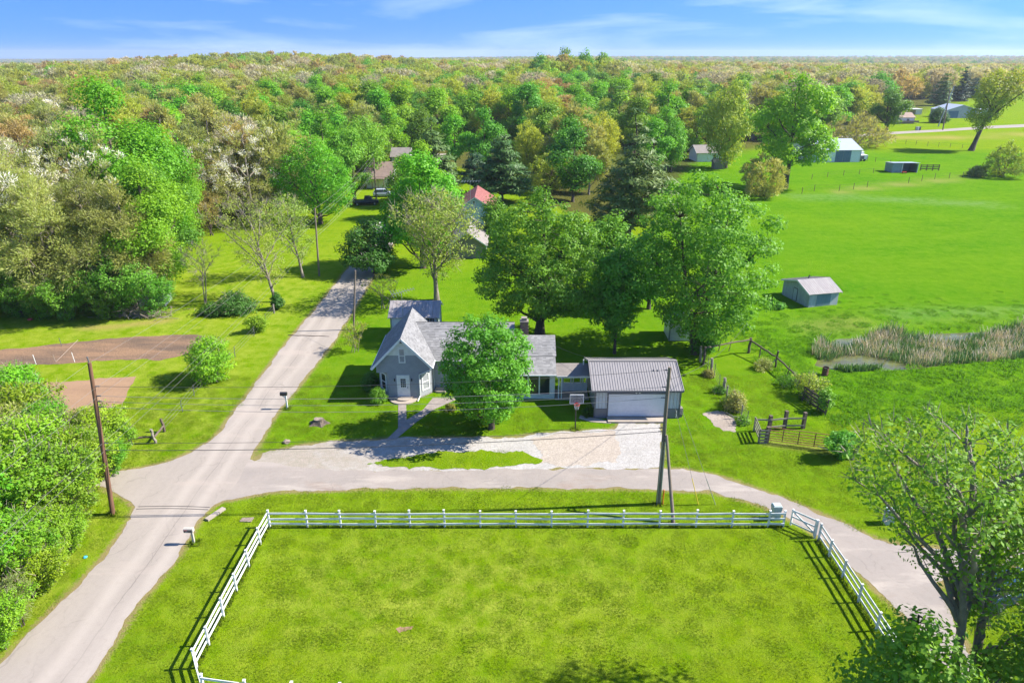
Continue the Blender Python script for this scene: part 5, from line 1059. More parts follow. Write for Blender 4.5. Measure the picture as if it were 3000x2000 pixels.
# ------------------------------------------------------------------ vehicles
def car(name, label, x, y, rz, paint, L=4.7, Wd=1.85, H=1.7, kind='suv'):
    t = thing(name, label, 'car', (x, y, 0), rz)
    if kind == 'suv': sec = [(-L / 2, .45, .9, .86), (-L / 2 + .12, .3, 1.02, .96), (-L / 2 + 1.0, .28, 1.08, 1), (0, .28, 1.1, 1), (L / 2 - 1.1, .28, 1.02, 1), (L / 2 - .25, .3, .92, .94), (L / 2, .42, .78, .82)]; cab = [(-L / 2 + .1, 1.0, .88), (-L / 2 + .55, H, .74), (.35, H, .74), (1.2, 1.05, .88)]
    else: sec = [(-L / 2, .5, .98, .92), (-L / 2 + .1, .4, 1.05, .98), (0, .35, 1.1, 1), (L / 2 - .9, .35, 1.12, 1), (L / 2 - .15, .4, 1.05, .95), (L / 2, .5, .9, .86)]; cab = [(-.35, 1.05, .9), (-.15, H, .78), (.9, H, .78), (1.5, 1.1, .9)]
    mb = MB(); vs = []
    for xx, a, b, f in sec: w = Wd / 2 * f; vs += [(xx, -w * .96, a), (xx, -w, (a + b) / 2), (xx, -w * .93, b), (xx, w * .93, b), (xx, w, (a + b) / 2), (xx, w * .96, a)]
    n = len(sec); mb.add(vs, [tuple(reversed(range(6))), tuple(range(6 * (n - 1), 6 * n))] + [(k * 6 + i, (k + 1) * 6 + i, (k + 1) * 6 + (i + 1) % 6, k * 6 + (i + 1) % 6) for k in range(n - 1) for i in range(6)])
    mb.build('body', paint, t, local=True)
    w = [Wd / 2 * f for _, _, f in cab]; c = cab
    mb = MB(); mb.add([(c[i][0], s * w[i], c[i][1]) for s in (-1, 1) for i in range(4)], [(0, 1, 2, 3), (7, 6, 5, 4), (0, 4, 5, 1), (2, 6, 7, 3)]); mb.build('window', GLASS, t, local=True)
    mb = MB(); mb.add([(c[1][0] - .05, -w[1], H - .03), (c[2][0] + .05, -w[2], H - .03), (c[2][0] + .05, w[2], H - .03), (c[1][0] - .05, w[1], H - .03), (c[1][0] + .1, -w[1] * .9, H + .04), (c[2][0] - .1, -w[2] * .9, H + .04), (c[2][0] - .1, w[2] * .9, H + .04), (c[1][0] + .1, w[1] * .9, H + .04)], [(4, 5, 6, 7), (0, 1, 5, 4), (1, 2, 6, 5), (2, 3, 7, 6), (3, 0, 4, 7)])
    for i, j in ((0, 1), (2, 3)):
        for s in (-1, 1): mb.bar((c[i][0], s * w[i], c[i][1]), (c[j][0], s * w[j], c[j][1]), .08, .06)
    for s in (-1, 1): mb.bar((.1, s * w[1] * 1.05, 1.05), (.05, s * w[1], H), .07, .06)
    mb.build('roof', paint, t, local=True)
    for xx in (-L / 2 + .85, L / 2 - .9):
        for s in (-1, 1):
            mb = MB(); mb.tube([(xx, s * Wd / 2 * .78, .34), (xx, s * Wd / 2 * 1.01, .34)], .34, 16); wh = mb.build('wheel', TYRE, t, local=True); mb = MB(); mb.tube([(xx, s * Wd / 2 * 1.0, .34), (xx, s * Wd / 2 * 1.03, .34)], .2, 12); mb.build('rim', GALV, wh, local=True)
    for s in (-1, 1):
        mb = MB(); mb.box((L / 2 - .06, s * Wd * .33, .78), (.1, .35, .14)); mb.build('headlight', WHITE, t, local=True); mb = MB(); mb.box((-L / 2 + .05, s * Wd * .36, .85), (.1, .25, .2)); mb.build('taillight', REDP, t, local=True)
    return t
car('parked_car', 'silver-blue car parked in front of the white far house', -29.3, 160.5, 0.1, CARB)
car('pickup_truck', 'black truck in deep shade below the silver-blue car', -31.5, 151, 0.2, CARK, 5.4, 1.95, 1.85, 'pickup')
x, y = spot(2915, 1745); car('parked_car', 'dark blue car hidden under the big near tree on the right', x + .5, y, 0.35, CARU)
x, y = spot(1172, 536); pt = thing('propane_tank', 'white propane tank lying right of the white far house', 'tank', (x, y, 0)); mb = MB(); mb.tube([(x - 1.4, y, 1), (x - 1.2, y, 1), (x + 1.2, y, 1), (x + 1.4, y, 1)], [.3, .55, .55, .3], 12); mb.build('vessel', WHITE, pt)
mb = MB(); [mb.span(x + q - .1, x + q + .1, y - .4, y + .4, 0, .5) for q in (-.8, .8)]; mb.build('leg', GALV, pt)
x, y = spot(685, 612); sl_ = thing('play_slide', 'yellow playground slide at the edge of the left lawn', 'slide', (x, y, 0)); mb = MB(); mb.bar((x - .9, y, 2.0), (x - 1.6, y - 1.2, .2), .7, .1); mb.build('chute', YELLOW, sl_); mb = MB(); [mb.bar((x - .9 + q, y, 0), (x - .9 + q, y, 2.2), .1, .1) for q in (-.35, .35)]; mb.build('frame', YELLOW, sl_)
mb = MB(); a, b = V3(spot(1428, 655)), V3(spot(1338, 655)); yf = thing('yard_fence', 'brown board fence in front of the pale blue cottage', 'fence', b)
for k in range(14): p = b + (a - b) * (k / 14); q = b + (a - b) * ((k + .93) / 14); mb = MB(); mb.bar(p + Vector((0, 0, .6)), q + Vector((0, 0, .6)), .05, 1.1); mb.build('board', BROWNR, yf)
# ------------------------------------------------------------------ vegetation
def tubes_np(paths, n):
    """many tapered tubes -> verts, quads; paths = list of (pts (k,3), radii (k,))"""
    VV, QQ, b = [], [], 0; ang = np.arange(n) * 2 * np.pi / n; ca, sa = np.cos(ang), np.sin(ang)
    for pts, rad in paths:
        k = len(pts); d = np.gradient(pts, axis=0); d /= np.linalg.norm(d, axis=1, keepdims=True) + 1e-9
        ref = np.array([1.0, 0, 0]) if abs(d[0, 0]) < 0.8 else np.array([0, 1.0, 0])
        a = np.cross(d, ref); a /= np.linalg.norm(a, axis=1, keepdims=True) + 1e-9; c = np.cross(d, a)
        v = pts[:, None, :] + (a[:, None, :] * ca[None, :, None] + c[:, None, :] * sa[None, :, None]) * rad[:, None, None]
        VV.append(v.reshape(-1, 3)); i, j = np.meshgrid(np.arange(k - 1), np.arange(n), indexing='ij'); p = b + i * n + j; q = b + i * n + (j + 1) % n
        QQ.append(np.stack([p, q, q + n, p + n], -1).reshape(-1, 4)); b += k * n
    return np.concatenate(VV), np.concatenate(QQ)
def diamonds(c, nrm, ax, L, Wd):
    """leaf-shaped quads"""
    ax = ax - nrm * (ax * nrm).sum(1, keepdims=True); ax /= np.linalg.norm(ax, axis=1, keepdims=True) + 1e-9; b = np.cross(nrm, ax)
    L = np.asarray(L)[:, None] * .5; Wd = np.asarray(Wd)[:, None] * .5
    v = np.stack([c - ax * L, c + b * Wd + ax * L * .15, c + ax * L, c - b * Wd + ax * L * .15], 1)
    return v.reshape(-1, 3), np.arange(len(c) * 4).reshape(-1, 4)
def unit(a): return a / (np.linalg.norm(a, axis=-1, keepdims=True) + 1e-9)
PROF = {
    'round': lambda t: np.sqrt(np.clip(1 - (2 * t - 0.95) ** 2 / 1.06, 0, 1)),
    'oval': lambda t: np.clip(np.sin(np.pi * np.clip(t, 0, 1) ** 0.75) ** 0.7, 0, 1),
    'dome': lambda t: np.clip((1 - t ** 2.2), 0, 1) ** 0.6 * np.clip(0.55 + 2.2 * t, 0, 1),
    'cone': lambda t: np.clip((1 - t) ** 0.8, 0, 1) * np.clip(0.6 + 4 * t, 0, 1) + 0.04,
    'vase': lambda t: np.clip(0.35 + 0.9 * t, 0, 1) * np.clip((1 - t) * 4.5, 0, 1) ** 0.5,
    'tall': lambda t: np.clip(np.sin(np.pi * np.clip(t * 0.94 + 0.04, 0, 1)), 0, 1) ** 0.55,
}
def grow(seed, H, R, zb, prof='round', ncl=120, nleaf=120, ls=0.3, cr=1.0, style='leaf', tr=0.25, lean=(0, 0), lobes=0.32, fork=0.0, white=0.0, twigs=0, limbs=9, nstem=1, dens_low=1.0, asp=0.62, droop=0.0, nl=0):
    """one tree around the origin: (trunk verts, quads), (crown verts, quads, material index, tint)"""
    g = np.random.default_rng(seed); pf = PROF[prof]
    tt = np.linspace(0, 1, 60); pdf = pf(tt) ** 1.3 * (dens_low + (1 - dens_low) * tt); cdf = np.cumsum(pdf) / pdf.sum()
    M = ncl * 4; t = np.interp(g.random(M), cdf, tt); th = g.random(M) * 2 * np.pi
    mod = np.ones(M); 
    for k in (1, 2, 3, 5): mod += lobes * g.uniform(.3, 1) / k ** .5 * np.cos(k * th + g.uniform(0, 6.28) + g.uniform(-4, 4) * t)
    rad = np.maximum(R * pf(t) * mod - cr * .5, .05) * (g.random(M) ** .42)
    C = np.stack([rad * np.cos(th) + lean[0] * t, rad * np.sin(th) + lean[1] * t, zb + t * (H - zb - cr * .4)], 1)
    if nl:                                          # crown built of several big boughs, each a mound of its own
        lt = np.interp((np.arange(nl) + g.random(nl)) / nl * .86, np.linspace(0, 1, 60), tt); la = g.permutation(nl) * 2.39996 + g.uniform(0, 6.28); lr = R * .7 * pf(lt) * g.uniform(.75, 1.15, nl)
        lc = np.stack([lr * np.cos(la) + lean[0] * lt, lr * np.sin(la) + lean[1] * lt, zb + (H - zb) * (.1 + .78 * lt)], 1); ls_ = R * g.uniform(.34, .52, nl); lc[-1] = [lean[0], lean[1], H - ls_[-1] * .9]
        w = ls_ ** 2 / (ls_ ** 2).sum(); k_ = g.choice(nl, M, p=w); dv = unit(g.normal(size=(M, 3)) + np.array([0, 0, .35])); C = lc[k_] + dv * (np.maximum(ls_[k_] - cr * .4, .2) * (g.random(M) ** .3))[:, None] * [1, 1, .85]
        C[:, 2] = np.clip(C[:, 2], zb, H - cr * .3); t = np.clip((C[:, 2] - zb) / (H - zb), 0, 1)
    keep = [0]; md = (R * R * (H - zb) * 2.2 / ncl) ** (1 / 3) * .62
    for i in range(1, M):
        if len(keep) >= ncl: break
        if np.min(((C[keep] - C[i]) ** 2).sum(1)) > md * md * (.55 if nl else 1): keep.append(i)
    C = C[keep]; n = len(C)
    # ---- skeleton
    paths = []; big = []
    top = np.array([lean[0] * .8, lean[1] * .8, zb + (H - zb) * .72]); stems = []
    for s in range(nstem):
        off = np.array([g.normal(0, .25), g.normal(0, .25), 0]) * (nstem > 1) * (1 + tr); e = top + (np.array([g.normal(0, R * .35), g.normal(0, R * .35), 0]) if nstem > 1 else 0)
        k = 9; f = np.linspace(0, 1, k)[:, None]; P = off + (e - off) * f + np.cumsum(g.normal(0, .02 * H / k * 2, (k, 3)) * [1, 1, 0], 0) * np.minimum(f * 3, 1)
        P[:, 2] = np.maximum(P[:, 2], 0); P[0, 2] = -.15; r = tr * (1 - .8 * f[:, 0]) / nstem ** .4; r[0] *= 1.35; big.append((P, r)); stems.append(P)
    idx = [int(np.argmax(C[:, 2]))]
    dmin = ((C - C[idx[0]]) ** 2).sum(1)
    for _ in range(min(limbs, n) - 1): j = int(np.argmax(dmin)); idx.append(j); dmin = np.minimum(dmin, ((C - C[j]) ** 2).sum(1))
    limb_pts = [np.concatenate(stems)]; limb_r = [np.concatenate([r for _, r in big])]
    for j in idx:
        S = stems[g.integers(nstem)]; zc = C[j, 2]; za = max(zb * .55, zc - .75 * np.hypot(*(C[j, :2])) - .1 * (H - zb)); za = min(za, S[-1, 2])
        a = np.array([np.interp(za, S[:, 2], S[:, q]) for q in range(3)]); e = C[j]; mid = a + (e - a) * .5 + np.array([0, 0, -.06 if droop else .1]) * np.linalg.norm(e - a)
        f = np.linspace(0, 1, 7)[:, None]; P = (1 - f) ** 2 * a + 2 * f * (1 - f) * mid + f * f * e + g.normal(0, .03 * R, (7, 3)) * np.sin(np.pi * f)
        r = tr * .42 * (1 - .82 * f[:, 0]); big.append((P, r)); limb_pts.append(P); limb_r.append(r)
    LP = np.concatenate(limb_pts); LR = np.concatenate(limb_r); small = []
    for j in range(n):
        if j in idx: continue
        d = C[j] - LP; dd = np.linalg.norm(d, axis=1) + np.where(d[:, 2] < .3 * (0 if droop else 1), 2.5, 0) + np.where(LP[:, 2] < zb * .6, 50, 0); i = int(np.argmin(dd)); a = LP[i]; e = C[j]; f = np.linspace(0, 1, 4)[:, None]
        P = a + (e - a) * f + np.array([0, 0, .08]) * np.linalg.norm(e - a) * np.sin(np.pi * f); small.append((P, np.maximum(min(LR[i] * .5, tr * .14), .015) * (1 - .8 * f[:, 0])))
    v1, q1 = tubes_np(big, 7)
    if small: v2, q2 = tubes_np(small, 3); v1, q1 = np.concatenate([v1, v2]), np.concatenate([q1, q2 + len(v1)])
    # ---- foliage
    crr = cr * g.uniform(.65, 1.3, n); m = np.maximum((nleaf * (crr / cr) ** 2).astype(int), 2); ci = np.repeat(np.arange(n), m); K = len(ci)
    axis = np.array([0, 0, zb + (H - zb) * .35]) + np.array([lean[0] * .4, lean[1] * .4, 0]); od = unit(C - axis)
    if style == 'leaf':
        u = unit(g.normal(size=(K, 3))); rr = g.random(K) ** .4; pos = C[ci] + u * (crr[ci] * rr)[:, None] * [1, 1, .72]
        nr = unit(.75 * u + .35 * od[ci] + np.array([0, 0, .45]) + g.normal(0, .42, (K, 3))); ax = unit(g.normal(size=(K, 3))); s = ls * g.uniform(.6, 1.35, K)
        if droop: pos[:, 2] -= droop * g.random(K) ** 2 * 2; ax = unit(np.array([0, 0, -1.0]) + g.normal(0, .3, (K, 3)))
        v, q = diamonds(pos, nr, ax, s * (1.5 if droop else 1.1), s * asp)
    elif style == 'bud':                            # bristly sprays of new shoots with buds
        d = unit(.8 * od[ci] + unit(g.normal(size=(K, 3))) * .75 + np.array([0, 0, .35])); rr = g.random(K) ** .6; pos = C[ci] + d * (crr[ci] * rr)[:, None]
        nr = unit(np.cross(d, g.normal(size=(K, 3))) + .5 * od[ci] + np.array([0, 0, .3])); s = ls * g.uniform(.6, 1.4, K); v, q = diamonds(pos, nr, d + g.normal(0, .25, (K, 3)), s * 1.9, s * .42)
    else:                                           # pine: flat tufts along the boughs
        out = unit(np.stack([C[ci, 0] - lean[0] * .5, C[ci, 1] - lean[1] * .5, np.full(K, .1)], 1)); u = unit(g.normal(size=(K, 3))); pos = C[ci] + u * (crr[ci] * g.random(K) ** .5)[:, None] * [1, 1, .33]
        pos[:, 2] -= .10 * np.hypot(C[ci, 0], C[ci, 1]); ax = unit(out * 1.0 + g.normal(0, .45, (K, 3)) + np.array([0, 0, .25])); nr = unit(np.array([0, 0, .8]) + .45 * out + .5 * u + g.normal(0, .3, (K, 3))); s = ls * g.uniform(.6, 1.4, K); v, q = diamonds(pos, nr, ax, s * 1.7, s * .42)
    tint = np.clip(g.normal(.5, .24, n)[ci] * .6 + g.random(K) * .4, 0, 1); mi = np.zeros(K, int)
    if white: 
        wc = (g.random(n) < white) & (od[:, 2] > -.3); mi = np.where(wc[ci] & (g.random(K) < .75), 1, 0)
    if twigs:
        tw = max(1, int(twigs)); cj = np.repeat(np.arange(n), tw); Kt = len(cj); d = unit(.75 * od[cj] + unit(g.normal(size=(Kt, 3))) * .7 + np.array([0, 0, .3])); L = crr[cj] * g.uniform(.8, 1.5, Kt); p = C[cj] + d * (L * .4)[:, None]
        nr = unit(np.cross(d, g.normal(size=(Kt, 3)))); v2, q2 = diamonds(p, nr, d, L, np.full(Kt, max(.03, ls * .16))); q = np.concatenate([q, q2 + len(v)]); v = np.concatenate([v, v2]); mi = np.concatenate([mi, np.full(Kt, 2)]); tint = np.concatenate([tint, g.random(Kt)])
    return (v1, q1), (v, q, mi, tint)
def tree_meshes(name, leaf, bark=None, second=None, **k):
    (v1, q1), (v, q, mi, ti) = grow(**k); bark = bark or BARK
    a = np_mesh(bpy.data.meshes.new(name + '_trunk'), v1, q1, smooth=True); a.materials.append(bark)
    b = np_mesh(bpy.data.meshes.new(name + '_crown'), v, q, mi, ti)
    for m in (leaf, second or leaf, L_TWIG): b.materials.append(m)
    return a, b
def merged(name, leaf, bark=None, second=None, **k):
    (v1, q1), (v, q, mi, ti) = grow(**k); vv = np.concatenate([v, v1]); qq = np.concatenate([q, q1 + len(v)]); mm = np.concatenate([mi, np.full(len(q1), 3)]); tt = np.concatenate([ti, np.zeros(len(q1))])
    b = np_mesh(bpy.data.meshes.new(name), vv, qq, mm, tt)
    for m in (leaf, second or leaf, L_TWIG, bark or BARK): b.materials.append(m)
    return b
def plant(name, label, cat, x, y, meshes, s=1.0, rz=0.0, group=None, sz=None):
    t = thing(name, label, cat, (x, y, gzf(x, y)), rz, group); t.scale = (s, s, sz or s); link('trunk', meshes[0], t); link('crown', meshes[1], t); return t
HERO = []
L_SPRING = leafmat('leaf_spring', (0.190, 0.310, 0.030), (0.340, 0.440, 0.070), 0.44, 0.08)
L_WALNUT = leafmat('leaf_walnut', (0.125, 0.280, 0.014), (0.240, 0.420, 0.038), 0.46, 0.06)
def hero(name, label, base, top, spread, leaf, seed, zb=0.3, bark=None, second=None, cat='tree', group=None, R=None, H=None, xy=None, **k):
    x, y = xy if xy else spot(*base); H = H or tall(base[0], base[1], top); R = R or spread * .5 * slant(y) / FOC; HERO.append((x, y, R))
    m = tree_meshes(name, leaf, bark, second, seed=seed, H=H, R=R, zb=H * zb, **k); return plant(name, label, cat, x, y, m, group=group)

hero('apple_tree', 'dense round green tree standing alone on the lawn in front of the house', (1440, 1255), 905, 292, L_APPLE, 1, zb=.12, prof='round', ncl=165, nleaf=150, ls=.23, cr=.78, tr=.24, lobes=.18)
hero('maple_tree', 'big dark-trunked maple behind the house chimney', (1580, 985), 545, 390, L_MAPLE, 2, zb=.19, prof='dome', ncl=230, nleaf=150, ls=.29, cr=1.05, tr=.55, lobes=.24)
hero('maple_tree', 'slender young maple standing between the two big maples', (1800, 1035), 690, 180, L_MAPLE, 3, zb=.17, prof='oval', ncl=120, nleaf=105, ls=.3, cr=.9, tr=.16, lobes=.2)
hero('maple_tree', 'largest pale green maple above the wire fence, right of the garage', (2045, 1030), 492, 392, L_MAPLE, 4, zb=.13, prof='round', ncl=260, nleaf=140, ls=.29, cr=1.1, tr=.5, lobes=.24, nstem=2, lean=(-2.2, 0))
hero('maple_tree', 'dark vine-wrapped tree filling the gap between the big maples', (1900, 905), 660, 170, L_MAPLE, 5, zb=.15, prof='oval', ncl=110, nleaf=100, ls=.34, cr=1.1, tr=.25)
hero('ash_tree', 'half-bare pale tree with spreading limbs behind the small outbuilding', (1280, 878), 545, 265, L_SPRING, 6, zb=.25, bark=BARKG, prof='vase', ncl=170, nleaf=48, ls=.26, cr=1.1, tr=.34, lobes=.3, twigs=10, limbs=14)
hero('broadleaf_tree', 'bright green tree rising behind the half-bare pale tree', (1240, 785), 440, 245, L_BRIGHT, 7, nl=11, zb=.08, prof='oval', ncl=200, nleaf=110, ls=.4, cr=1.4, tr=.4)
hero('crab_tree', 'dark low tree overhanging the road bend with a few pale flowers', (1100, 800), 628, 175, L_DARK, 8, zb=.12, second=L_WHITE, white=.05, prof='dome', ncl=110, nleaf=110, ls=.3, cr=1.1, tr=.25)
hero('budding_shrub', 'golden budding shrub beside the slim service pole', (1045, 1030), 952, 72, L_YELLOW, 9, zb=.35, prof='vase', ncl=45, nleaf=22, ls=.13, cr=.5, style='bud', tr=.06, nstem=4, cat='shrub', bark=BARKG, twigs=6)
hero('budding_shrub', 'leaning golden shrub at the road edge by the dark low tree', (1130, 905), 808, 110, L_YELLOW, 10, zb=.35, prof='vase', ncl=45, nleaf=18, ls=.15, cr=.6, style='bud', tr=.1, nstem=3, cat='shrub', bark=BARKG, twigs=6)
hero('young_tree', 'open half-leafed tree with a leaning trunk at the hedge end left of the road', (810, 885), 565, 215, L_SPRING, 11, zb=.22, bark=BARKG, prof='vase', ncl=120, nleaf=42, ls=.2, cr=1.0, tr=.22, lean=(-3.4, 1), twigs=9, limbs=12)
hero('young_tree', 'open half-leafed tree with a forked trunk beside the thin verge pole', (888, 812), 560, 150, L_SPRING, 12, zb=.25, bark=BARKG, prof='vase', ncl=100, nleaf=46, ls=.22, cr=1.0, tr=.2, lean=(-1.5, 0), twigs=6, limbs=10)
hero('young_tree', 'thin twin-stemmed nearly bare tree on the hedge line', (606, 892), 705, 115, L_OLIVE, 13, zb=.35, bark=BARKG, prof='vase', ncl=60, nleaf=8, ls=.16, cr=.8, tr=.12, nstem=2, twigs=14)
hero('redbud_tree', 'low rust-brown spreading tree on the left lawn', (618, 690), 566, 130, L_RUST, 14, zb=.3, prof='vase', ncl=90, nleaf=60, ls=.22, cr=.9, style='bud', tr=.16, nstem=3, twigs=6)
hero('blossom_tree', 'tall white-blossomed tree at the left lawn corner, olive behind', (745, 668), 350, 255, L_OLIVE, 15, zb=.2, bark=BARKG, second=L_WHITE, white=.42, prof='oval', ncl=200, nleaf=85, ls=.21, cr=1.4, style='bud', tr=.35, lobes=.35, twigs=9, limbs=16)
hero('broadleaf_tree', 'bright rounded green tree left of the far road', (940, 655), 385, 240, L_BRIGHT, 16, zb=.12, prof='oval', ncl=190, nleaf=90, ls=.36, cr=1.4, tr=.4)
hero('broadleaf_tree', 'darker leafy tree between the bright one and the far white house', (1040, 590), 375, 130, L_GREEN, 17, nl=9, zb=.15, prof='tall', ncl=130, nleaf=90, ls=.42, cr=1.6, tr=.4)
hero('bush', 'big rounded bright bush on the grass between bare plot and road', (612, 1118), 985, 150, L_SCRUB, 18, zb=.04, prof='round', ncl=90, nleaf=90, ls=.2, cr=.75, tr=.08, nstem=5, cat='bush', twigs=5)
hero('bush', 'small bright bush on the fence line below the hedge', (752, 972), 918, 60, L_SCRUB, 19, zb=.05, prof='round', ncl=40, nleaf=70, ls=.18, cr=.5, tr=.05, nstem=4, cat='bush')
hero('hedge_shrub', 'vine-tangled dark shrub mound on the hedge line', (690, 912), 848, 120, L_DARK, 20, zb=.03, prof='dome', ncl=70, nleaf=80, ls=.22, cr=.8, tr=.08, nstem=4, cat='shrub', twigs=5)
hero('hedge_shrub', 'long low dark shrub under the twin-stemmed thin tree', (620, 920), 885, 90, L_DARK, 21, zb=.03, prof='dome', ncl=50, nleaf=80, ls=.22, cr=.7, tr=.06, nstem=4, cat='shrub')
hero('ivy_bush', 'upright ivy clump wrapping the trunk at the hedge end', (812, 905), 850, 38, L_DARK, 22, zb=.05, prof='oval', ncl=35, nleaf=80, ls=.2, cr=.45, tr=.08, cat='bush')
hero('clipped_bush', 'small clipped sunlit bush at the left corner of the house front', (1108, 1178), 1128, 58, L_APPLE, 23, zb=.0, prof='dome', ncl=60, nleaf=110, ls=.09, cr=.3, tr=.03, nstem=4, cat='bush', lobes=.08)
hero('hedge_bush', 'tall dark bush in the shade of the left house wall', (1086, 1140), 1085, 60, L_DARK, 24, zb=.02, prof='dome', ncl=60, nleaf=100, ls=.12, cr=.45, tr=.04, nstem=4, cat='bush')
hero('daylily', 'clump of strappy leaves beside the garage corner', (1725, 1216), 1193, 36, L_DARK, 25, zb=.0, prof='dome', ncl=24, nleaf=40, ls=.2, cr=.25, style='bud', tr=.02, nstem=3, cat='plant')
hero('daylily', 'small pale tuft of leaves on the shaded lawn by the front walk', (1320, 1200), 1186, 30, L_OLIVE, 26, zb=.0, prof='dome', ncl=16, nleaf=40, ls=.18, cr=.25, style='bud', tr=.02, nstem=3, cat='plant')
hero('vine_bush', 'leafy tangle at the right end of the rusty gate', (2462, 1338), 1260, 95, L_GREEN, 27, zb=.03, prof='vase', lobes=.5, ncl=80, nleaf=60, ls=.15, cr=.36, tr=.05, nstem=4, cat='bush')
hero('vine_bush', 'yellow-green shrub over the collapsed board panel', (2358, 1160), 1095, 90, L_YELLOW, 28, zb=.08, prof='vase', ncl=60, nleaf=45, ls=.16, cr=.6, tr=.06, nstem=4, cat='bush', twigs=7)
hero('vine_bush', 'bright upright sapling at the right end of the collapsed panel', (2418, 1205), 1130, 44, L_GREEN, 29, zb=.1, prof='oval', ncl=30, nleaf=60, ls=.2, cr=.45, tr=.05, cat='bush')
hero('vine_bush', 'grey-green brush along the wire fence by the gravel patch', (2150, 1205), 1140, 60, L_OLIVE, 30, zb=.02, prof='dome', ncl=50, nleaf=50, ls=.15, cr=.5, tr=.05, nstem=4, cat='bush', twigs=6)
hero('weed_clump', 'leafy weed clump at the left corner of the field shed', (2275, 902), 880, 50, L_GREEN, 31, zb=.0, prof='dome', ncl=30, nleaf=60, ls=.22, cr=.4, tr=.03, nstem=3, cat='plant')
hero('vine_bush', 'dense low growth at the foot of the largest maple', (2055, 1030), 930, 90, L_GREEN, 32, zb=.02, prof='dome', ncl=60, nleaf=90, ls=.24, cr=.8, tr=.06, nstem=4, cat='bush')
for i, (u, v, sp, lf, lab) in enumerate(((2075, 1100, 26, L_OLIVE, 'dry weeds at the second wooden post of the wire fence'), (2110, 1150, 28, L_GREEN, 'green weeds below the third wooden post of the wire fence'), (2138, 1188, 40, L_GREEN, 'leafy weeds on the wire fence above the gravel patch'), (2180, 1240, 30, L_GREEN, 'weeds at the lower end of the wire fence by the plank rails'), (2240, 1080, 40, L_OLIVE, 'dry brush under the bend of the log fence'), (2310, 1130, 46, L_GREEN, 'green brush at the low end of the log fence'), (2390, 1180, 60, L_DARK, 'dark leaves inside the collapsed board panel'))):
    hero('fence_weeds', lab, (u, v), v - sp * .8, sp * 1.5, lf, 70 + i, zb=.0, prof='dome', ncl=34, nleaf=45, ls=.13, cr=.4, tr=.03, nstem=3, cat='weeds', twigs=3)
hero('broadleaf_tree', 'leafy green tree in the shade behind the slender young maple', (1790, 860), 600, 170, L_MAPLE, 80, zb=.12, prof='oval', ncl=120, nleaf=85, ls=.36, cr=1.2, tr=.2)
# mid-distance
hero('white_pine', 'tall spreading white pine with a bare dark trunk behind the largest maple', (1840, 690), 298, 270, L_PINE, 33, zb=.12, prof='cone', ncl=170, nleaf=80, ls=.55, cr=1.9, style='pine', tr=.45, lobes=.35, limbs=30)
hero('white_pine', 'broad white pine left of the twin-trunk pine', (1275, 590), 335, 190, L_PINE, 34, zb=.1, prof='cone', ncl=150, nleaf=75, ls=.55, cr=1.8, style='pine', tr=.4, lobes=.3, limbs=26)
hero('white_pine', 'pointed white pine with two bare trunks behind the red-roofed cottage', (1470, 590), 362, 190, L_PINE, 35, zb=.16, prof='cone', ncl=150, nleaf=75, ls=.55, cr=1.8, style='pine', tr=.4, lobes=.25, limbs=26)
hero('white_pine', 'shorter dark pine over the cottage yard', (1392, 570), 425, 110, L_SPRUCE, 36, zb=.25, prof='cone', ncl=90, nleaf=70, ls=.5, cr=1.5, style='pine', tr=.4, lobes=.3, limbs=20)
hero('spring_tree', 'pair-crowned olive-yellow tree right of the pointed pine', (1600, 560), 440, 150, L_YELLOW, 37, zb=.08, prof='dome', ncl=110, nleaf=55, ls=.4, cr=1.4, style='bud', tr=.25, nstem=3, twigs=4)
hero('broadleaf_tree', 'deep green tree standing up from the mid woods, ivy on its trunk', (1545, 440), 238, 130, L_MAPLE, 38, nl=8, zb=.15, prof='oval', ncl=130, nleaf=80, ls=.6, cr=1.9, tr=.5)
hero('willow', 'tall yellow-green willow left of the barn', (2125, 492), 232, 150, L_YELLOW, 39, zb=.12, prof='tall', ncl=150, nleaf=75, ls=.5, cr=1.7, tr=.45, droop=1.0)
hero('cottonwood', 'tall bright green cottonwood in front of the barn', (2300, 552), 205, 235, L_BRIGHT, 40, nl=13, zb=.14, prof='oval', ncl=210, nleaf=95, ls=.55, cr=1.9, tr=.55, lobes=.22)
hero('thicket_bush', 'rounded olive bush at the foot of the bright cottonwood', (2235, 575), 455, 140, L_OLIVE, 41, zb=.02, prof='round', ncl=110, nleaf=80, ls=.34, cr=1.3, style='bud', tr=.15, nstem=5, cat='bush', twigs=5)
hero('lone_tree', 'lone leaning yellow-green tree in the far field', (2845, 442), 195, 150, L_YELLOW, 42, zb=.28, prof='vase', ncl=120, nleaf=70, ls=.6, cr=2.1, tr=.8, lean=(6, 2), lobes=.35)
hero('field_bush', 'scraggly yellow shrub tree at the right end of the far fence', (2935, 518), 418, 115, L_YELLOW, 43, zb=.1, prof='dome', ncl=80, nleaf=50, ls=.4, cr=1.5, style='bud', tr=.25, nstem=3, cat='bush', twigs=8)
hero('field_bush', 'low dark bush on the far fence left of the scraggly yellow one', (2860, 516), 480, 60, L_OLIVE, 44, zb=.05, prof='dome', ncl=40, nleaf=50, ls=.4, cr=1.0, tr=.12, nstem=3, cat='bush')
hero('osage_tree', 'wide grey-brown half-bare tree right behind the barn', (2500, 430), 335, 170, L_OLIVE, 45, zb=.08, bark=BARKG, prof='dome', ncl=130, nleaf=40, ls=.5, cr=2.0, style='bud', tr=.4, nstem=4, twigs=12)
hero('roadside_tree', 'green tree with pale trunk where the far road disappears', (2598, 383), 258, 100, L_GREEN, 46, nl=8, zb=.2, prof='oval', ncl=110, nleaf=80, ls=.65, cr=2.1, tr=.8, nstem=2)
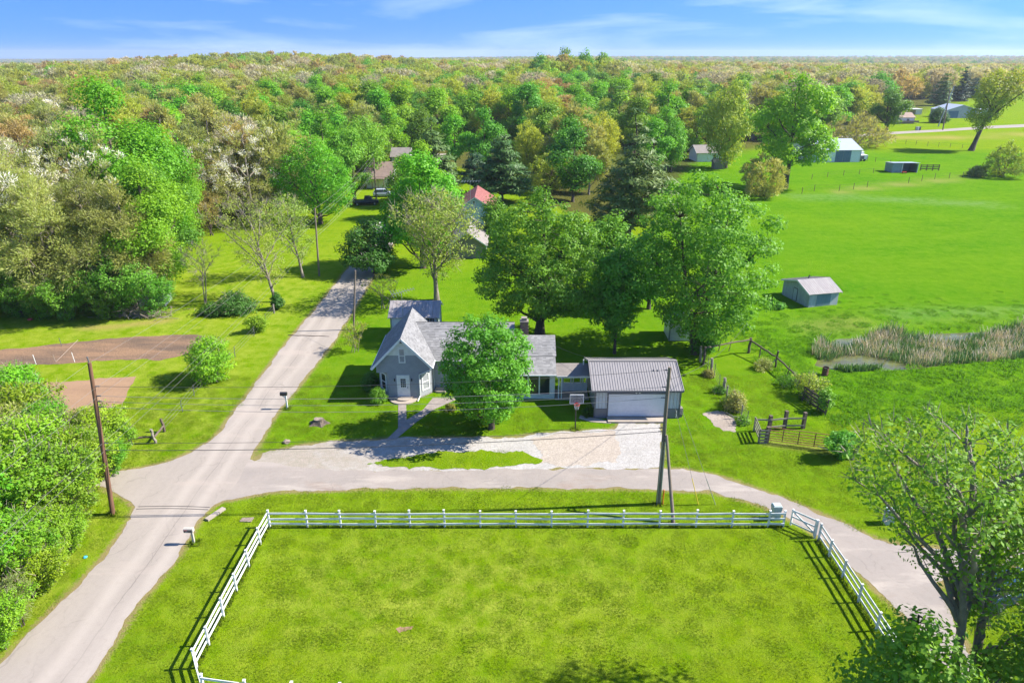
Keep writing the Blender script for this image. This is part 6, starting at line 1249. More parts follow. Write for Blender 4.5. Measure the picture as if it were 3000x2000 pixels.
hero('yew_bush', 'huge clipped dark round bush left of the far double pole', (2748, 360), 310, 58, L_DARK, 47, zb=.0, prof='dome', ncl=70, nleaf=80, ls=.5, cr=1.4, tr=.2, nstem=4, cat='bush', lobes=.08)
hero('spruce', 'grey-green spruce left of the dark pair on the right skyline', (2755, 312), 206, 62, L_PINE, 48, zb=.05, prof='cone', ncl=100, nleaf=60, ls=.9, cr=2.2, style='pine', tr=.5, limbs=18)
hero('spruce', 'tallest dark spruce on the right skyline', (2812, 300), 192, 60, L_SPRUCE, 49, zb=.04, prof='cone', ncl=100, nleaf=60, ls=.9, cr=2.2, style='pine', tr=.5, limbs=18)
hero('spruce', 'dark spruce tucked right of the tallest dark spruce', (2850, 292), 222, 46, L_SPRUCE, 50, zb=.04, prof='cone', ncl=80, nleaf=60, ls=.9, cr=2.2, style='pine', tr=.5, limbs=18)
hero('young_tree', 'slim green tree before the right side of the red-roofed cottage', (1452, 715), 560, 95, L_GREEN, 60, zb=.1, prof='oval', ncl=80, nleaf=80, ls=.34, cr=1.1, tr=.15)
hero('hedge_bush', 'bright low bush between the cottage fence and the taupe-roofed house', (1395, 705), 662, 70, L_BRIGHT, 61, zb=.02, prof='dome', ncl=50, nleaf=80, ls=.3, cr=.9, tr=.1, nstem=4, cat='bush')
hero('broadleaf_tree', 'green tree leaning over the lane right of the silver-blue car', (1190, 640), 470, 110, L_GREEN, 62, zb=.12, prof='oval', ncl=100, nleaf=85, ls=.4, cr=1.4, tr=.25)
hero('broadleaf_tree', 'tall airy green tree left of the white far house', (1085, 545), 330, 130, L_GREEN, 63, zb=.22, prof='tall', ncl=120, nleaf=70, ls=.42, cr=1.6, tr=.35)
hero('broadleaf_tree', 'broad green tree behind the silver-blue car and the propane tank', (1235, 600), 410, 140, L_BRIGHT, 64, nl=9, zb=.1, prof='oval', ncl=120, nleaf=85, ls=.42, cr=1.5, tr=.3)
for i, (x_, y_, h_) in enumerate(((20, 515, 23), (36, 520, 26), (50, 512, 24.5), (63, 524, 25), (76, 516, 22))):
    hero('skyline_tree', ('leftmost', 'tallest', 'middle', 'second from right', 'rightmost')[i] + ' of the dark green grove rising above the central skyline', None, None, None, L_GREEN, 90 + i, xy=(x_, y_), H=h_, R=8.5, zb=.1, prof='dome', ncl=110, nleaf=45, ls=1.0, cr=2.6, tr=.5)
# near trees on the right
hero('walnut_tree', 'large forked near tree with thick bare limbs at the lower right', (2880, 1990), 1255, 420, L_WALNUT, 51, zb=.36, prof='vase', R=4.3, H=16.6, xy=(22.0, 24.5), ncl=210, nleaf=46, ls=.2, cr=.72, tr=.37, lobes=.3, twigs=6, limbs=24, bark=BARKG, nstem=2, lean=(-3.6, .6))
hero('walnut_tree', 'second near tree cut by the right picture edge', (3020, 1700), 1180, 200, L_WALNUT, 52, zb=.34, prof='vase', R=3.6, H=15.2, xy=(24.9, 23.7), ncl=130, nleaf=46, ls=.2, cr=.72, tr=.3, lobes=.25, twigs=6, limbs=14, lean=(-3.2, 0))
hero('walnut_tree', 'low dark leafy tree hiding the end of the white fence at the lower right', (2690, 2000), 1790, 300, L_APPLE, 53, zb=.2, prof='dome', R=3.0, H=9.3, xy=(17.0, 22.0), ncl=110, nleaf=70, ls=.25, cr=.85, tr=.18, nstem=2)
hero('walnut_tree', 'leafy tree in the bottom right corner under the forked near tree', (2980, 2000), 1800, 300, L_WALNUT, 54, zb=.1, prof='dome', R=3.0, H=8.2, xy=(23.4, 22.4), ncl=100, nleaf=75, ls=.27, cr=.85, tr=.18, nstem=2)

# thicket on the left roadside and woods behind it: one prototype of a kind, then copies
def proto(name, leaf, n, seed, **k): 
    return [tree_meshes(name, leaf, k.get('bark'), k.get('second'), seed=seed + i, **{a: b for a, b in k.items() if a not in ('bark', 'second')}) for i in range(n)]
TH = proto('thicket_tree', L_SCRUB, 3, 100, H=6.0, R=2.9, zb=.3, prof='vase', ncl=190, nleaf=62, ls=.2, cr=.62, tr=.12, nstem=4, twigs=4, lobes=.38)
TH2 = proto('thicket_tree', L_OLIVE, 1, 110, H=5.5, R=2.0, zb=.8, prof='vase', ncl=60, nleaf=40, ls=.18, cr=.8, style='bud', tr=.1, nstem=3, twigs=8)
r = random.Random(21)
tb = [(60, 1560, 7.0), (170, 1520, 6.2), (255, 1440, 5.6), (120, 1450, 6.8), (30, 1420, 7.5), (215, 1560, 4.6), (170, 1640, 4.2), (90, 1690, 5.0), (20, 1740, 5.4), (130, 1730, 3.4), (60, 1830, 3.6), (0, 1900, 3.6), (285, 1400, 4.6), (330, 1388, 3.4), (345, 1345, 4.0), (290, 1350, 5.2), (235, 1370, 5.6), (60, 1250, 6.5), (-60, 1600, 7.5), (-110, 1480, 8), (-80, 1780, 6), (200, 1610, 3.2), (-150, 1350, 8), (40, 1330, 6.5), (150, 1350, 5.5)]
for i, (u, v, h) in enumerate(tb):
    x, y = spot(u, v); m = TH[i % 3] if i % 6 != 4 else TH2[0]; plant('thicket_tree' if m is not TH2[0] else 'thicket_sapling', 'bright leafy tree in the dense roadside thicket at the left edge' if m is not TH2[0] else 'sparse olive sapling among the bright roadside thicket', 'tree' if m is not TH2[0] else 'sapling', x, y, m, h / 6.4, r.uniform(0, 6.28), 'trees of the left roadside thicket' if m is not TH2[0] else 'olive saplings in the left thicket'); HERO.append((x, y, 1.5))
x, y = spot(60, 1755); db = thing('dead_brush', 'brown dead brush tangle inside the left roadside thicket', 'brush', (x + .3, y, 0)); mb = MB()
for i in range(120):
    a = Vector((x + .3 + r.gauss(0, .5), y + r.gauss(0, .4), r.uniform(0.3, 2.4))); d = Vector((r.gauss(0, .5), r.gauss(0, .5), r.uniform(.2, 1.2))); mb.tube([a, a + d * .5 + Vector((r.uniform(-.2, .2), 0, 0)), a + d], [.025, .02, .01], 4, cap=False)
mb.build('branch', SOILSTICK, db, kind='stuff')

# ---- woods: prototypes per kind
SETS = {}
def woodset(key, leaf, n, seed, **k):
    mx = k.pop('mix', False); kk = {a: b for a, b in k.items() if a not in ('bark', 'second')}; SETS[key] = []
    for i in range(n):
        q = dict(kk)
        if mx: q['nl'] = (9, 0, 7)[i % 3]; q['prof'] = ('dome', 'tall', 'oval')[i % 3]; q['R'] *= (1.1, .85, 1.0)[i % 3]; q['nleaf'] = int(q['nleaf'] * (1, .8, 1.1)[i % 3])
        SETS[key].append(tree_meshes(key, leaf, k.get('bark'), k.get('second'), seed=seed + 7 * i, **q))
woodset('green', L_GREEN, 3, 200, mix=True, H=17, R=5.4, zb=3.0, prof='oval', ncl=130, nleaf=75, ls=.5, cr=1.8, tr=.3, lobes=.26)
woodset('bright', L_BRIGHT, 2, 230, nl=8, H=17, R=5.2, zb=3.0, prof='dome', ncl=130, nleaf=75, ls=.5, cr=1.8, tr=.3, lobes=.26)
woodset('yellow', L_YELLOW, 2, 260, mix=True, H=16, R=5.0, zb=3.0, prof='oval', ncl=110, nleaf=75, ls=.4, cr=1.8, style='bud', tr=.28, lobes=.3, twigs=3)
woodset('olive', L_OLIVE, 3, 300, mix=True, H=16, R=5.4, zb=3.5, prof='dome', ncl=115, nleaf=75, ls=.4, cr=1.9, style='bud', tr=.28, lobes=.32, twigs=8, bark=BARKG)
woodset('rust', L_RUST, 2, 340, nl=8, H=15, R=5.6, zb=3.5, prof='dome', ncl=110, nleaf=75, ls=.38, cr=1.9, style='bud', tr=.28, lobes=.3, twigs=6)
woodset('tan', L_TAN, 2, 370, H=17, R=5.0, zb=4.0, prof='vase', ncl=100, nleaf=30, ls=.34, cr=2.0, style='bud', tr=.36, lobes=.34, twigs=22, bark=BARKG, limbs=22)
woodset('blossom', L_OLIVE, 2, 400, H=16, R=4.2, zb=4.0, prof='oval', ncl=90, nleaf=40, ls=.42, cr=1.7, style='bud', tr=.26, lobes=.4, twigs=8, second=L_WHITE, white=.5, bark=BARKG)
woodset('pine', L_PINE, 2, 430, H=19, R=4.4, zb=2.0, prof='cone', ncl=110, nleaf=60, ls=.7, cr=1.9, style='pine', tr=.35, lobes=.3, limbs=20)
woodset('near_green', L_GREEN, 2, 600, nl=11, H=17, R=5.6, zb=1.0, prof='oval', ncl=210, nleaf=150, ls=.27, cr=1.45, tr=.32, lobes=.28)
woodset('near_bright', L_BRIGHT, 2, 620, nl=13, H=17, R=5.6, zb=2.0, prof='oval', ncl=230, nleaf=150, ls=.25, cr=1.45, tr=.32, lobes=.3)
woodset('near_olive', L_OLIVE, 3, 640, nl=12, H=16, R=5.4, zb=2.5, prof='dome', ncl=190, nleaf=140, ls=.19, cr=1.5, style='bud', tr=.28, lobes=.34, twigs=9, bark=BARKG)
woodset('near_rust', L_RUST, 2, 660, nl=10, H=16, R=5.6, zb=3.0, prof='dome', ncl=190, nleaf=140, ls=.19, cr=1.5, style='bud', tr=.28, lobes=.32, twigs=8)
woodset('near_blossom', L_OLIVE, 2, 680, H=17, R=4.4, zb=4.0, prof='vase', ncl=130, nleaf=95, ls=.18, cr=1.2, style='bud', tr=.26, lobes=.42, twigs=8, second=L_WHITE, white=.6, bark=BARKG, limbs=16)
woodset('under', L_GREEN, 3, 720, H=9, R=4.6, zb=.3, prof='vase', lobes=.5, ncl=170, nleaf=70, ls=.24, cr=.85, tr=.14, nstem=4, twigs=3)
KIND = {'green': ('broadleaf_tree', 'leafy mid-green tree', 'tree'), 'bright': ('fresh_leaf_tree', 'vivid light-green tree', 'tree'), 'yellow': ('catkin_tree', 'yellow-green tree in new leaf', 'tree'), 'olive': ('budding_tree', 'olive budding tree', 'tree'), 'rust': ('red_budding_tree', 'orange-brown budding tree', 'tree'), 'tan': ('bare_tree', 'greyish nearly bare tree', 'tree'), 'blossom': ('blossom_tree', 'white-flecked blossoming tree', 'tree'), 'pine': ('pine_tree', 'dark green pine', 'tree')}
def wood(key, x, y, s, rz, where, i, sz=None):
    nm, lab, cat = KIND[key]; grp = lab + ' ' + where; key, s, sz = ('under', s * 1.45, None) if key == 'green' and s < .75 and y < 128 else (key, s, sz); key = 'near_' + key if y < 128 and 'near_' + key in SETS else key; m = SETS[key][i % len(SETS[key])]
    return plant(nm, grp, cat, x, y, m, s, rz, grp, sz)
# edge of the left woods, placed as seen
LEFTLAB = ['tall vivid green tree at the right corner of the left woods, over the white shed', 'tallest vivid green tree standing in the middle of the left woods', 'mid-green tree behind the tall vivid corner tree of the left woods', 'front olive budding tree in the left woods, directly above the bed', 'olive budding tree leaning over the dark undergrowth left of the white shed', 'olive budding tree drooping over the brush pile', 'white blossoming tree at the far left picture edge', 'olive budding tree beside the leftmost blossoming tree', 'white blossoming tree left of the tallest vivid green one', 'orange-brown tree at the left edge behind the blossoms', 'orange-brown tree between the left blossoms and the vivid green tree', 'olive budding tree behind the front row of the left woods', 'low leafy green tree right of the middle of the left woods front', 'low leafy green tree over the undergrowth beside the white shed', 'low leafy green tree in the dark edge of the left woods', 'low leafy green tree by the red object at the left woods edge', 'smallest leafy green tree at the front of the left woods', 'green tree at the far left end of the woods edge', 'small green tree right of the brush pile', 'white blossoming tree between two olive trees in the left woods', 'yellow-green tree behind the leftmost blossoming tree', 'olive budding tree half cut off by the left picture edge', 'vivid green tree behind the corner of the left woods', 'smaller vivid green tree nearest the rust-brown spreading tree', 'olive tree behind the tall white-blossomed tree at the left lawn', 'olive tree left of the bright rounded tree by the far road', 'olive tree behind the rust-brown spreading tree', 'vivid green tree beyond the bright rounded tree by the far road']
left = [('bright', 478, 885, 1.08), ('bright', 395, 770, 1.62), ('green', 495, 800, .95), ('olive', 180, 925, 1.02), ('olive', 300, 905, 1.02), ('olive', 400, 905, .98), ('blossom', 20, 905, 1.2), ('olive', 90, 890, 1.15), ('blossom', 285, 820, 1.25), ('rust', 40, 800, 1.35), ('rust', 150, 760, 1.3), ('olive', 230, 800, 1.25), ('green', 350, 925, .62), ('green', 320, 935, .45), ('green', 210, 935, .5), ('green', 60, 930, .5), ('green', 120, 935, .42), ('green', -20, 925, .7), ('green', 455, 925, .42), ('blossom', 150, 850, 1.15), ('yellow', 20, 860, 1.1), ('olive', -70, 900, 1.2), ('bright', 500, 740, 1.2), ('bright', 530, 728, .9), ('olive', 690, 620, 1.1), ('olive', 820, 640, 1.15), ('olive', 575, 670, 1.05), ('bright', 860, 610, 1.0)]
for i, (k, u, v, s) in enumerate(left):
    x, y = spot(u, v); o = wood(k, x, y, s, i * 1.7, 'at the edge of the left woods', i); HERO.append((x, y, 3.0)); o['label'] = LEFTLAB[i]
# scatter behind the tree line; the nearest of each kind are trees, the rest one far wood
clear = [(-34, 171, 11), (-30, 156, 8), (-7, 137, 10), (-7, 113, 8), (109, 224, 13), (159, 380, 1), (-30, 200, 5), (67, 225, 6), (93, 265, 5), (-27, 185, 4), (-24, 120, 5), (-24, 140, 6)]
for o in list(bpy.data.objects):
    if o.parent is None and o.get('category') in ('house', 'barn', 'shed', 'carport'): clear.append((o.location.x + 4, o.location.y + 4, 8.5))
g = np.random.default_rng(77); cand = []
yy = 96.0
while yy < 1000:
    s = 7.8 + 10.5 * min(1, (yy - 96) / 420); x = -0.80 * yy - 10
    while x < 0.80 * yy + 10:
        cand.append((x + g.uniform(-.42, .42) * s, yy + g.uniform(-.42, .42) * s)); x += s
    yy += s * .9
cand = np.array(cand); vbd, vgd, ud = woods_v(cand[:, 0], cand[:, 1]); ok = vgd < vbd - 3
# gaps: fields and yards among the woods on the right
ok &= ~((ud > 2150) & (vgd > 222) & (vgd < 420) & (np.sin(cand[:, 0] / 17.0) + np.sin(cand[:, 1] / 13.0 + 1) > .95))
ok &= ~((ud > 2560) & (vgd > 296))
ok &= ~((np.abs(cand[:, 0] + 23.5) < 4.2) & (cand[:, 1] < 240))
ok &= ~((ud > 1310) & (ud < 1480) & (vgd > 560)); ok &= ~((ud > 1690) & (ud < 2000) & (vgd > 455)); ok &= ~((ud > 1180) & (ud < 1575) & (vgd > 440))
for (cx_, cy_, cr_) in clear: ok &= np.hypot(cand[:, 0] - cx_, cand[:, 1] - cy_) > cr_
for (hx, hy, hr) in HERO: ok &= np.hypot(cand[:, 0] - hx, cand[:, 1] - hy) > hr * .55 + 2.2
cand = cand[ok]; ud = ud[ok]; order = np.argsort(np.hypot(cand[:, 0], cand[:, 1])); cand = cand[order]; ud = ud[order]
def weights(u, y):
    L = dict(green=1.0, bright=1.2, yellow=2.2, olive=2.6, rust=1.0, tan=1.3, blossom=.25, pine=.12); Cc = dict(green=3.2, bright=2.4, yellow=1.6, olive=1.0, rust=.5, tan=.8, blossom=.2, pine=.4); Rr = dict(green=2.6, bright=.9, yellow=1.0, olive=1.0, rust=.6, tan=1.8, blossom=.05, pine=.3)
    a = float(sstep(700, 1050, u)); b = float(sstep(1900, 2200, u)); far = float(sstep(300, 560, y)); ks = list(L); w = np.array([(L[k] * (1 - a) + Cc[k] * a) * (1 - b) + Rr[k] * b for k in ks]); w[ks.index('tan')] += .8 * far; w[ks.index('olive')] += .6 * far; w[ks.index('yellow')] += .8 * far; w[ks.index('green')] *= 1 - .35 * far
    return ks, w / w.sum()
cap = {'green': 240, 'bright': 190, 'yellow': 150, 'olive': 240, 'rust': 110, 'tan': 130, 'blossom': 30, 'pine': 40}; count = {k: 0 for k in cap}; rest = []
patch = lambda x, y: np.sin(x / 23.0 + 2) * np.cos(y / 31.0) + np.sin((x + y) / 41.0)
for i, ((x, y), u) in enumerate(zip(cand, ud)):
    ks, w = weights(u, y); q = (g.random() * .75 + .125 + .11 * patch(x, y)) % 1.0; k = ks[min(int(np.searchsorted(np.cumsum(w), q)), len(ks) - 1)]
    s = g.uniform(.72, 1.2) * (1.0 + .62 * float(sstep(130, 420, y)))
    if u < 420 and 300 < y: s *= .85
    if k == 'tan': s *= 1.05
    if count[k] < cap[k] and y < 420:
        count[k] += 1; wood(k, x, y, s, g.uniform(0, 6.28), 'in the woods left of the road' if u < 950 else ('in the woods behind the houses' if u < 2050 else 'in the woods beyond the pasture'), i, min(s * g.uniform(.7, 1.1), g.uniform(.95, 1.3)))
    else: rest.append((x, y, s, k))
for i, (k, u, v, s) in enumerate((('green', 1660, 545, 1.0), ('yellow', 1545, 530, .9), ('green', 1420, 505, 1.0), ('bright', 1335, 500, .9), ('green', 1965, 505, .85), ('olive', 1725, 570, .85), ('green', 1600, 500, 1.1), ('yellow', 1760, 520, 1.0), ('green', 1690, 480, 1.1), ('bright', 1910, 520, .9), ('green', 1240, 500, 1.0))):
    x, y = spot(u, v); wood(k, x, y, s, i * 2.1, 'in the woods behind the houses', i)
# ---- the far wood: one object, instances of low trees
src = bpy.data.collections.new('wood_sources'); LOWS = []
def low(key, leaf, seed, **k):
    me = merged('low_' + key, leaf, k.pop('bark', None), k.pop('second', None), seed=seed, **k); o = bpy.data.objects.new('wood_%02d' % len(LOWS), me); src.objects.link(o); LOWS.append(key)
for key, leaf, st, pr_ in (('green', L_GREEN, 'leaf', 'oval'), ('green', L_GREEN, 'leaf', 'dome'), ('bright', L_BRIGHT, 'leaf', 'dome'), ('yellow', L_YELLOW, 'bud', 'oval'), ('olive', L_OLIVE, 'bud', 'dome'), ('olive', L_OLIVE, 'bud', 'oval'), ('rust', L_RUST, 'bud', 'dome'), ('tan', L_TAN, 'bud', 'vase'), ('pine', L_PINE, 'pine', 'cone')):
    low(key, leaf, 500 + len(LOWS), H=16, R=8.6, zb=2.0, prof=pr_, ncl=80, nleaf=38, ls=.85, cr=2.4, style=st, tr=.3, lobes=.3, limbs=6, twigs=4 if st == 'bud' else 0)
byk = {}
for i, k in enumerate(LOWS): byk.setdefault(k, []).append(i)
byk['blossom'] = byk['olive']
pos, scl, rot, idx = [], [], [], []
for (x, y, s, k) in rest: pos.append((x, y, gzf(x, y) - .3)); scl.append(min(s * .85, 1.25)); rot.append(g.uniform(0, 6.28)); idx.append(byk[k][g.integers(len(byk[k]))])
yy = 1000.0; fx, fy = [], []
while yy < 6500:
    s = 19 + (yy - 1000) * .012; x = -.8 * yy
    while x < .8 * yy: fx.append(x + g.uniform(-.45, .45) * s); fy.append(yy + g.uniform(-.45, .45) * s); x += s
    yy += s * (1 + (yy - 1000) / 2500)
fx, fy = np.array(fx), np.array(fy); fz = gz(fx, fy); fk = np.sin(fx / 160 + 1) * np.cos(fy / 210) + np.sin(fx / 53.0) * .5; sel = fk > -.75
for x, y, z in zip(fx[sel], fy[sel], fz[sel]):
    w = np.array([1.3, 1.3, .4, 1.4, 1.2, 1.2, .3, 1.5, .15]); pos.append((x, y, z - .5)); scl.append(g.uniform(.7, 1.02)); rot.append(g.uniform(0, 6.28)); idx.append(int(g.choice(9, p=w / w.sum())))
me = bpy.data.meshes.new('far_woods'); me.vertices.add(len(pos)); me.vertices.foreach_set('co', np.array(pos, np.float32).ravel())
for nm, typ, a in (('scl', 'FLOAT', scl), ('rot', 'FLOAT', rot), ('pick', 'INT', idx)): me.attributes.new(nm, typ, 'POINT').data.foreach_set('value', np.array(a, np.int32 if typ == 'INT' else np.float32))
def instancer(obj, coll, name):
    ng = bpy.data.node_groups.new(name, 'GeometryNodeTree'); ng.interface.new_socket('Geometry', in_out='INPUT', socket_type='NodeSocketGeometry'); ng.interface.new_socket('Geometry', in_out='OUTPUT', socket_type='NodeSocketGeometry')
    nn = ng.nodes; gi = nn.new('NodeGroupInput'); go = nn.new('NodeGroupOutput'); ip = nn.new('GeometryNodeInstanceOnPoints'); ci = nn.new('GeometryNodeCollectionInfo'); ci.inputs['Collection'].default_value = coll; ci.inputs['Separate Children'].default_value = True; ci.inputs['Reset Children'].default_value = True
    def at(nm, dt): a = nn.new('GeometryNodeInputNamedAttribute'); a.data_type = dt; a.inputs['Name'].default_value = nm; return a.outputs['Attribute']
    cx = nn.new('ShaderNodeCombineXYZ'); ng.links.new(at('rot', 'FLOAT'), cx.inputs['Z']); ng.links.new(gi.outputs[0], ip.inputs['Points']); ng.links.new(ci.outputs[0], ip.inputs['Instance']); ip.inputs['Pick Instance'].default_value = True
    ng.links.new(at('pick', 'INT'), ip.inputs['Instance Index']); ng.links.new(cx.outputs[0], ip.inputs['Rotation']); ng.links.new(at('scl', 'FLOAT'), ip.inputs['Scale']); ng.links.new(ip.outputs[0], go.inputs[0])
    m = obj.modifiers.new('scatter', 'NODES'); m.node_group = ng
fw = link('far_woods', me); fw['kind'] = 'stuff'; fw['label'] = 'mixed spring woods fading to the horizon'; instancer(fw, src, 'far_wood_scatter')

# ---- cattails in the pond, rough grass, mown turf
def blades(n, poly, h, w, g, lean=.3, keep=None):
    a = np.array(poly); x0, y0 = a.min(0); x1, y1 = a.max(0); P = np.empty((0, 2))
    while len(P) < n:
        q = np.stack([g.uniform(x0, x1, n * 2), g.uniform(y0, y1, n * 2)], 1); m = in_poly(q[:, 0], q[:, 1], poly)
        if keep is not None: m &= keep(q[:, 0], q[:, 1], g)
        P = np.concatenate([P, q[m]])
    P = P[:n]; H_ = h * g.uniform(.55, 1.25, n); th = g.uniform(0, 6.28, n); d = np.stack([np.cos(th), np.sin(th)], 1); l = lean * H_ * g.random(n); z = gz(P[:, 0], P[:, 1])
    b = np.stack([-d[:, 1], d[:, 0]], 1); o = np.zeros((n, 4, 3)); ww = w * g.uniform(.7, 1.3, n)
    o[:, 0, :2] = P - b * ww[:, None] / 2; o[:, 1, :2] = P + b * ww[:, None] / 2; o[:, 0, 2] = o[:, 1, 2] = z - .02
    o[:, 2, :2] = P + b * ww[:, None] * .28 + d * l[:, None]; o[:, 3, :2] = P - b * ww[:, None] * .28 + d * l[:, None]; o[:, 2, 2] = o[:, 3, 2] = z + H_
    return o.reshape(-1, 3), np.arange(n * 4).reshape(-1, 4)
REED = leafmat('dry_cattail', (0.50, 0.43, 0.31), (0.64, 0.56, 0.43), .2, .1, .01); REEDG = leafmat('green_cattail', (0.085, 0.19, 0.055), (0.16, 0.27, 0.085), .25, .1, .01)
CATT = pp((2372, 1040), (2400, 1005), (2480, 1012), (2540, 985), (2600, 968), (2720, 985), (2800, 1000), (2900, 970), (3000, 955), (3100, 960), (3100, 1035), (2960, 1056), (2780, 1066), (2680, 1070), (2610, 1050), (2520, 1036), (2470, 1040), (2420, 1054))
gb = np.random.default_rng(9); kp = lambda x, y, g_: (np.sin(x * .9 + 1.3 * np.sin(y * .7)) * np.cos(y * 1.1) + g_.normal(0, .45, len(x))) > -.1
v, q = blades(4200, CATT, 1.15, .05, gb, .75, kp); ob = link('dry_cattails', np_mesh(bpy.data.meshes.new('dry_cattails'), v, q, tint=gb.random(len(q)))); ob.data.materials.append(REED); ob['kind'] = 'stuff'
kp2 = lambda x, y, g_: (np.sin(x * .9 + 1.3 * np.sin(y * .7)) * np.cos(y * 1.1) + g_.normal(0, .5, len(x))) < .15
v, q = blades(8500, CATT, .95, .065, gb, .6, kp2); ob = link('green_cattails', np_mesh(bpy.data.meshes.new('green_cattails'), v, q, tint=gb.random(len(q)))); ob.data.materials.append(REEDG); ob['kind'] = 'stuff'
def turfmat(name, a, b):
    m = bpy.data.materials.new(name); t, o = nodes(m); oi = N(t, 'ShaderNodeObjectInfo'); n1 = noise(t, .55, 4, .6, N(t, 'ShaderNodeNewGeometry').outputs['Position'])
    col = mixc(t, math2(t, 'ADD', math2(t, 'MULTIPLY', attr(t, 'tint'), .6), math2(t, 'MULTIPLY', n1, .45)), a, b); up = N(t, 'ShaderNodeCombineXYZ'); up.inputs[2].default_value = 1.0
    gm = N(t, 'ShaderNodeNewGeometry'); vm = N(t, 'ShaderNodeVectorMath', operation='MULTIPLY_ADD'); t.links.new(gm.outputs['Normal'], vm.inputs[0]); vm.inputs[1].default_value = (.2, .2, .2); t.links.new(up.outputs[0], vm.inputs[2])
    nn = N(t, 'ShaderNodeVectorMath', operation='NORMALIZE'); t.links.new(vm.outputs[0], nn.inputs[0])
    d = bsdf(t, o, col, .7, 0, nn.outputs[0], .2); tr = N(t, 'ShaderNodeBsdfTranslucent'); t.links.new(col, tr.inputs['Color']); ad = N(t, 'ShaderNodeMixShader'); ad.inputs[0].default_value = .45
    t.links.new(d.outputs[0], ad.inputs[1]); t.links.new(tr.outputs[0], ad.inputs[2]); t.links.new(ad.outputs[0], o.inputs['Surface']); return m
TURF = turfmat('turf_blade', (0.110, 0.230, 0.002), (0.240, 0.305, 0.010)); TURFL = turfmat('pasture_blade', (0.075, 0.235, 0.002), (0.140, 0.300, 0.004))
tsrc = bpy.data.collections.new('turf_sources')
for nm, n, h, s, m in (('turf_00', 220, .04, 1.1, TURF), ('turf_01', 200, .06, 1.1, TURF), ('turf_02', 200, .10, 1.6, TURFL), ('turf_03', 170, .17, 1.6, TURFL)):
    th = gb.random(n) * 6.28; rr = s * .5 * np.sqrt(gb.random(n)) * 1.1; P = np.stack([rr * np.cos(th), rr * np.sin(th)], 1); H_ = h * gb.uniform(.4, 1.3, n); a = gb.random(n) * 6.28; d = np.stack([np.cos(a), np.sin(a)], 1); b = np.stack([-d[:, 1], d[:, 0]], 1); w = h * (.28 if h < .08 else .2)
    o = np.zeros((n, 4, 3)); o[:, 0, :2] = P - b * w; o[:, 1, :2] = P + b * w; o[:, 2, :2] = P + b * w * .3 + d * (H_ * .8)[:, None]; o[:, 3, :2] = P - b * w * .3 + d * (H_ * .8)[:, None]; o[:, 0, 2] = o[:, 1, 2] = -.01; o[:, 2, 2] = o[:, 3, 2] = H_
    me = np_mesh(bpy.data.meshes.new(nm), o.reshape(-1, 3), np.arange(n * 4).reshape(-1, 4), tint=gb.random(n)); me.materials.append(m); ob = bpy.data.objects.new(nm, me); tsrc.objects.link(ob)
def scatter_grass(name, cx, cy, spacing, picks, keep, sc=(.8, 1.25), fade=lambda y: 1.0):
    X, Y = np.meshgrid(np.arange(cx[0], cx[1], spacing), np.arange(cy[0], cy[1], spacing)); X = X.ravel() + gb.uniform(-.5, .5, X.size) * spacing; Y = Y.ravel() + gb.uniform(-.5, .5, Y.size) * spacing
    u, v = sight(X, Y); m = (u > -60) & (u < 3060) & (v < 2040) & keep(X, Y); X, Y = X[m], Y[m]; Z = gz(X, Y); n = len(X)
    me = bpy.data.meshes.new(name); me.vertices.add(n); me.vertices.foreach_set('co', np.stack([X, Y, Z], 1).astype(np.float32).ravel())
    for nm, typ, a in (('scl', 'FLOAT', gb.uniform(*sc, n) * fade(Y)), ('rot', 'FLOAT', gb.uniform(0, 6.28, n)), ('pick', 'INT', gb.choice(picks, n))): me.attributes.new(nm, typ, 'POINT').data.foreach_set('value', np.array(a, np.int32 if typ == 'INT' else np.float32))
    ob = link(name, me); ob['kind'] = 'stuff'; instancer(ob, tsrc, name + '_scatter'); return ob
BEDS = (BED1, BED2, PATHV, PATCHG, PAD)
def lawnkeep(mar):
    def f(X, Y):
        d = np.full(X.shape, 1e9)
        isl = in_poly(X, Y, ISLAND) & (seg_dist(X, Y, ISLAND, True) > .3)
        for p in (LANE, STUB, DRIVE, GRAVEL) + BEDS: d = np.minimum(d, np.where(in_poly(X, Y, p), -1, seg_dist(X, Y, p, True)))
        b = (X > -13.3) & (X < 15.1) & (Y > 57.6) & (Y < 69) & ~((X > 7.3) & (Y < 55.1)); b |= (X > 7.0) & (X < 15.2) & (Y > 53.8) & (Y < 62); b |= (X > -13.8) & (X < -8.2) & (Y > 73.2) & (Y < 77.8)
        return ((d > mar) | isl) & ~b
    return f
k0 = lawnkeep(.36); k1 = lawnkeep(.8)
scatter_grass('mown_grass', (-36, 36), (24, 64), .85, [0, 1], lambda X, Y: k0(X, Y) & ((X < 25.5) | (Y < 54)))
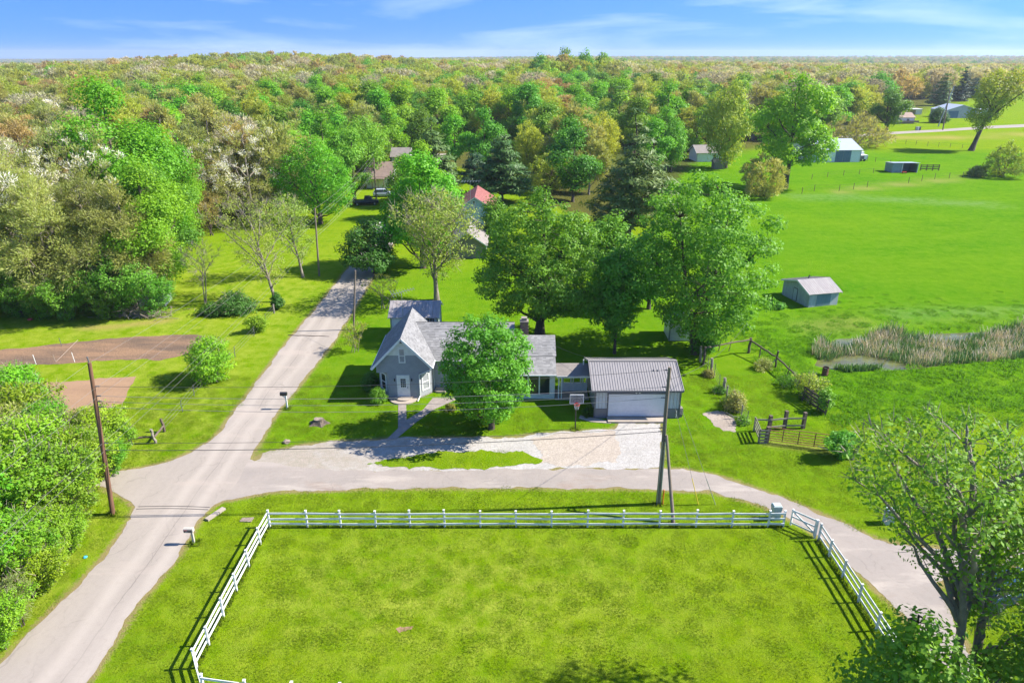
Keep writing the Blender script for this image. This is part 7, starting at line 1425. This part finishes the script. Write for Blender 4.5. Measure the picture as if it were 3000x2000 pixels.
scatter_grass('pasture_grass', (25, 95), (54, 125), 1.15, [2, 3], lambda X, Y: k1(X, Y) & (gb.random(X.shape) < 1.05 - 1.05 * sstep(66, 100, Y)) & (X > 27.5 - (Y - 54) * .1) & ~in_poly(X, Y, POND) & ~((X > 37) & (X < 42.3) & (Y > 84) & (Y < 91)), (.6, 1.2), lambda y: 1.05 - .7 * sstep(66, 98, y))
v, q = blades(500, pp((2440, 1075), (2560, 1068), (2590, 1080), (2480, 1092)), .7, .1, gb, .5); ob = link('pond_sedge', np_mesh(bpy.data.meshes.new('pond_sedge'), v, q, tint=gb.random(len(q)))); ob.data.materials.append(REEDG); ob['kind'] = 'stuff'

# longer grass left standing along the white fence and the poles
FG = []
for line in (front, west, near, east):
    for a, b in zip(line, line[1:]):
        d = Vector((b[0] - a[0], b[1] - a[1])).normalized(); n_ = Vector((-d.y, d.x)) * .13; FG.append([(a[0] + n_.x, a[1] + n_.y), (b[0] + n_.x, b[1] + n_.y), (b[0] - n_.x, b[1] - n_.y), (a[0] - n_.x, a[1] - n_.y)])
for (cx_, cy_) in ((10.55, 42.3), (11.18, 39.83), (-28.2, 41.1), (-21.0, 37.87), (-20.57, 56.97), (5.47, 53.18)): FG.append([(cx_ - .35, cy_ - .35), (cx_ + .35, cy_ - .35), (cx_ + .35, cy_ + .35), (cx_ - .35, cy_ + .35)])
vs_, n0 = [], 0
for pg in FG: v, q = blades(110, pg, .2, .05, gb, .6); vs_.append(v)
v = np.concatenate(vs_); q = np.arange(len(v)).reshape(-1, 4); ob = link('fence_grass', np_mesh(bpy.data.meshes.new('fence_grass'), v, q, tint=gb.random(len(q)))); ob.data.materials.append(TURF); ob['kind'] = 'stuff'
# ------------------------------------------------------------------ thin spring haze round the whole scene
HAZE_D = 0.0001
hm = bpy.data.materials.new('haze_air'); t, o = nodes(hm); pv = N(t, 'ShaderNodeVolumePrincipled'); pv.inputs['Density'].default_value = HAZE_D; pv.inputs['Color'].default_value = (0.78, 0.86, 0.96, 1); pv.inputs['Anisotropy'].default_value = 0.2
t.links.new(pv.outputs[0], o.inputs['Volume'])
mb = MB(); mb.span(-7600, 7600, -900, 9600, -30, 75); hz_ = mb.build('haze', hm); hz_['kind'] = 'stuff'
